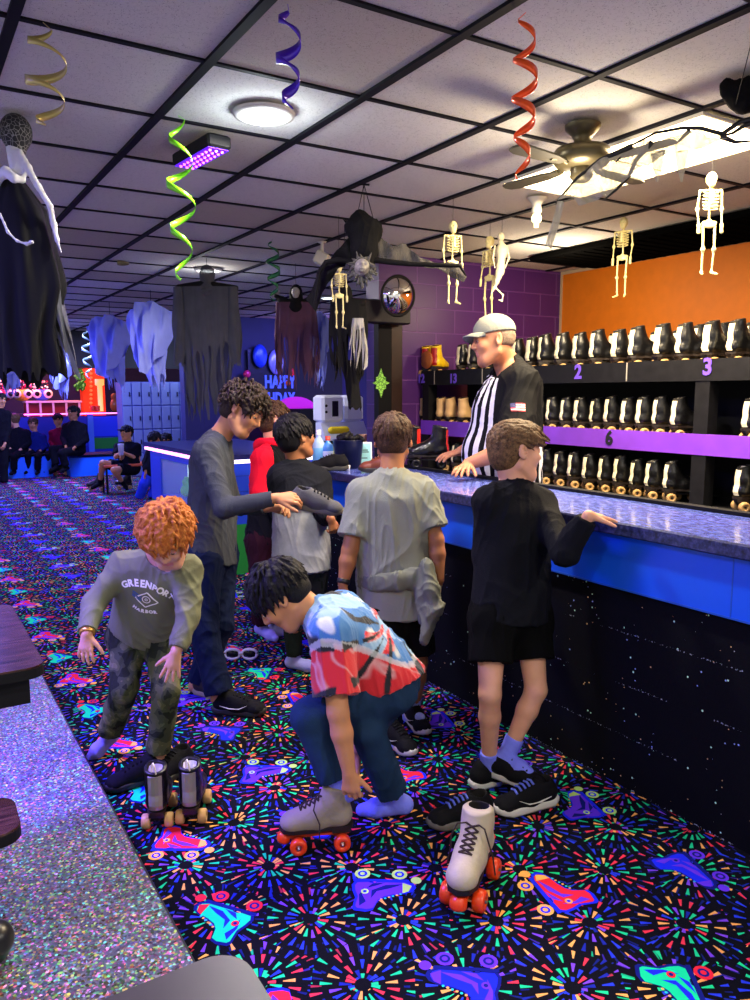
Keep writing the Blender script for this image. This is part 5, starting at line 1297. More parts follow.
# security mirror on the purple wall
mc = PY(398, 296, WY-.36); t = thing('convex_mirror', 'round convex security mirror on the purple wall', 'mirror', mc)
R_ = .150; ax_ = nrm(A(0, -1, -.12))
g = G(); g.lathe([(0, .075)]+[(R_*math.sin(a), -.04+.115*math.cos(a)) for a in np.linspace(.12, 1.2, 9)]+[(R_*.97, -.001)], mc, ax_, n=48); g.build('mirror_dome', mat('mirror', 'f4f4f6', rough=.03, metal=1.), t)
g = G(); pts = []; e1 = nrm(np.cross(ax_, A(0, 0, 1))); e2 = np.cross(ax_, e1)
g.tube([mc+(e1*math.cos(a)+e2*math.sin(a))*R_ for a in np.linspace(0, 2*PI, 41)], .010, caps=False); g.build('rim', M_RUB, t)
# header box and green diamond on the pillar
g = G(); g.bbox((3.05, WY-.20, 2.04), (3.60, WY-.075, 2.22), .01); tag(g.build('mounted_header_board', mat('dark_header', '14121e', rough=.5), loc=(3.3, WY-.2, 2.03)), 'dark header board across the top of the black pillar', 'board')
dcn = PY(381, 383, WY-.085); g = G()
def ex_(p): return (dcn[0]+p[0], dcn[1], dcn[2]+p[1])
out = []
for k in range(16):
    a = 2*PI*k/16; r__ = (.055 if k % 2 else .075)*(1+.55*abs(math.cos(a+PI/2))**6); r__ *= 1.0+.3*(k % 4 == 0); out.append((r__*math.cos(a)*.85, r__*math.sin(a)*.78))
g.prism(out, -.004, .004, 0, o=tuple(dcn), X=(1, 0, 0), Y=(0, 0, 1), N=(0, -1, 0))
md = mat('lime_glow_paper', '9be05a', rough=.6); n = NT(md); n.ln(n.ramp(n.vor(n.pos(), 38., 'DISTANCE_TO_EDGE'), [(0, '2f7a2a'), (.06, '3a8a30'), (.1, 'a8ee60')]), n.b.inputs['Base Color'])
o = g.build('hanging_diamond_ornament', md, loc=dcn); tag(o, 'lime green diamond shaped ornament hanging on the black pillar', 'ornament')

# ================================================================ hanging spirals
def spiral(label, px, y0, y1, d, rpx, turns, w, m, ph=0., grow=1., name='spiral_streamer'):
    a, b = P(px, y0, d), P(px, y1, d); c = A(a[0], a[1], 0); zt, zb = min(a[2], CZ-.02), b[2]; R0 = rpx*d/FPX; N_ = int(turns*26)
    g = G(); vs = []
    for i in range(N_+1):
        f = i/N_; th = ph+2*PI*turns*f; rad = R0*(.55+.45*math.sin(PI*min(f*1.2, 1)))*(1+(grow-1)*f); ww = w*.85*(.3+.7*math.sin(PI*f)**.5)*(.25+.75*abs(math.sin(th*.5+ph)))
        p = c+A(math.cos(th)*rad, math.sin(th)*rad, zt+(zb-zt)*f); e = nrm(A(-math.sin(th), math.cos(th), (zb-zt)/N_/(2*PI*turns*rad/N_))); r_o = A(math.cos(th), math.sin(th), 0); up = nrm(np.cross(r_o, e))
        vs += [p-up*ww/2-r_o*.0008, p+up*ww/2-r_o*.0008, p+up*ww/2+r_o*.0008, p-up*ww/2+r_o*.0008]
    fs = [(4*i+j, 4*i+(j+1) % 4, 4*i+4+(j+1) % 4, 4*i+4+j) for i in range(N_) for j in range(4)]
    g.add(vs, fs, 0, True); g.tube([c+A(math.cos(ph)*R0*.55, math.sin(ph)*R0*.55, zt), (c[0], c[1], CZ-.009)], .0012, n=5)
    tag(g.build(name, m, loc=(c[0], c[1], zb)), label, 'streamer', 'spiral streamers')
def foil(nm, c): return mat(nm, c, rough=.3, metal=.35, coat=.4)
spiral('gold foil spiral streamer hanging at the top left of the ceiling', 40, -30, 122, 2.3, 19, 2.6, .035, foil('gold_foil', 'b8a860'), .5, 1.2)
spiral('purple foil spiral streamer hanging beside the brightest round light', 287, -40, 104, 2.2, 13, 2.6, .040, foil('purple_foil', '4a1cc0'), 1.)
spiral('orange foil spiral streamer hanging left of the ceiling fan', 527, -40, 172, 2.25, 13, 4.2, .036, foil('orange_foil', 'ff5a10'), 2.)
spiral('lime green spiral streamer hanging left of the purple led bar', 178, 110, 278, 3.1, 13, 3.6, .034, foil('lime_foil', '86f020'), .2, 1.2)
spiral('small dark green spiral streamer between the two hooded robes', 272, 214, 300, 5.6, 7, 3.5, .04, foil('green_foil', '1a6a40'), 1.4)
spiral('faint gold spiral streamer above the white ghosts', 121, 214, 262, 6.5, 6, 3., .04, foil('dull_gold_foil', '8a7a50'), .3)
spiral('pale green spiral streamer hanging far above the arcade', 86, 330, 382, 12., 5, 4., .06, foil('pale_green_foil', 'a8c8a0'), .3)

# ================================================================ little hanging skeletons
M_BONE = mat('yellowed_plastic_bone', 'e8dc9a', rough=.45, coat=.2)
def skeleton(label, px, ytop, ybot, d, rot=0., m=M_BONE, spread=.0, lean=0.):
    top = P(px, ytop, d); Hh = (ybot-ytop)*d/FPX/1.0; c = A(top[0], top[1], 0); z0 = top[2]
    t = thing('hanging_skeleton', label, 'skeleton', (c[0], c[1], z0-Hh), 'little hanging skeletons'); k = Hh/.42
    lx = A(math.cos(rot), math.sin(rot), 0); fx = A(lx[1], -lx[0], 0)
    def w(x, y, z): return c+lx*x*k+fx*y*k+A(0, 0, z0+z*k)
    RR = np.array([lx, fx, A(0, 0, 1.)])
    s = S(.0028); s.el(w(0, 0, -.028), RR, A(.021, .026, .028)*k, .004); s.el(w(0, .008, -.050), RR, A(.014, .016, .014)*k, .006)
    for e in (-1, 1): s.sp(w(e*.009, .024, -.03), .0062*k, .002, op='s')
    s.sp(w(0, .026, -.042), .003*k, .002, op='s'); sdf_obj('skull', s, m, t)
    s = S(.003); s.rc(w(0, -.004, -.06), w(0, -.004, -.205), .0045*k)
    for i in range(6):
        z = -.083-.013*i; rx = .032-.0012*abs(i-2.5)**2*.5
        pts = [w(rx*math.sin(a), rx*.62*math.cos(a)*1.0+.006, z-.008*math.cos(a)) for a in np.linspace(-PI*.98, PI*.98, 15)]
        for a_, b_ in zip(pts[:-1], pts[1:]): s.rc(a_, b_, .0026*k, k=.001)
    s.rc(w(0, .026, -.08), w(0, .026, -.13), .004*k); s.rc(w(-.045, 0, -.073), w(.045, 0, -.073), .004*k); sdf_obj('rib_cage', s, m, t)
    s = S(.003); s.rc(w(-.022, 0, -.205), w(.022, 0, -.205), .009*k); s.rc(w(-.018, .004, -.218), w(.018, .004, -.218), .006*k); s.rc(w(0, 0, -.195), w(0, 0, -.215), .008*k); sdf_obj('pelvis', s, m, t)
    for e in (-1, 1):
        s = S(.003); s.rc(w(e*.045, 0, -.073), w(e*(.05+spread), -.004, -.145), .0042*k); s.rc(w(e*(.05+spread), -.004, -.15), w(e*(.047+spread*1.6), .012, -.215), .0036*k)
        for q in (-1, 0, 1): s.rc(w(e*(.047+spread*1.6), .012, -.215), w(e*(.047+spread*1.6)+q*.004, .014, -.245), .0022*k)
        s.sp(w(e*(.05+spread), -.004, -.148), .006*k); sdf_obj('arm', s, m, t)
        s = S(.003); s.rc(w(e*.024, 0, -.215), w(e*.023, .008, -.31), .0055*k, .0045*k); s.sp(w(e*.023, .008, -.313), .0075*k); s.rc(w(e*.023, .006, -.316), w(e*.021, 0, -.40), .0045*k, .004*k); s.rc(w(e*.021, -.004, -.405), w(e*.03, .035, -.416), .0055*k, .0045*k); sdf_obj('leg', s, m, t)
    g = G(); g.tube([w(0, 0, 0), (w(0, 0, 0)[0], w(0, 0, 0)[1], CZ-.009)], .0012, n=5); g.build('string', M_RUB, t)
skeleton('yellow hanging skeleton left of the cap, in front of the purple wall', 453, 221, 303, 4.42, -.3)
skeleton('pale hanging skeleton turned sideways just above the grey cap', 490, 236, 318, 4.95, -1.4)
skeleton('small hanging skeleton in front of the orange wall near the purple corner', 624, 217, 296, 4.9, -1.2)
skeleton('large hanging skeleton at the right, in front of the orange wall', 712, 172, 273, 3.62, -.6)
skeleton('yellow hanging skeleton behind the werewolf bat', 339, 262, 328, 4.9, -.2)
# fish-tailed skeleton
ft_ = P(502, 232, 4.85); t = thing('mermaid_skeleton', 'pale fish tailed skeleton hanging right beside the sideways skeleton', 'skeleton', (ft_[0], ft_[1], ft_[2]-.42)); M_BN2 = mat('pale_bone', 'e0d8b8', rough=.5)
Q_ = lambda x, y, z=0: P(x, y, 4.85)+CF*z
s = S(.003); s.el(Q_(501, 237), np.eye(3), (.022, .022, .028), .004); sdf_obj('skull', s, M_BN2, t)
s = S(.004); s.limb([Q_(501, 243), Q_(502, 250), Q_(501, 262)], [.018, .038, .022], .01); s.limb([Q_(501, 262), Q_(500, 272), Q_(497, 282), Q_(495, 288)], [.024, .026, .014, .006], .008); sdf_obj('torso', s, M_BN2, t, fold=.003, ff=60)
s = S(.003); s.rc(Q_(495, 287), Q_(491, 294), .008, .003); s.rc(Q_(495, 287), Q_(499, 291), .006, .003); s.limb([Q_(499, 291), Q_(503, 295), Q_(502, 301), Q_(499, 300)], [.004]*4); sdf_obj('tail_fin', s, M_BN2, t)
for e in (-1, 1): s = S(.003); s.limb([Q_(501+e*6, 246), Q_(501+e*8, 258), Q_(500+e*5, 268)], [.006, .005, .004]); sdf_obj('arm', s, M_BN2, t)
g = G(); g.tube([ft_, (ft_[0], ft_[1], CZ-.009)], .0012, n=5); g.build('string', M_RUB, t)

# ================================================================ draped robes
def gauze(nm, c, a=.8, rough=.8, sc_=160.):
    m = mat(nm, c, rough=rough, spec=.2, var=.12, vscale=8); n = NT(m); pos = n.pos(); mp = n.new('ShaderNodeMapping'); mp.inputs['Scale'].default_value = (1, 1, .12); n.ln(pos, mp.inputs[0])
    n.setin(n.b.inputs['Alpha'], n.m_('ADD', a-.12, n.m_('MULTIPLY', n.noise(mp.outputs[0], sc_*.3, 3.), .24))); return m
def drape(name, c, ztop, prof, m, parent, seed=0, folds_=9, amp=.13, ragged=.25, strips=0., gapfrom=.5, rot=0., n=72, mrows=26, thick=True):
    """closed hanging cloth tube; prof = [(height fraction, half width, half depth, shift)] from top to bottom"""
    r = np.random.default_rng(seed); ph = r.uniform(0, 6, 6); Ht = prof[-1][0]; lx = A(math.cos(rot), math.sin(rot), 0); fx = A(-lx[1], lx[0], 0)
    cut = Ht*(1-ragged*r.uniform(0, 1, n)); 
    cut = np.minimum(cut, np.roll(cut, 1)) if strips < .3 else cut
    keepc = r.uniform(0, 1, n) > strips
    hs_ = [p[0] for p in prof]; vs = []; fs = []
    for j in range(mrows+1):
        f = j/mrows
        for i in range(n):
            z = f*cut[i]; hw = np.interp(z, hs_, [p[1] for p in prof]); hd = np.interp(z, hs_, [p[2] for p in prof]); sh_ = np.interp(z, hs_, [p[3] for p in prof])
            a = 2*PI*i/n; fo = 1+amp*(.25+.75*f)*(math.sin(a*folds_+ph[0]+1.2*math.sin(z*5+ph[1]))+.5*math.sin(a*folds_*1.7+ph[2]+z*3))
            wob = .012*math.sin(z*14+ph[3]+i*.5)*f
            p = c+lx*(sh_+hw*math.cos(a)*fo+wob)+fx*(hd*math.sin(a)*fo)+A(0, 0, ztop-z)
            vs.append(p)
    for j in range(mrows):
        for i in range(n):
            i2 = (i+1) % n
            if j > gapfrom*mrows and not keepc[i]: continue
            fs.append((j*n+i, (j+1)*n+i, (j+1)*n+i2, j*n+i2))
    g = G(); g.add(vs, fs, 0, True); g.add([vs[i] for i in range(n)], [tuple(range(n))], 0)
    return g.build(name, m, parent)
M_ROBE = gauze('dark_gauze', '54565e', .86); M_ROBK = gauze('black_gauze', '121216', .93); M_ROBP = gauze('purple_black_gauze', '5a3a50', .92); M_GHO = mat('uv_tinted_sheet', '9aa4ff', rough=.8, var=.05)  # ghost sheets are white, tinted blue for their black-light glow
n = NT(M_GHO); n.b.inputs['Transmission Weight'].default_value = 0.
M_BLKC = gauze('black_cloth', '0e0e12', 1.1)
def pm(d): return d/FPX
# hooded grey robe
d_ = 6.4; k = pm(d_); top = P(206, 287, d_); c = A(top[0], top[1], 0); rt = math.atan2(CR[1], CR[0])
t = thing('hooded_robe', 'hanging dark grey hooded robe with wide sleeves and tattered hem', 'halloween decoration', (c[0], c[1], P(206, 420, d_)[2]), 'hanging robes and ghosts')
drape('robe', c, top[2], [(0, 28*k, 7*k, 0), (.25, 27*k, 9*k, 0), (.6, 24*k, 10*k, 0), (140*k, 21*k, 8*k, 0)], M_ROBE, t, 3, 11, .10, .30, .36, .50, rt)
s = S(.008); hd_ = P(207, 275, d_); s.el(hd_, np.eye(3), (.065, .065, .085), .02); s.rc(hd_-A(0, 0, .05), hd_-A(0, 0, .13), .05, .09, .03); sdf_obj('hood', s, M_ROBE, t, fold=.004, ff=30)
s = S(.008); s.limb([P(178, 287, d_), P(206, 285, d_), P(236, 288, d_)], [.022, .04, .022], .03); sdf_obj('shoulder_bar', s, M_RUB, t)
for sx in (-1, 1):
    cc_ = P(206+sx*27, 300, d_); drape('sleeve', A(cc_[0], cc_[1], 0), P(0, 288, d_)[2], [(0, 5*k, 5*k, 0), (.3, 7*k, 6*k, 0), (82*k, 5*k, 4*k, sx*2*k)], M_ROBE, t, 5+sx, 5, .12, .1, 0., .9, rt, n=28, mrows=14)
g = G(); g.tube([hd_+A(0, 0, .08), (hd_[0], hd_[1], CZ-.009)], .002, n=5); g.build('string', M_RUB, t)
# skull reaper
d_ = 6.7; k = pm(d_); top = P(296, 300, d_); c = A(top[0], top[1], 0)
t = thing('skull_reaper', 'hanging skull faced reaper in purple black tattered shroud', 'halloween decoration', (c[0], c[1], P(296, 388, d_)[2]), 'hanging robes and ghosts')
drape('shroud', c, top[2]-.02, [(0, 20*k, 5*k, 0), (.2, 21*k, 8*k, 0), (.5, 21*k, 8*k, 0), (88*k, 20*k, 7*k, 0)], M_ROBP, t, 13, 12, .10, .35, .45, .45, rt)
s = S(.006); hd_ = P(296, 293, d_); s.el(hd_, np.eye(3), (.055, .06, .075), .01); s.rc(hd_-A(0, 0, .03), hd_-A(0, 0, .12), .055, .08, .02); s.sp(hd_-CF*.05-A(0, 0, .01), .045, .01, op='s'); sdf_obj('hood', s, M_BLKC, t)
s = S(.004); hq = hd_-CF*.030; Rf = np.array([CR, CF, np.cross(CR, CF)]); s.el(hq, Rf, (.036, .036, .044), .006); s.el(hq-A(0, 0, .035), Rf, (.024, .026, .026), .01)
for e in (-1, 1): s.sp(hq+CR*e*.015-CF*.034, .011, .003, op='s')
s.sp(hq-CF*.038-A(0, 0, .02), .006, .003, op='s'); s.rc(hq-CF*.034-A(0, 0, .042)-CR*.012, hq-CF*.034-A(0, 0, .042)+CR*.012, .004, k=.002, op='s'); sdf_obj('skull', s, mat('grey_bone', 'b0a8a4', rough=.6), t)
for sx in (-1, 1):
    s = S(.006); s.limb([P(296+sx*5, 303, d_), P(296+sx*14, 300, d_), P(296+sx*20, 296, d_)], [.03, .03, .02], .02); sdf_obj('arm', s, M_BLKC, t, fold=.004, ff=30)
    s = S(.004); h0 = P(296+sx*20, 296, d_)
    for q in range(-2, 3): s.limb([h0, h0+CR*q*.014+A(0, 0, .03), h0+CR*q*.02+A(0, 0, .05)-CF*.01], [.009, .006, .003], .004)
    sdf_obj('claw_hand', s, mat('grey_claw', '8a8684', rough=.6), t)
g = G(); g.tube([hd_+A(0, 0, .07), (hd_[0], hd_[1], CZ-.009)], .002, n=5); g.build('string', M_RUB, t)
# black and silver costume behind the bat
d_ = 5.2; k = pm(d_); top = P(348, 300, d_); c = A(top[0], top[1], 0)
t = thing('black_costume', 'hanging black ragged costume with silver gauze under the werewolf bat', 'halloween decoration', (c[0], c[1], P(348, 412, d_)[2]), 'hanging robes and ghosts')
drape('coat', c, top[2], [(0, 17*k, 5*k, 0), (.15, 18*k, 7*k, 0), (.5, 14*k, 7*k, 0), (85*k, 14*k, 6*k, 0)], M_BLKC, t, 23, 9, .14, .3, .35, .5, rt)
drape('trouser_leg', A(*(P(352, 300, d_)[:2]), 0), P(352, 360, d_)[2], [(0, 7*k, 5*k, 0), (52*k, 6*k, 4*k, k)], M_BLKC, t, 27, 5, .12, .1, 0, .9, rt, n=30)
drape('silver_gauze', A(*(P(358, 300, d_-.12)[:2]), 0), P(358, 318, d_-.12)[2], [(0, 5*k, 2*k, 0), (.2, 8*k, 3*k, 0), (52*k, 6*k, 2*k, -2*k)], gauze('silver_gauze_cloth', 'b8b8b8', .75), t, 31, 7, .3, .6, .55, .2, rt, n=40)
s = S(.007); hd_ = P(345, 294, d_); s.el(hd_, np.eye(3), (.05, .05, .065), .01); s.rc(P(334, 303, d_), P(362, 303, d_), .028, k=.03); sdf_obj('head', s, M_BLKC, t)
g = G(); g.tube([hd_+A(0, 0, .06), (hd_[0], hd_[1], CZ-.009)], .002, n=5); g.build('string', M_RUB, t)
def sheet(name, rows, m, parent, sub=4, amp=.012, seed=0, thick=.003):
    """cloth surface through rows of 3d points, with folds and real thickness"""
    R = [np.array([np.asarray(p, float) for p in r]) for r in rows]; nr, nc = len(R), len(R[0]); rr = np.random.default_rng(seed); ph = rr.uniform(0, 6, 4)
    us = np.linspace(0, nr-1, (nr-1)*sub+1); vs_ = np.linspace(0, nc-1, (nc-1)*sub+1); pts = []
    for u_ in us:
        i = min(int(u_), nr-2); f = u_-i
        for v_ in vs_:
            j = min(int(v_), nc-2); h_ = v_-j; p = (R[i][j]*(1-h_)+R[i][j+1]*h_)*(1-f)+(R[i+1][j]*(1-h_)+R[i+1][j+1]*h_)*f
            pts.append(p+CF*amp*(math.sin(v_*4+ph[0]+u_*1.3)+.6*math.sin(v_*7+ph[1]-u_*2)))
    nu, nv = len(us), len(vs_); k_ = len(pts); pts += [p+CF*thick for p in pts]
    fs = [(i*nv+j, i*nv+j+1, (i+1)*nv+j+1, (i+1)*nv+j) for i in range(nu-1) for j in range(nv-1)]; fs += [tuple(q+k_ for q in f[::-1]) for f in fs]
    g = G(); g.add(pts, fs, 0, True); return g.build(name, m, parent)
# white ghosts
def ghost(label, px, y0, y1, d, wpx, seed, tip=.35, sh=0.):
    k = pm(d); c_ = P(px, y0, d); c = A(c_[0], c_[1], 0); H_ = (y1-y0)*k
    t = thing('sheet_ghost', label, 'ghost decoration', (c[0], c[1], P(px, y1, d)[2]), 'hanging robes and ghosts')
    drape('sheet', c, c_[2]-.012*k, [(0, .38*wpx*k, .3*wpx*k, 0), (.10*H_, .55*wpx*k, .45*wpx*k, 0), (.45*H_, .62*wpx*k, .5*wpx*k, 0), (.70*H_, .46*wpx*k, .4*wpx*k, sh*.4*k), (H_, tip*wpx*k, tip*.7*wpx*k, sh*k)], M_GHO, t, seed, 6, .20, .28, .0, .95, rt)
    Q2 = lambda u_, v_, z_=0: P(px+u_*wpx*1.12, y0+v_*(y1-y0), d)+CF*z_
    sheet('cape', [[Q2(-1.05, .10), Q2(-.6, .03, -.15), Q2(-.3, .0, -.22), Q2(.3, .0, -.22), Q2(.6, .02, -.15), Q2(1.0, .07)], [Q2(-.98, .24), Q2(-.6, .20, -.25), Q2(-.2, .2, -.34), Q2(.2, .2, -.34), Q2(.62, .22, -.25), Q2(1.0, .26)], [Q2(-.80, .42), Q2(-.52, .48, -.25), Q2(-.2, .5, -.36), Q2(.2, .5, -.36), Q2(.5, .46, -.25), Q2(.85, .38)], [Q2(-.66, .50), Q2(-.46, .64, -.2), Q2(-.15, .78, -.3), Q2(.12, .80, -.3), Q2(.40, .66, -.2), Q2(.74, .46)]], M_GHO, t, 6, .05, seed, .01)
    s = S(.012); s.el(c_+A(0, 0, -.02), np.eye(3), (.36*wpx*k, .3*wpx*k, .09), .03); sdf_obj('head', s, M_GHO, t)
    g = G(); g.tube([c_, (c_[0], c_[1], CZ-.009)], .003, n=5); g.build('string', M_RUB, t)
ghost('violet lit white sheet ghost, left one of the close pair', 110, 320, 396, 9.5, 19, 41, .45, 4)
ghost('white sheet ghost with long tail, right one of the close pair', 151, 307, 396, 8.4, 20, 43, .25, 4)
ghost('white sheet ghost half hidden behind the skull reaper', 320, 318, 392, 7.6, 10, 44, .5, -2)
ghost('small pale ghost sheet beyond the black hooded figure', 62, 352, 402, 13., 9, 45, .4, 0)
ghost('pale blue ghost sheet at the far left edge', 8, 338, 400, 9., 14, 46, .35, 0)
# large black hooded figure at the left edge
d_ = 3.1; k = pm(d_); t = thing('hooded_black_figure', 'large black shrouded figure with mesh head and white lace hanging at the left edge', 'halloween decoration', (*P(15, 380, d_)[:2], P(30, 380, d_)[2]), 'hanging robes and ghosts')
hd_ = P(16, 132, d_); s = S(.005); s.el(hd_, np.eye(3), (.062, .062, .070), .02); s.rc(hd_-A(0, 0, .03), hd_-A(0, 0, .085), .045, .03, .02)
mh = mat('netted_head', '1a1a1e', rough=.8); n = NT(mh); n.ln(n.ramp(n.vor(n.pos(), 55., 'DISTANCE_TO_EDGE'), [(0, '8a8a88'), (.035, '6a6a68'), (.06, '1c1c20')]), n.b.inputs['Base Color']); sdf_obj('head', s, mh, t)
c_ = P(14, 180, d_); drape('robe', A(c_[0], c_[1], 0), c_[2], [(0, 9*k, 9*k, 0), (.12, 30*k, 16*k, 0), (.42, 42*k, 18*k, 0), (.62, 32*k, 18*k, 0), (.85, 30*k, 16*k, 4*k)], M_BLKC, t, 51, 8, .13, .12, .05, .55, rt)
c2_ = P(44, 255, d_+.05); drape('sleeve', A(c2_[0], c2_[1], 0), P(0, 215, d_)[2], [(0, 6*k, 7*k, -6*k), (.25, 11*k, 8*k, 2*k), (.42, 8*k, 8*k, 10*k), (.70, 7*k, 5*k, 24*k)], M_ROBE, t, 52, 6, .15, .3, .2, .5, rt, n=36)
ml = mat('white_lace', 'd8d8d4', rough=.8); s = S(.004)
s.limb([P(-6, 182, d_-.06), P(6, 172, d_-.08), P(14, 178, d_-.1), P(22, 180, d_-.08), P(27, 170, d_-.03)], [.014, .02, .018, .012, .008], .01); s.limb([P(20, 152, d_-.03), P(28, 168, d_-.04), P(38, 186, d_-.06), P(50, 206, d_-.04), P(54, 225, d_), P(57, 240, d_), P(61, 252, d_)], [.012, .016, .012, .012, .012, .009, .004], .01); s.limb([P(14, 150, d_), P(18, 170, d_-.03)], [.03, .03], .02)
s.limb([P(0, 214, d_-.1), P(8, 232, d_-.1), P(17, 241, d_-.1), P(27, 244, d_-.1), P(32, 242, d_-.1)], [.006, .006, .005, .006, .008], .01)
sdf_obj('lace_collar', s, ml, t, fold=.003, ff=60)
g = G(); g.tube([hd_+A(0, 0, .06), (hd_[0], hd_[1], CZ-.009)], .0015, n=5); g.build('string', M_RUB, t)

# ================================================================ werewolf bat over the pillar
D0 = 4.15; Bt = lambda x, y, z=0: P(x, y, D0+z)
M_BAT = mat('black_bat_cloth', (.004, .004, .005), rough=.9, bump=.3, bscale=50, var=.3, spec=.1)
t = thing('werewolf_bat', 'black winged bat with grey furry werewolf face hanging from three cords', 'halloween decoration', (*Bt(362, 250)[:2], Bt(362, 275)[2]))
s = S(.005); s.limb([Bt(360, 219), Bt(364, 232), Bt(364, 250), Bt(366, 262)], [.05, .075, .07, .05], .04); s.rc(Bt(352, 228), Bt(374, 230), .045, k=.04); s.rc(Bt(358, 222), Bt(362, 217), .035, .015, .02)
sdf_obj('body', s, M_BAT, t, fold=.008, ff=20)
s = S(.004); hf = Bt(362, 268, -.07); s.el(hf, np.eye(3), (.042, .046, .048), .01); s.rc(hf, hf-CF*.06-A(0, 0, .02), .026, .018, .012)
for e in (-1, 1): s.sp(hf+CR*e*.017-CF*.04+A(0, 0, .012), .009, .004, op='s')
s.rc(hf-CF*.075-A(0, 0, .032)-CR*.012, hf-CF*.075-A(0, 0, .032)+CR*.012, .006, k=.003, op='s')
fb = sdf_obj('face', s, mat('grey_mask', '6a6664', rough=.6, var=.3, vscale=40), t)
r = np.random.default_rng(5); s = S(.004)
for i in range(80):
    a = r.uniform(0, 2*PI); o_ = hf+(CR*math.cos(a)*.042+CU*math.sin(a)*.048)+CF*r.uniform(-.01, .03); d2 = nrm(CR*math.cos(a)*.8+CU*(math.sin(a)*.6-.5)-CF*r.uniform(-.6, .8)+r.normal(size=3)*.35); s.rc(o_, o_+d2*r.uniform(.02, .06), .010, .003, .005)
sdf_obj('fur', s, mat('white_grey_fur', '3c3a3a', rough=.9, var=.4, vscale=60), t)
wl_ = sheet('wing', [[Bt(352, 232), Bt(340, 248, -.02), Bt(326, 262, .05), Bt(318, 274, .08), Bt(306, 300, .1)], [Bt(356, 244), Bt(345, 256), Bt(333, 266, .05), Bt(322, 285, .08), Bt(316, 312, .1)], [Bt(358, 256), Bt(348, 262), Bt(338, 270, .05), Bt(327, 284, .08), Bt(320, 300, .1)]], M_BAT, t, 5, .016, 3)
wr_ = sheet('wing', [[Bt(374, 230), Bt(392, 246, .02), Bt(406, 244, .05), Bt(420, 258, .06), Bt(436, 262, .08), Bt(462, 264, .1)], [Bt(374, 246), Bt(390, 256), Bt(406, 258, .04), Bt(422, 264, .06), Bt(440, 268, .08), Bt(467, 276, .1)], [Bt(372, 258), Bt(388, 262), Bt(404, 264, .04), Bt(420, 266, .06), Bt(436, 269, .08), Bt(464, 282, .1)]], gauze('grey_wing_gauze', '3c3a3c', .85), t, 5, .014, 5)
for e, pts in ((-1, [(352, 262), (338, 260), (326, 262), (319, 272), (316, 290), (314, 302)]), (1, [(374, 260), (390, 262), (410, 264), (436, 265), (460, 266), (466, 276)])):
    g = G(); g.tube([Bt(x, y, -.01) for x, y in pts], [.016, .015, .013, .012, .010, .004]); g.build('wing_bone', M_BAT, t)
g = G()
for q in range(-2, 3): g.tube([Bt(354, 228), Bt(349+q*1.0, 224), Bt(347+q*2.2, 218)], [.008, .006, .002], n=6)
g.build('claw', M_BAT, t)
apex = PZ(364, 184, CZ-.009); g = G()
for x, y in ((355, 226), (364, 220), (379, 240)): g.tube([apex, Bt(x, y, .02)], .0022, n=5)
g.tube([apex+CR*-.03, apex+CR*.03-A(0, 0, .004)], .006, n=6); g.build('cord', M_RUB, t)

# ================================================================ black figure with gauze branches at the right edge
DB = 2.75; Bx = lambda x, y, z=0: P(x, y, DB+z)
t = thing('gauze_wing_prop', 'black branch winged prop with torn gauze hanging below the bright ceiling panel', 'halloween decoration', (*Bx(745, 100)[:2], Bx(745, 130)[2]))
s = S(.005); s.limb([Bx(728, 90), Bx(745, 96), Bx(775, 88)], [.028, .055, .06], .03); s.rc(Bx(726, 84), Bx(736, 104), .02, k=.02); sdf_obj('body', s, M_BAT, t, fold=.006, ff=26)
g = G(); br = [[(755, 118), (740, 122), (722, 134), (700, 128), (682, 128), (655, 133), (632, 145), (616, 162)], [(758, 120), (744, 126), (733, 133), (722, 136)], [(722, 137), (735, 142), (752, 141)], [(652, 142), (636, 160), (628, 178), (616, 190), (604, 200)], [(632, 146), (600, 160), (577, 178), (556, 202)], [(690, 130), (682, 138), (676, 144)]]
for pts in br:
    pts3 = [Bx(x, y, .02*math.sin(i*1.3)) for i, (x, y) in enumerate(pts)]; g.tube(pts3, [.010-.007*i/(len(pts)-1) for i in range(len(pts))], n=8)
g.build('branch', mat('black_branch', (.01, .01, .012), rough=.5), t)
def webm(nm, a):
    m = mat(nm, 'b8b4a4', rough=.9); n = NT(m); pos = n.pos(); e = n.m_('LESS_THAN', n.vor(n.vm('ADD', pos, n.vm('SCALE', n.new('ShaderNodeTexNoise').outputs['Color'], (0, 0, 0))), 150., 'DISTANCE_TO_EDGE'), a)
    n.setin(n.b.inputs['Alpha'], e); return m
M_WEB = webm('torn_gauze', .15)
sheet('gauze', [[Bx(556, 202), Bx(577, 178), Bx(604, 158), Bx(632, 146), Bx(655, 140), Bx(690, 132), Bx(722, 134)], [Bx(572, 200), Bx(590, 190), Bx(608, 186), Bx(630, 165), Bx(655, 150), Bx(690, 146), Bx(722, 138)], [Bx(580, 204), Bx(598, 200), Bx(612, 192), Bx(640, 168), Bx(660, 158), Bx(694, 148), Bx(724, 142)]], M_WEB, t, 6, .02, 7, .001)
sheet('gauze_scrap', [[Bx(558, 200), Bx(564, 203)], [Bx(552, 222), Bx(560, 222)], [Bx(545, 245), Bx(552, 248)]], M_WEB, t, 6, .006, 8, .001)
for x in (658, 682): sheet('gauze_scrap', [[Bx(x-7, 152), Bx(x+7, 150)], [Bx(x-5, 168), Bx(x+5, 165)], [Bx(x-2, 182), Bx(x+1, 182)]], M_WEB, t, 6, .006, x, .001)
g = G(); g.tube([Bx(735, 108), PZ(752, 40, CZ-.009)], .0018, n=5); g.build('cord', M_RUB, t)

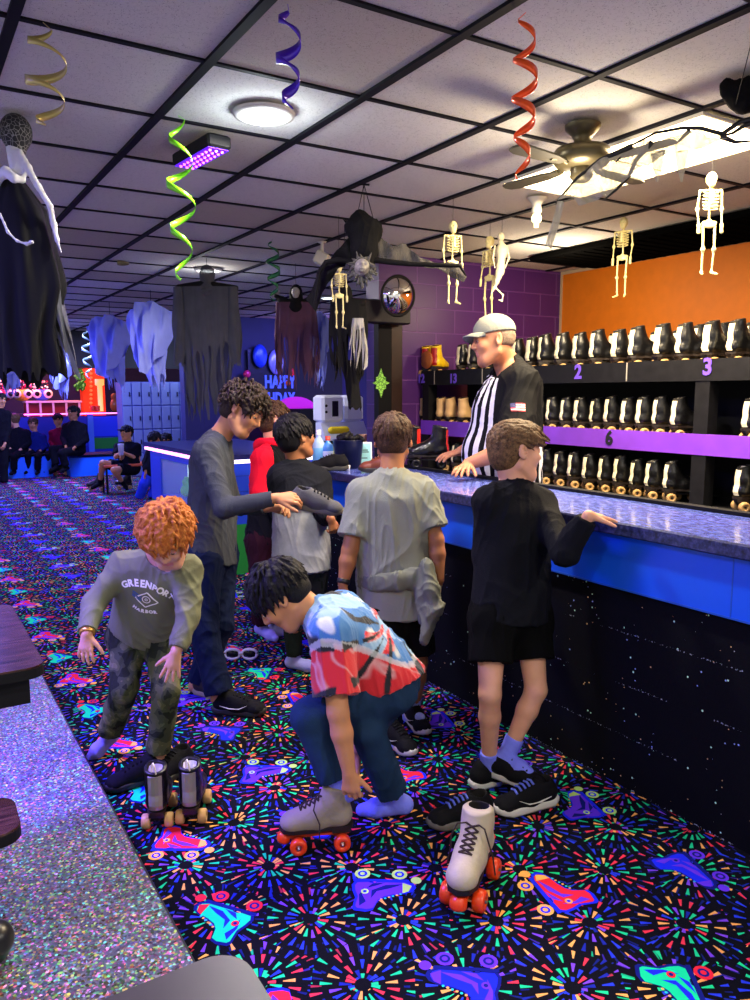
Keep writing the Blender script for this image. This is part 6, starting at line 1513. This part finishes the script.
cp_ = PZ(322, 240, CZ); t = thing('ceiling_speaker', 'small white boxy fitting under the ceiling left of the werewolf bat', 'speaker', (cp_[0], cp_[1], CZ-.013))
M5 = Matrix.Translation(Vector((cp_[0], cp_[1], CZ-.14))) @ Matrix.Rotation(.9, 4, 'Z') @ Matrix.Rotation(.5, 4, 'X')
g = G(); g.bbox((-.08, -.05, -.05), (.08, .05, .05), .012, 0, M5); g.build('speaker_box', M_METW, t)
g = G(); g.tube([(cp_[0], cp_[1], CZ-.013), (cp_[0], cp_[1], CZ-.10)], .012); g.lathe([(.035, -.012), (.03, -.02), (0, -.02)], (cp_[0], cp_[1], CZ), n=16); g.build('bracket', M_METW, t)
# ================================================================ the far hall
def pbox(name, x0, y0, x1, y1, Y, dep, m, label=None, cat=None, parent=None, kind=None, group=None, ch=.0, bottom=None):
    a, b = PY(x0, y1, Y), PY(x1, y0, Y); z0 = a[2] if bottom is None else bottom
    g = G(); (g.bbox if ch else g.box)((a[0], Y, z0), (b[0], Y+dep, b[2]), *((ch,) if ch else ()))
    o = g.build(name, m, parent, None if parent is not None else ((a[0]+b[0])/2, Y, z0))
    if label or kind: tag(o, label, cat, group, kind)
    return o
M_NEON = mat('magenta_neon', 'ffffff', emit='ff50c0', es=4.); M_DBL = mat('deep_blue_paint', '1020b8', rough=.5); M_BENB = mat('bench_blue', '1470e8', rough=.45); M_DRK = mat('dark_bench_top', '1a1014', rough=.4)
t = thing('half_wall', 'long blue half wall with glowing pink edge in the far hall', 'half wall', (3.6, 16.4, 0))
pbox('panel', 20, 414, 198, 478, 16.4, .2, M_DBL, parent=t, bottom=0)
pbox('ledge', 20, 411.5, 198, 414, 16.3, .35, mat('ledge_dark', '1a1440', rough=.4), parent=t)
pbox('neon_edge', 24, 412.3, 197, 414, 16.28, .02, M_NEON, parent=t)
pbox('green_band', 94, 437, 125, 449, 16.38, .02, M_GRN, parent=t); pbox('bright_panel', 94, 416, 125, 436.5, 16.38, .02, mat('bright_blue_panel', '1838f0', rough=.4), parent=t); pbox('post', 91, 414, 93, 476, 16.36, .06, mat('pale_blue_post', '3a70f0', rough=.5), parent=t, bottom=0)
for k, (x0, x1, Y, lb) in enumerate(((4, 53, 14.9, 'blue bench with dark top in the far hall, left one'), (70, 119, 14.6, 'blue bench with dark top in the far hall, right one'))):
    t = thing('blue_bench', lb, 'bench', (*PY((x0+x1)/2, 460, Y)[:2], 0), 'blue benches in the far hall')
    pbox('bench_box', x0+1, 456, x1-1, 477, Y, .6, M_BENB, parent=t, bottom=0); pbox('seat', x0, 453.5, x1, 456, Y-.04, .68, M_DRK, parent=t)
# lockers
Yl = 14.0; a, b = PY(124, 444, Yl), PY(197, 382, Yl); t = thing('locker_bank', 'bank of pale blue lockers with dark latches below the dark soffit', 'lockers', ((a[0]+b[0])/2, Yl, 0))
g = G(); g.box((a[0], Yl, 0), (b[0], Yl+.4, b[2])); g.build('carcass', mat('locker_grey', '5c68b0', rough=.4, metal=.2), t)
nx_, nz_ = 8, 4; M_LD = mat('locker_door', '7480b0', rough=.35, metal=.2); M_LT = mat('latch', '101030', rough=.4)
for i in range(nx_):
    for j in range(nz_):
        w_ = (b[0]-a[0])/nx_; hh_ = b[2]/nz_; x = a[0]+i*w_; z = j*hh_
        g = G(); g.bbox((x+.012, Yl-.018, z+.012), (x+w_-.012, Yl-.001, z+hh_-.012), .004); dd_ = g.build('door', M_LD, t)
        g = G(); g.bbox((x+w_-.055, Yl-.03, z+hh_*.5-.05), (x+w_-.032, Yl-.0185, z+hh_*.5+.03), .003); g.build('latch', M_LT, dd_)
# arcade side
Ya = 17.2
t = thing('red_prize_cubby', 'row of white framed red cubbies standing behind the half wall', 'shelf', (*PY(55, 412, Ya)[:2], 0))
pbox('body', 27, 402, 80, 414, Ya, .4, mat('cubby_red', '8a1020', rough=.5), parent=t, bottom=0)
g = G(); 
for x in (27, 40, 53, 66, 79):
    p = PY(x, 402, Ya); g.box((p[0]-.02, Ya-.03, .9), (p[0]+.02, Ya-.001, p[2]))
p0, p1 = PY(27, 402, Ya), PY(80, 402, Ya); g.box((p0[0]-.03, Ya-.035, p0[2]-.02), (p1[0]+.03, Ya+.4, p0[2]+.02)); g.build('white_frame', mat('cubby_white', 'e0c8d8', rough=.5), t)
t = thing('red_arcade_booth', 'orange red lit booth with glowing red bulbs left of the white ghosts', 'booth', (*PY(94, 412, 18.)[:2], 0))
pbox('panel', 84, 356, 103, 414, 18., .3, mat('booth_red', 'b83010', rough=.5, emit='ff3a10', es=.35), parent=t, bottom=0)
g = G()
for k in range(12):
    p = PY(91, 361+k*4.2, 17.98); g.lathe([(0, .05), (.03, .03), (.035, 0)], p, (0, -1, 0), n=10)
g.build('bulbs', mat('red_bulb', 'ff3020', emit='ff2a14', es=6.), t)
g = G()
for k in range(60): p = PY(80+3*math.sin(k*1.7)+rng.uniform(-3, 3), 358+rng.uniform(0, 32), 17.9); g.lathe([(0, -.05), (.05, 0), (0, .05)], p, nrm(rng.normal(size=3)), n=5)
o = g.build('garland', mat('green_tinsel', '2a8a3a', rough=.3, metal=.5), loc=PY(80, 390, 17.9)); tag(o, 'dark green tinsel garland hanging left of the red booth', 'garland')
g = G()
for k in range(420): p = PY(rng.uniform(-3, 48), rng.uniform(360, 396), rng.uniform(17.6, 18.2)); s_ = rng.uniform(.012, .05); g.lathe([(0, -s_), (s_*.6, 0), (0, s_)], p, nrm(rng.normal(size=3)), n=4, m=int(rng.integers(0, 3)))
o = g.build('tinsel_curtain', [mat('tinsel_pink_glow', 'ff6aa8', rough=.25, metal=.6, emit='ff4a90', es=.5), mat('tinsel_silver_glow', 'ffffff', rough=.2, metal=.8, emit='ffe0f0', es=.4), mat('tinsel_red', 'c02050', rough=.3, metal=.5)], loc=PY(25, 396, 17.9)); tag(o, 'sparkling pink and silver tinsel curtain in the far left of the hall', 'tinsel curtain', kind='stuff')  # pink and silver strands glow, sparkle put into the material
for k, (x, y, r__, cc, lb) in enumerate(((22, 398, 9, 'c8a030', 'big round eyed plush toy above the red cubbies, left one'), (42, 398, 9, '2a50c8', 'big round eyed plush toy above the red cubbies, right one'), (4, 399, 9, 'a02838', 'red plush toy at the far left edge of the hall'))):
    q = PY(x, y-1, 17.4); r_m = r__/50*.6; q[2] = p0[2]+r_m*1.15+.01; t = thing('plush_toy', lb, 'plush toy', q-A(0, 0, r_m*1.1), 'plush toys in the arcade'); s = S(.02); s.el(q, np.eye(3), (r_m*1.5, r_m, r_m*1.1), .05); s.sp(q+A(r_m*.9, 0, r_m*.8), r_m*.4, .05); s.sp(q+A(-r_m*.9, 0, r_m*.8), r_m*.4, .05); sdf_obj('body', s, mat('plush'+str(k), cc, rough=.9), t)
    for e in (-1, 1):
        g = G(); g.lathe([(.09, 0), (.085, .03), (.05, .045)], q+A(e*.11, -r_m*.92, .03), (0, -1, 0), n=16); ey__ = g.build('eye', M_EYEW, t); g = G(); g.lathe([(.05, .045), (.03, .055), (0, .056)], q+A(e*.11, -r_m*.92, .03), (0, -1, 0), n=12); g.build('pupil', M_EYED, ey__)
g = G(); p = PY(101, 411.3, 16.5); q = PY(101, 386, 16.5); g.lathe([(.05, 0), (.05, q[2]-p[2]), (.09, q[2]-p[2]+.02), (.09, q[2]-p[2]+.14), (0, q[2]-p[2]+.14)], p-A(0, 0, .0), n=16); tag(g.build('glowing_post', mat('cream_glow', 'f0e0a0', emit='ffc060', es=.8), loc=p), 'glowing cream post on the half wall ledge', 'lamp')  # plain cream post, given a warm glow of its own
s = S(.012); p = PY(115, 411, 16.5); s.el(p+A(0, 0, .12), np.eye(3), (.09, .08, .14), .03); s.sp(p+A(0, 0, .30), .07, .03); tag(sdf_obj('figurine', s, mat('brown_glaze', '8a4a20', rough=.3), loc=p), 'small brown figurine on the half wall ledge below the violet ghost', 'figurine')
for k, x in enumerate((93, 97.5)): p = PY(x, 411, 16.45); g = G(); g.lathe([(.05, 0), (.055, .10), (.045, .11), (0, .11)], p, n=12); tag(g.build('red_cup', mat('red_plastic', 'e02020', rough=.4), loc=p), ['red cup on the far ledge, left of two', 'red cup on the far ledge, right of two'][k], 'cup', 'red cups on the ledge')
for k, (x, y0, y1, c_) in enumerate(((183, 384, 404, 'ff30c0'), (188, 390, 412, 'c040ff'))):
    pass
area('hall_light', (2.4, 13.2, CZ-.05), (.5, .5), 60, (.6, .65, 1.))
area('arcade_glow', tuple(PY(60, 350, 17.0)), (2.0, .6), 90, (1., .25, .18), aim=tuple(PY(60, 400, 18)))
area('cubby_glow', (4.6, 13.6, 2.3), (1., .3), 18, (.5, .6, 1.), aim=(4.4, 14.4, 1.2))
area('banner_glow', (5.2, 9.6, 2.4), (1., .4), 14, (.25, .25, 1.), aim=(5.4, 11, 1.4))
area('banner_glow', (5.9, 10.2, .6), (.5, .2), 10, (.8, .1, .9), aim=(6.2, 11, 1.0))

# ---- birthday banner on the navy wall
YB = 10.93; M_LET = mat('blue_glow_letter', '5a7cff', rough=.4, emit='3a5aff', es=.35); bn = thing('birthday_banner', 'dark foil curtain with light blue HAPPY BIRTHDAY letters on the navy wall', 'banner', (*PY(293, 430, YB)[:2], PY(293, 430, YB)[2]))  # foil letters are given a blue glow of their own
bm = mat('dark_foil', '16183a', rough=.35, metal=.4, bump=.4, bscale=20); a, b = PY(250, 440, YB), PY(342, 352, YB)
g = G(); g.box((a[0], YB, a[2]), (b[0], YB+.03, b[2])); g.build('foil_curtain', bm, bn)
for txt, px, py, sz in (('HAPPY', 280, 380.5, .33), ('BIRTHDAY', 272, 397.5, .33)):
    w_px = {'HAPPY': 31, 'BIRTHDAY': 47}[txt]; p = PY(px if txt == 'HAPPY' else 271.5, py+2, YB-.012)
    me = text_mesh(txt, sz, M_LET, .006, .012); xs = [v.co.x for v in me.vertices]; wd = max(xs)-min(xs); tw = abs(PY(px+w_px/2, py, YB)[0]-PY(px-w_px/2, py, YB)[0]); me.transform(Matrix.Diagonal((tw/wd, .80, 1, 1)))
    place_text(me, 'lettering', p, (1, 0, 0), (0, 0, 1), bn)
for k, (x, y, cc) in enumerate(((260, 356, '2a50ff'), (247, 374, 'e03080'), (276, 362, '9aa0ff'), (292, 372, 'e03040'), (288, 383, 'ff7030'))):
    p = PY(x, y, YB-.05); s = S(.012); r__ = (.13, .06, .14, .06, .04)[k]
    if k in (0, 2): s.el(p, np.eye(3), (r__*.9, .05, r__*1.35), .01)
    else: s.el(p, np.eye(3), (r__, .04, r__), .01)
    tag(sdf_obj('balloon', s, mat('balloon'+str(k), cc, rough=.25, metal=.3), loc=p), ['royal blue balloon at the top left of the banner', 'pink balloon left of the word HAPPY', 'pale oval balloon above the word HAPPY', 'red balloon above the letter Y of HAPPY', 'orange balloon right of the word HAPPY'][k], 'balloon', 'balloons on the banner')
g = G(); p = PY(297, 421, 10.4); pts = [(.42*math.cos(a), .36*math.sin(a)) for a in np.linspace(0, PI, 17)]; g.prism(pts, 0, .08, 0, o=tuple(p), X=(1, 0, 0), Y=(0, 0, 1), N=(0, 1, 0)); g.box((p[0]-.42, p[1], 0), (p[0]+.42, p[1]+.08, p[2])); tag(g.build('arched_headboard', mat('magenta_glow', 'd020b0', rough=.5, emit='c010a0', es=.3), loc=p), 'magenta arched board behind the boys at the banner wall', 'board')
o = pbox('back_ledge', 300, 408.5, 345, 412, 9.8, .5, M_BLK, bottom=0); tag(o, 'black wall ledge right of the birthday banner', 'ledge')
# ---- white console with black dial panel behind the counter
Yc = 6.6; a, b = PY(323, 421, Yc), PY(344, 396, Yc)
g = G(); g.bbox((a[0]-.10, Yc-.1, 0), (b[0]+1.1, Yc+.5, PY(333, 440, Yc)[2]), .01); tag(g.build('back_cabinet', M_BLK, loc=(a[0]+.3, Yc+.2, 0)), 'black cabinet behind the counter end carrying the white machines', 'cabinet')
for k, (x0, x1, y0, lb) in enumerate(((323, 344, 395, 'white countertop machine with black oval panel, in front'), (347, 365, 395, 'white rounded machine partly hidden by the black costume'))):
    z0 = PY(333, 440, Yc)[2]+.001; a, b = PY(x0, 440, Yc+.1*k), PY(x1, y0, Yc+.1*k); t = thing('white_machine', lb, 'machine', ((a[0]+b[0])/2, Yc+.1, z0))
    g = G(); y_ = Yc+.12*k; g.bbox((a[0], y_, z0+.17), (b[0], y_+.22, b[2]), .025); g.build('cabinet_head', mat('white_case', 'd8dcf0', rough=.35), t)
    g = G(); g.prism([(0, 0), (.22, 0), (.22, .17), (.12, .17)], a[0]-.01, b[0]+.01, 0, o=(0, y_-.09, z0), X=(0, 1, 0), Y=(0, 0, 1), N=(1, 0, 0)); g.build('sloped_base', mat('white_case2', 'c8d0f0', rough=.35), t)
    if k == 0:
        g = G(); cx_ = (a[0]*.42+b[0]*.58); zc = (z0+.17+b[2])/2; g.bbox((cx_-.035, y_-.006, zc-.075), (cx_+.035, y_-.0005, zc+.075), .02); g.build('oval_panel', mat('panel_black', (.01, .01, .015), rough=.2), t)
        g = G()
        for dz in (-.03, .03): g.lathe([(.014, 0), (.010, .012), (0, .012)], (a[0]+.04, y_, zc+dz), (0, -1, 0), n=12)
        g.build('knob', M_RUB, t)
        s = S(.006); s.rc((a[0]+.04, y_-.10, z0+.10), (b[0]-.04, y_-.10, z0+.10), .035); tag(sdf_obj('yellow_sponge', s, mat('yellow_foam', 'f0d820', rough=.8), loc=(a[0]+.05, y_-.1, z0)), 'yellow soft item lying on the sloped front of the white machine', 'sponge')

# ---- things on the countertop
CT = 1.0355
def onc(px, py): p = PZ(px, py, CT); return p
for k, (px, c_, lb, hh_) in enumerate(((319, 'a8c8f0', 'clear spray bottle with pale blue liquid, left on the counter end', .23), (328, '4a90e0', 'blue labelled plastic bottle beside the clear spray bottle', .19))):
    p = onc(px, 466); t = thing('plastic_bottle', lb, 'bottle', p, 'bottles at the counter end')
    g = G(); g.lathe([(0, 0), (.038, 0), (.040, .01), (.040, hh_*.62), (.03, hh_*.72), (.014, hh_*.8), (.013, hh_*.88)], p, n=24); g.build('body', mat('bottle_plastic'+str(k), c_, rough=.15, spec=.6), t)
    g = G(); g.lathe([(.016, hh_*.86), (.016, hh_), (0, hh_)], p, n=16); g.build('cap', mat('cap'+str(k), ('f0f0f0', 'e04030')[k], rough=.4), t)
    g = G(); g.lathe([(.0405, .03), (.041, .032), (.041, hh_*.5), (.0405, hh_*.5+.002)], p, n=24); g.build('label', mat('label'+str(k), ('70b8e8', 'd8e8f8')[k], rough=.5), t)
p = onc(339, 466); g = G(); g.bbox(tuple(p+A(-.035, -.02, 0)), tuple(p+A(.035, .02, .13)), .004); o = g.build('carton', mat('yellow_carton', 'c8c020', rough=.6), loc=p); tag(o, 'small yellow and blue carton left of the navy bin', 'carton')
g = G(); g.box(tuple(p+A(-.03, -.022, .06)), tuple(p+A(.03, -.0202, .12))); g.build('blue_label', mat('blue_print', '3050d0', rough=.5), o)
p = onc(352, 469); t = thing('navy_bin', 'navy plastic bin on the counter filled with black skate parts', 'bin', p)
g = G(); q = p+A(.02, .08, 0); g.lathe([(0, .004), (.075, .004), (.078, 0), (.095, .17), (.10, .175), (.092, .17), (.074, .012), (0, .012)], q, n=28); g.build('bin_body', mat('navy_plastic', '101640', rough=.35), t)
s = S(.004); r = np.random.default_rng(8)
for k in range(14): c = q+A(r.uniform(-.06, .06), r.uniform(-.06, .06), .175+r.uniform(0, .03)); d_ = nrm(r.normal(size=3)*A(1, 1, .3)); s.rc(c-d_*.03, c+d_*.03, .016, .012, .003)
tag(sdf_obj('skate_parts', s, M_RUB, loc=q+A(0, 0, .17)), 'heap of black skate parts on top of the navy bin', 'skate parts', kind='stuff')
p = onc(367, 468); t = thing('card_display', 'upright white framed sign with pale cyan face on the counter', 'sign', p); q = p+A(.03, .10, 0)
Mx = Matrix.Translation(Vector(q)) @ Matrix.Rotation(-.45, 4, 'Z') @ Matrix.Rotation(-.15, 4, 'X')
g = G(); g.bbox((-.06, 0, 0), (.06, .012, .155), .003, 0, Mx); g.build('frame', mat('white_frame', 'e0ecf0', rough=.4), t)
g = G(); g.box((-.052, -.002, .012), (.052, -.0005, .145), 0, Mx); g.build('face', mat('cyan_paper', '9adce8', rough=.5), t)
g = G(); 
for z, w_ in ((.10, .035), (.088, .04), (.05, .03)): g.box((-w_, -.003, z), (w_, -.0021, z+.006), 0, Mx)
g.build('print_lines', mat('ink', '2a4a60', rough=.6), t)
p = onc(347, 470.5); g = G(); g.lathe([(0, 0), (.018, 0), (.02, .03), (.018, .032), (0, .03)], p, n=16); tag(g.build('small_white_cap', mat('white_cap', 'f0f0f0', rough=.4), loc=p), 'small white bottle cap on the counter in front of the navy bin', 'cap')
q = PY(370.5, 436, 5.9); 
for k in range(4): g = G(); g.bbox((q[0]-.06, q[1], q[2]-.28+.075*k), (q[0]+.06, q[1]+.12, q[2]-.28+.075*k+.068), .006); tag(g.build('tan_box', mat('tan_card', ('c08a50', 'd0a070', 'b87848', 'c89060')[k], rough=.7), loc=(q[0], q[1], q[2]-.28+.075*k)), ['tan box at the bottom of the small stack by the black pillar', 'tan box second from the bottom of the stack by the pillar', 'tan box third from the bottom of the stack by the pillar', 'tan box topmost of the stack by the black pillar'][k], 'box', 'tan boxes by the pillar')
g = G(); g.bbox((q[0]-.12, q[1]-.05, 0), (q[0]+.2, q[1]+.2, q[2]-.281), .01); tag(g.build('dark_stand', M_BLK, loc=(q[0], q[1], 0)), 'dark stand under the small stack of tan boxes', 'stand')
# shoes and skates handed over the counter
p = onc(322, 470); make_shoe('black sneaker lying on the counter end left of the bottles', M_SHBLK, M_BSOLE, (p[0]+.02, p[1]-.06, CT), 2.6, .25)
M_BRN = mat('brown_leather', '6a3220', rough=.45); M_REDT = mat('red_trim', 'c82818', rough=.4)
cb = make_skate('black and red skate on the counter in front of the referee hands', M_BL_LEATHER, M_PLATE, M_REDT, False, h=.005)
p = onc(411, 470); place(cb, True, (p[0]+.16, p[1]+.02, CT), 2.5)
c2 = place(cb, False, (p[0]+.10, p[1]+.22, CT), 2.2, 'black and red skate on the counter, the farther of two by the referee')
p = onc(372, 474); make_shoe('brown and black shoe on the counter left of the boy in the grey tee', M_BRN, M_BSOLE, (p[0]+.08, p[1]+.02, CT), 2.4, .27)

# ================================================================ people far away
def far(label, d, k, skin_, top, leg, hm, head, fwd, nb, sh, el, wr, hp, kn, an, toe, group=None, base=None, shoes=True, w=1., sleeve=1.9, to=1.9, hs=1.0, e=.02):
    J = lambda q: P(q[0], q[1], d+(q[2] if len(q) > 2 else 0)); f = lambda L: tuple(J(q) for q in L)
    hd = ((V(-.3, -1, -.3), V(-1, 0, -.3), 1), (V(-.3, -1, -.3), V(1, 0, -.3), -1))
    spx = dict(label=label, base=(*J(base or an[0])[:2], 0), w=w, hs=.9, h=.0085, head=(J(head), fwd, V(0, 1, 0), hs), nb=J(nb), sh=f(sh), el=f(el), wr=f(wr), hand=hd, hp=f(hp), kn=f(kn), an=f(an), toe=f(toe),
        skin=skin_, lip=lip('far', 'a06050'), brow=hm, tops=[dict(name='top', mat=top, sleeve=sleeve, ext=.03, e=e, fold=.008, h=.012, es=.016)], legs=[dict(name='trousers', mat=leg, to=to, e=.016, fold=.006, h=.012, flare=.01)],
        shoes=None, sock=((M_BLKJ, .06), (M_BLKJ, .06)), hair=[dict(m=hm, n=90, length=.05, lift=.010, swirl=.4, h=.008)])
    return person(spx), spx
M_BLKJ = fabric('black_jacket_far', '0a0a14', .1); M_BLJ = fabric('blue_jeans_far', '2038c8', .1); M_MRN = fabric('maroon_top_far', '7a1030', .1)
(t, H, b_), q_ = far('seated boy in black tee and cap drinking from a cup, on a small orange bench', 11.7, 1, SK_MID, M_BLKJ, M_BLKJ, HM_BK, (126.5, 433), V(-.45, -.1, -.9), (128, 443), ((118.5, 447), (137, 447)), ((116, 457, -.1), (138, 459)), ((122, 452, -.25), (124, 453, -.2)),
    ((127, 468), (134, 469)), ((103, 463, -.3), (114, 470, -.35)), ((100, 482, -.1), (123, 483, -.1)), ((92, 488, -.2), (127, 489, -.2)), sleeve=.75, to=.75, base=(130, 492))
s = S(.007); w = H.w; s.el(w(0, -.01, .05), H.R, A(.085, .10, .075), .01, cuts=[(w(0, 0, .045), -H.R[2])]); s.el(w(0, .11, .05), H.R, A(.06, .06, .012), .02); sdf_obj('cap', s, M_BLKJ, t)
cp = P(121, 449, 11.35); g = G(); g.lathe([(0, -.09), (.035, -.09), (.045, .07), (.047, .075), (0, .075)], cp, n=20); tag(g.build('paper_cup', mat('cup_white', 'd8d8e8', rough=.5), loc=cp-A(0, 0, .09)), 'pale paper cup held by the seated boy', 'cup')
for k, (px, py) in enumerate(((97, 489), (125, 487))):
    p = PZ(px, py+2, 0); o = place(rack_black, False, (p[0], p[1], 0), math.atan2(*V(-1, 0, -.4)[[1, 0]]), ['black roller skate on the forward foot of the seated boy', 'black roller skate on the tucked foot of the seated boy'][k], 'skates of far skaters', 1.05)
p = PZ(134, 492, 0); t = thing('orange_bench', 'small orange topped bench with black legs under the seated boy', 'bench', p)
g = G(); g.bbox((p[0]-.45, p[1]-.1, .40), (p[0]+.45, p[1]+.25, .44), .01); g.build('seat', mat('orange_laminate', 'd86038', rough=.5), t)
for sx in (-.4, .4):
    for sy in (-.05, .2): g = G(); g.tube([(p[0]+sx, p[1]+sy, 0.0), (p[0]+sx, p[1]+sy, .40)], .016); g.build('leg', M_RUB, t)
(t, H, b_), q_ = far('man in black jacket with white logo sitting on the far blue bench in roller skates', 13.9, 1, SK_TAN, M_BLKJ, M_BLKJ, HM_BK, (73.5, 413), V(-.6, -.1, -.8), (74, 421), ((66, 427), (83, 427)), ((63, 438, -.1), (86, 440)), ((66, 447, -.3), (74, 448, -.3)),
    ((70, 450), (80, 450)), ((53, 449, -.3), (62, 453, -.5)), ((56, 466, -.3), (66, 467, -.4)), ((50, 471, -.4), (60, 472, -.5)), w=1.12, hs=1.1)
for k, (px, py) in enumerate(((51, 474), (62, 475))):
    p = PZ(px, py, 0); place(rack_black, False, (p[0], p[1], 0), math.atan2(*V(-1, 0, -.3)[[1, 0]]), ['black roller skate, left foot in view of the man on the far bench', 'black roller skate, right foot in view of the man on the far bench'][k], 'skates of far skaters', 1.1)
far('blond child in black jacket seated on the far left bench, back turned', 13.9, 1, SK_PALE, M_BLKJ, M_BLKJ, HM_LB, (14, 420), V(-.7, -.1, .4), (17, 428), ((10, 433), (27, 433)), ((8, 442), (29, 443)), ((10, 449, -.2), (20, 450, -.2)), ((14, 452), (24, 452)), ((6, 454, -.4), (14, 456, -.4)), ((5, 470, -.3), (14, 471, -.3)), ((2, 473, -.4), (10, 474, -.4)), w=.95)
far('person in dark clothes seated second on the far left bench', 14.1, 1, SK_MID, fabric('navy_top', '14206a', .1), M_BLKJ, HM_BR, (33, 424), V(.2, -.3, -.9), (35, 432), ((28, 437), (43, 437)), ((26, 445), (46, 446)), ((30, 450, -.2), (40, 451, -.2)), ((32, 453), (41, 453)), ((28, 455, -.4), (38, 456, -.4)), ((28, 470, -.3), (38, 471, -.3)), ((25, 473, -.4), (36, 474, -.4)), w=.85)
far('person in maroon top seated beside the man in black', 14.3, 1, SK_MID, M_MRN, M_BLKJ, HM_BK, (58, 420), V(.6, -.3, -.6), (59, 428), ((52, 433), (66, 433)), ((51, 442), (67, 442)), ((54, 448, -.2), (62, 449, -.2)), ((55, 452), (64, 452)), ((48, 454, -.4), (55, 455, -.4)), ((47, 469, -.3), (54, 470, -.3)), ((44, 472, -.4), (50, 473, -.4)), w=.85)
far('person in black standing at the far left edge of the photo', 13.0, 1, SK_MID, M_BLKJ, M_BLKJ, HM_BK, (1, 400), V(.6, -.2, -.6), (0, 408), ((-9, 414), (7, 414)), ((-10, 430), (8, 430)), ((-8, 443, -.1), (5, 444, -.1)), ((-5, 446), (3, 446)), ((-5, 465), (4, 465)), ((-5, 484), (4, 484)), ((-7, 487, -.2), (2, 488, -.2)), w=1.1)
far('dark haired child bending in blue jeans behind the prize counter corner', 11.0, 1, SK_TAN, M_BLKJ, M_BLJ, HM_BK, (155, 440), V(-.4, -.6, -.5), (158, 448), ((151, 453), (166, 453)), ((146, 462), (168, 464)), ((146, 472, -.1), (160, 474, -.1)), ((150, 474), (160, 474)), ((144, 484, -.1), (156, 485)), ((139, 499), (152, 499)), ((135, 502, -.1), (148, 502, -.1)), w=1.1)
far('dark haired person in white hood next to the bending child', 11.6, 1, SK_TAN, fabric('white_hoodie', 'c8d0ff', .05), M_BLKJ, HM_BK, (166, 441), V(.3, -.3, -.8), (168, 448), ((162, 453), (176, 453)), ((160, 462), (178, 462)), ((163, 470), (174, 470)), ((164, 474), (173, 474)), ((164, 484), (173, 484)), ((164, 497), (173, 497)), ((162, 500), (172, 500)), w=1.0)
for o in list(bpy.data.objects):
    pass
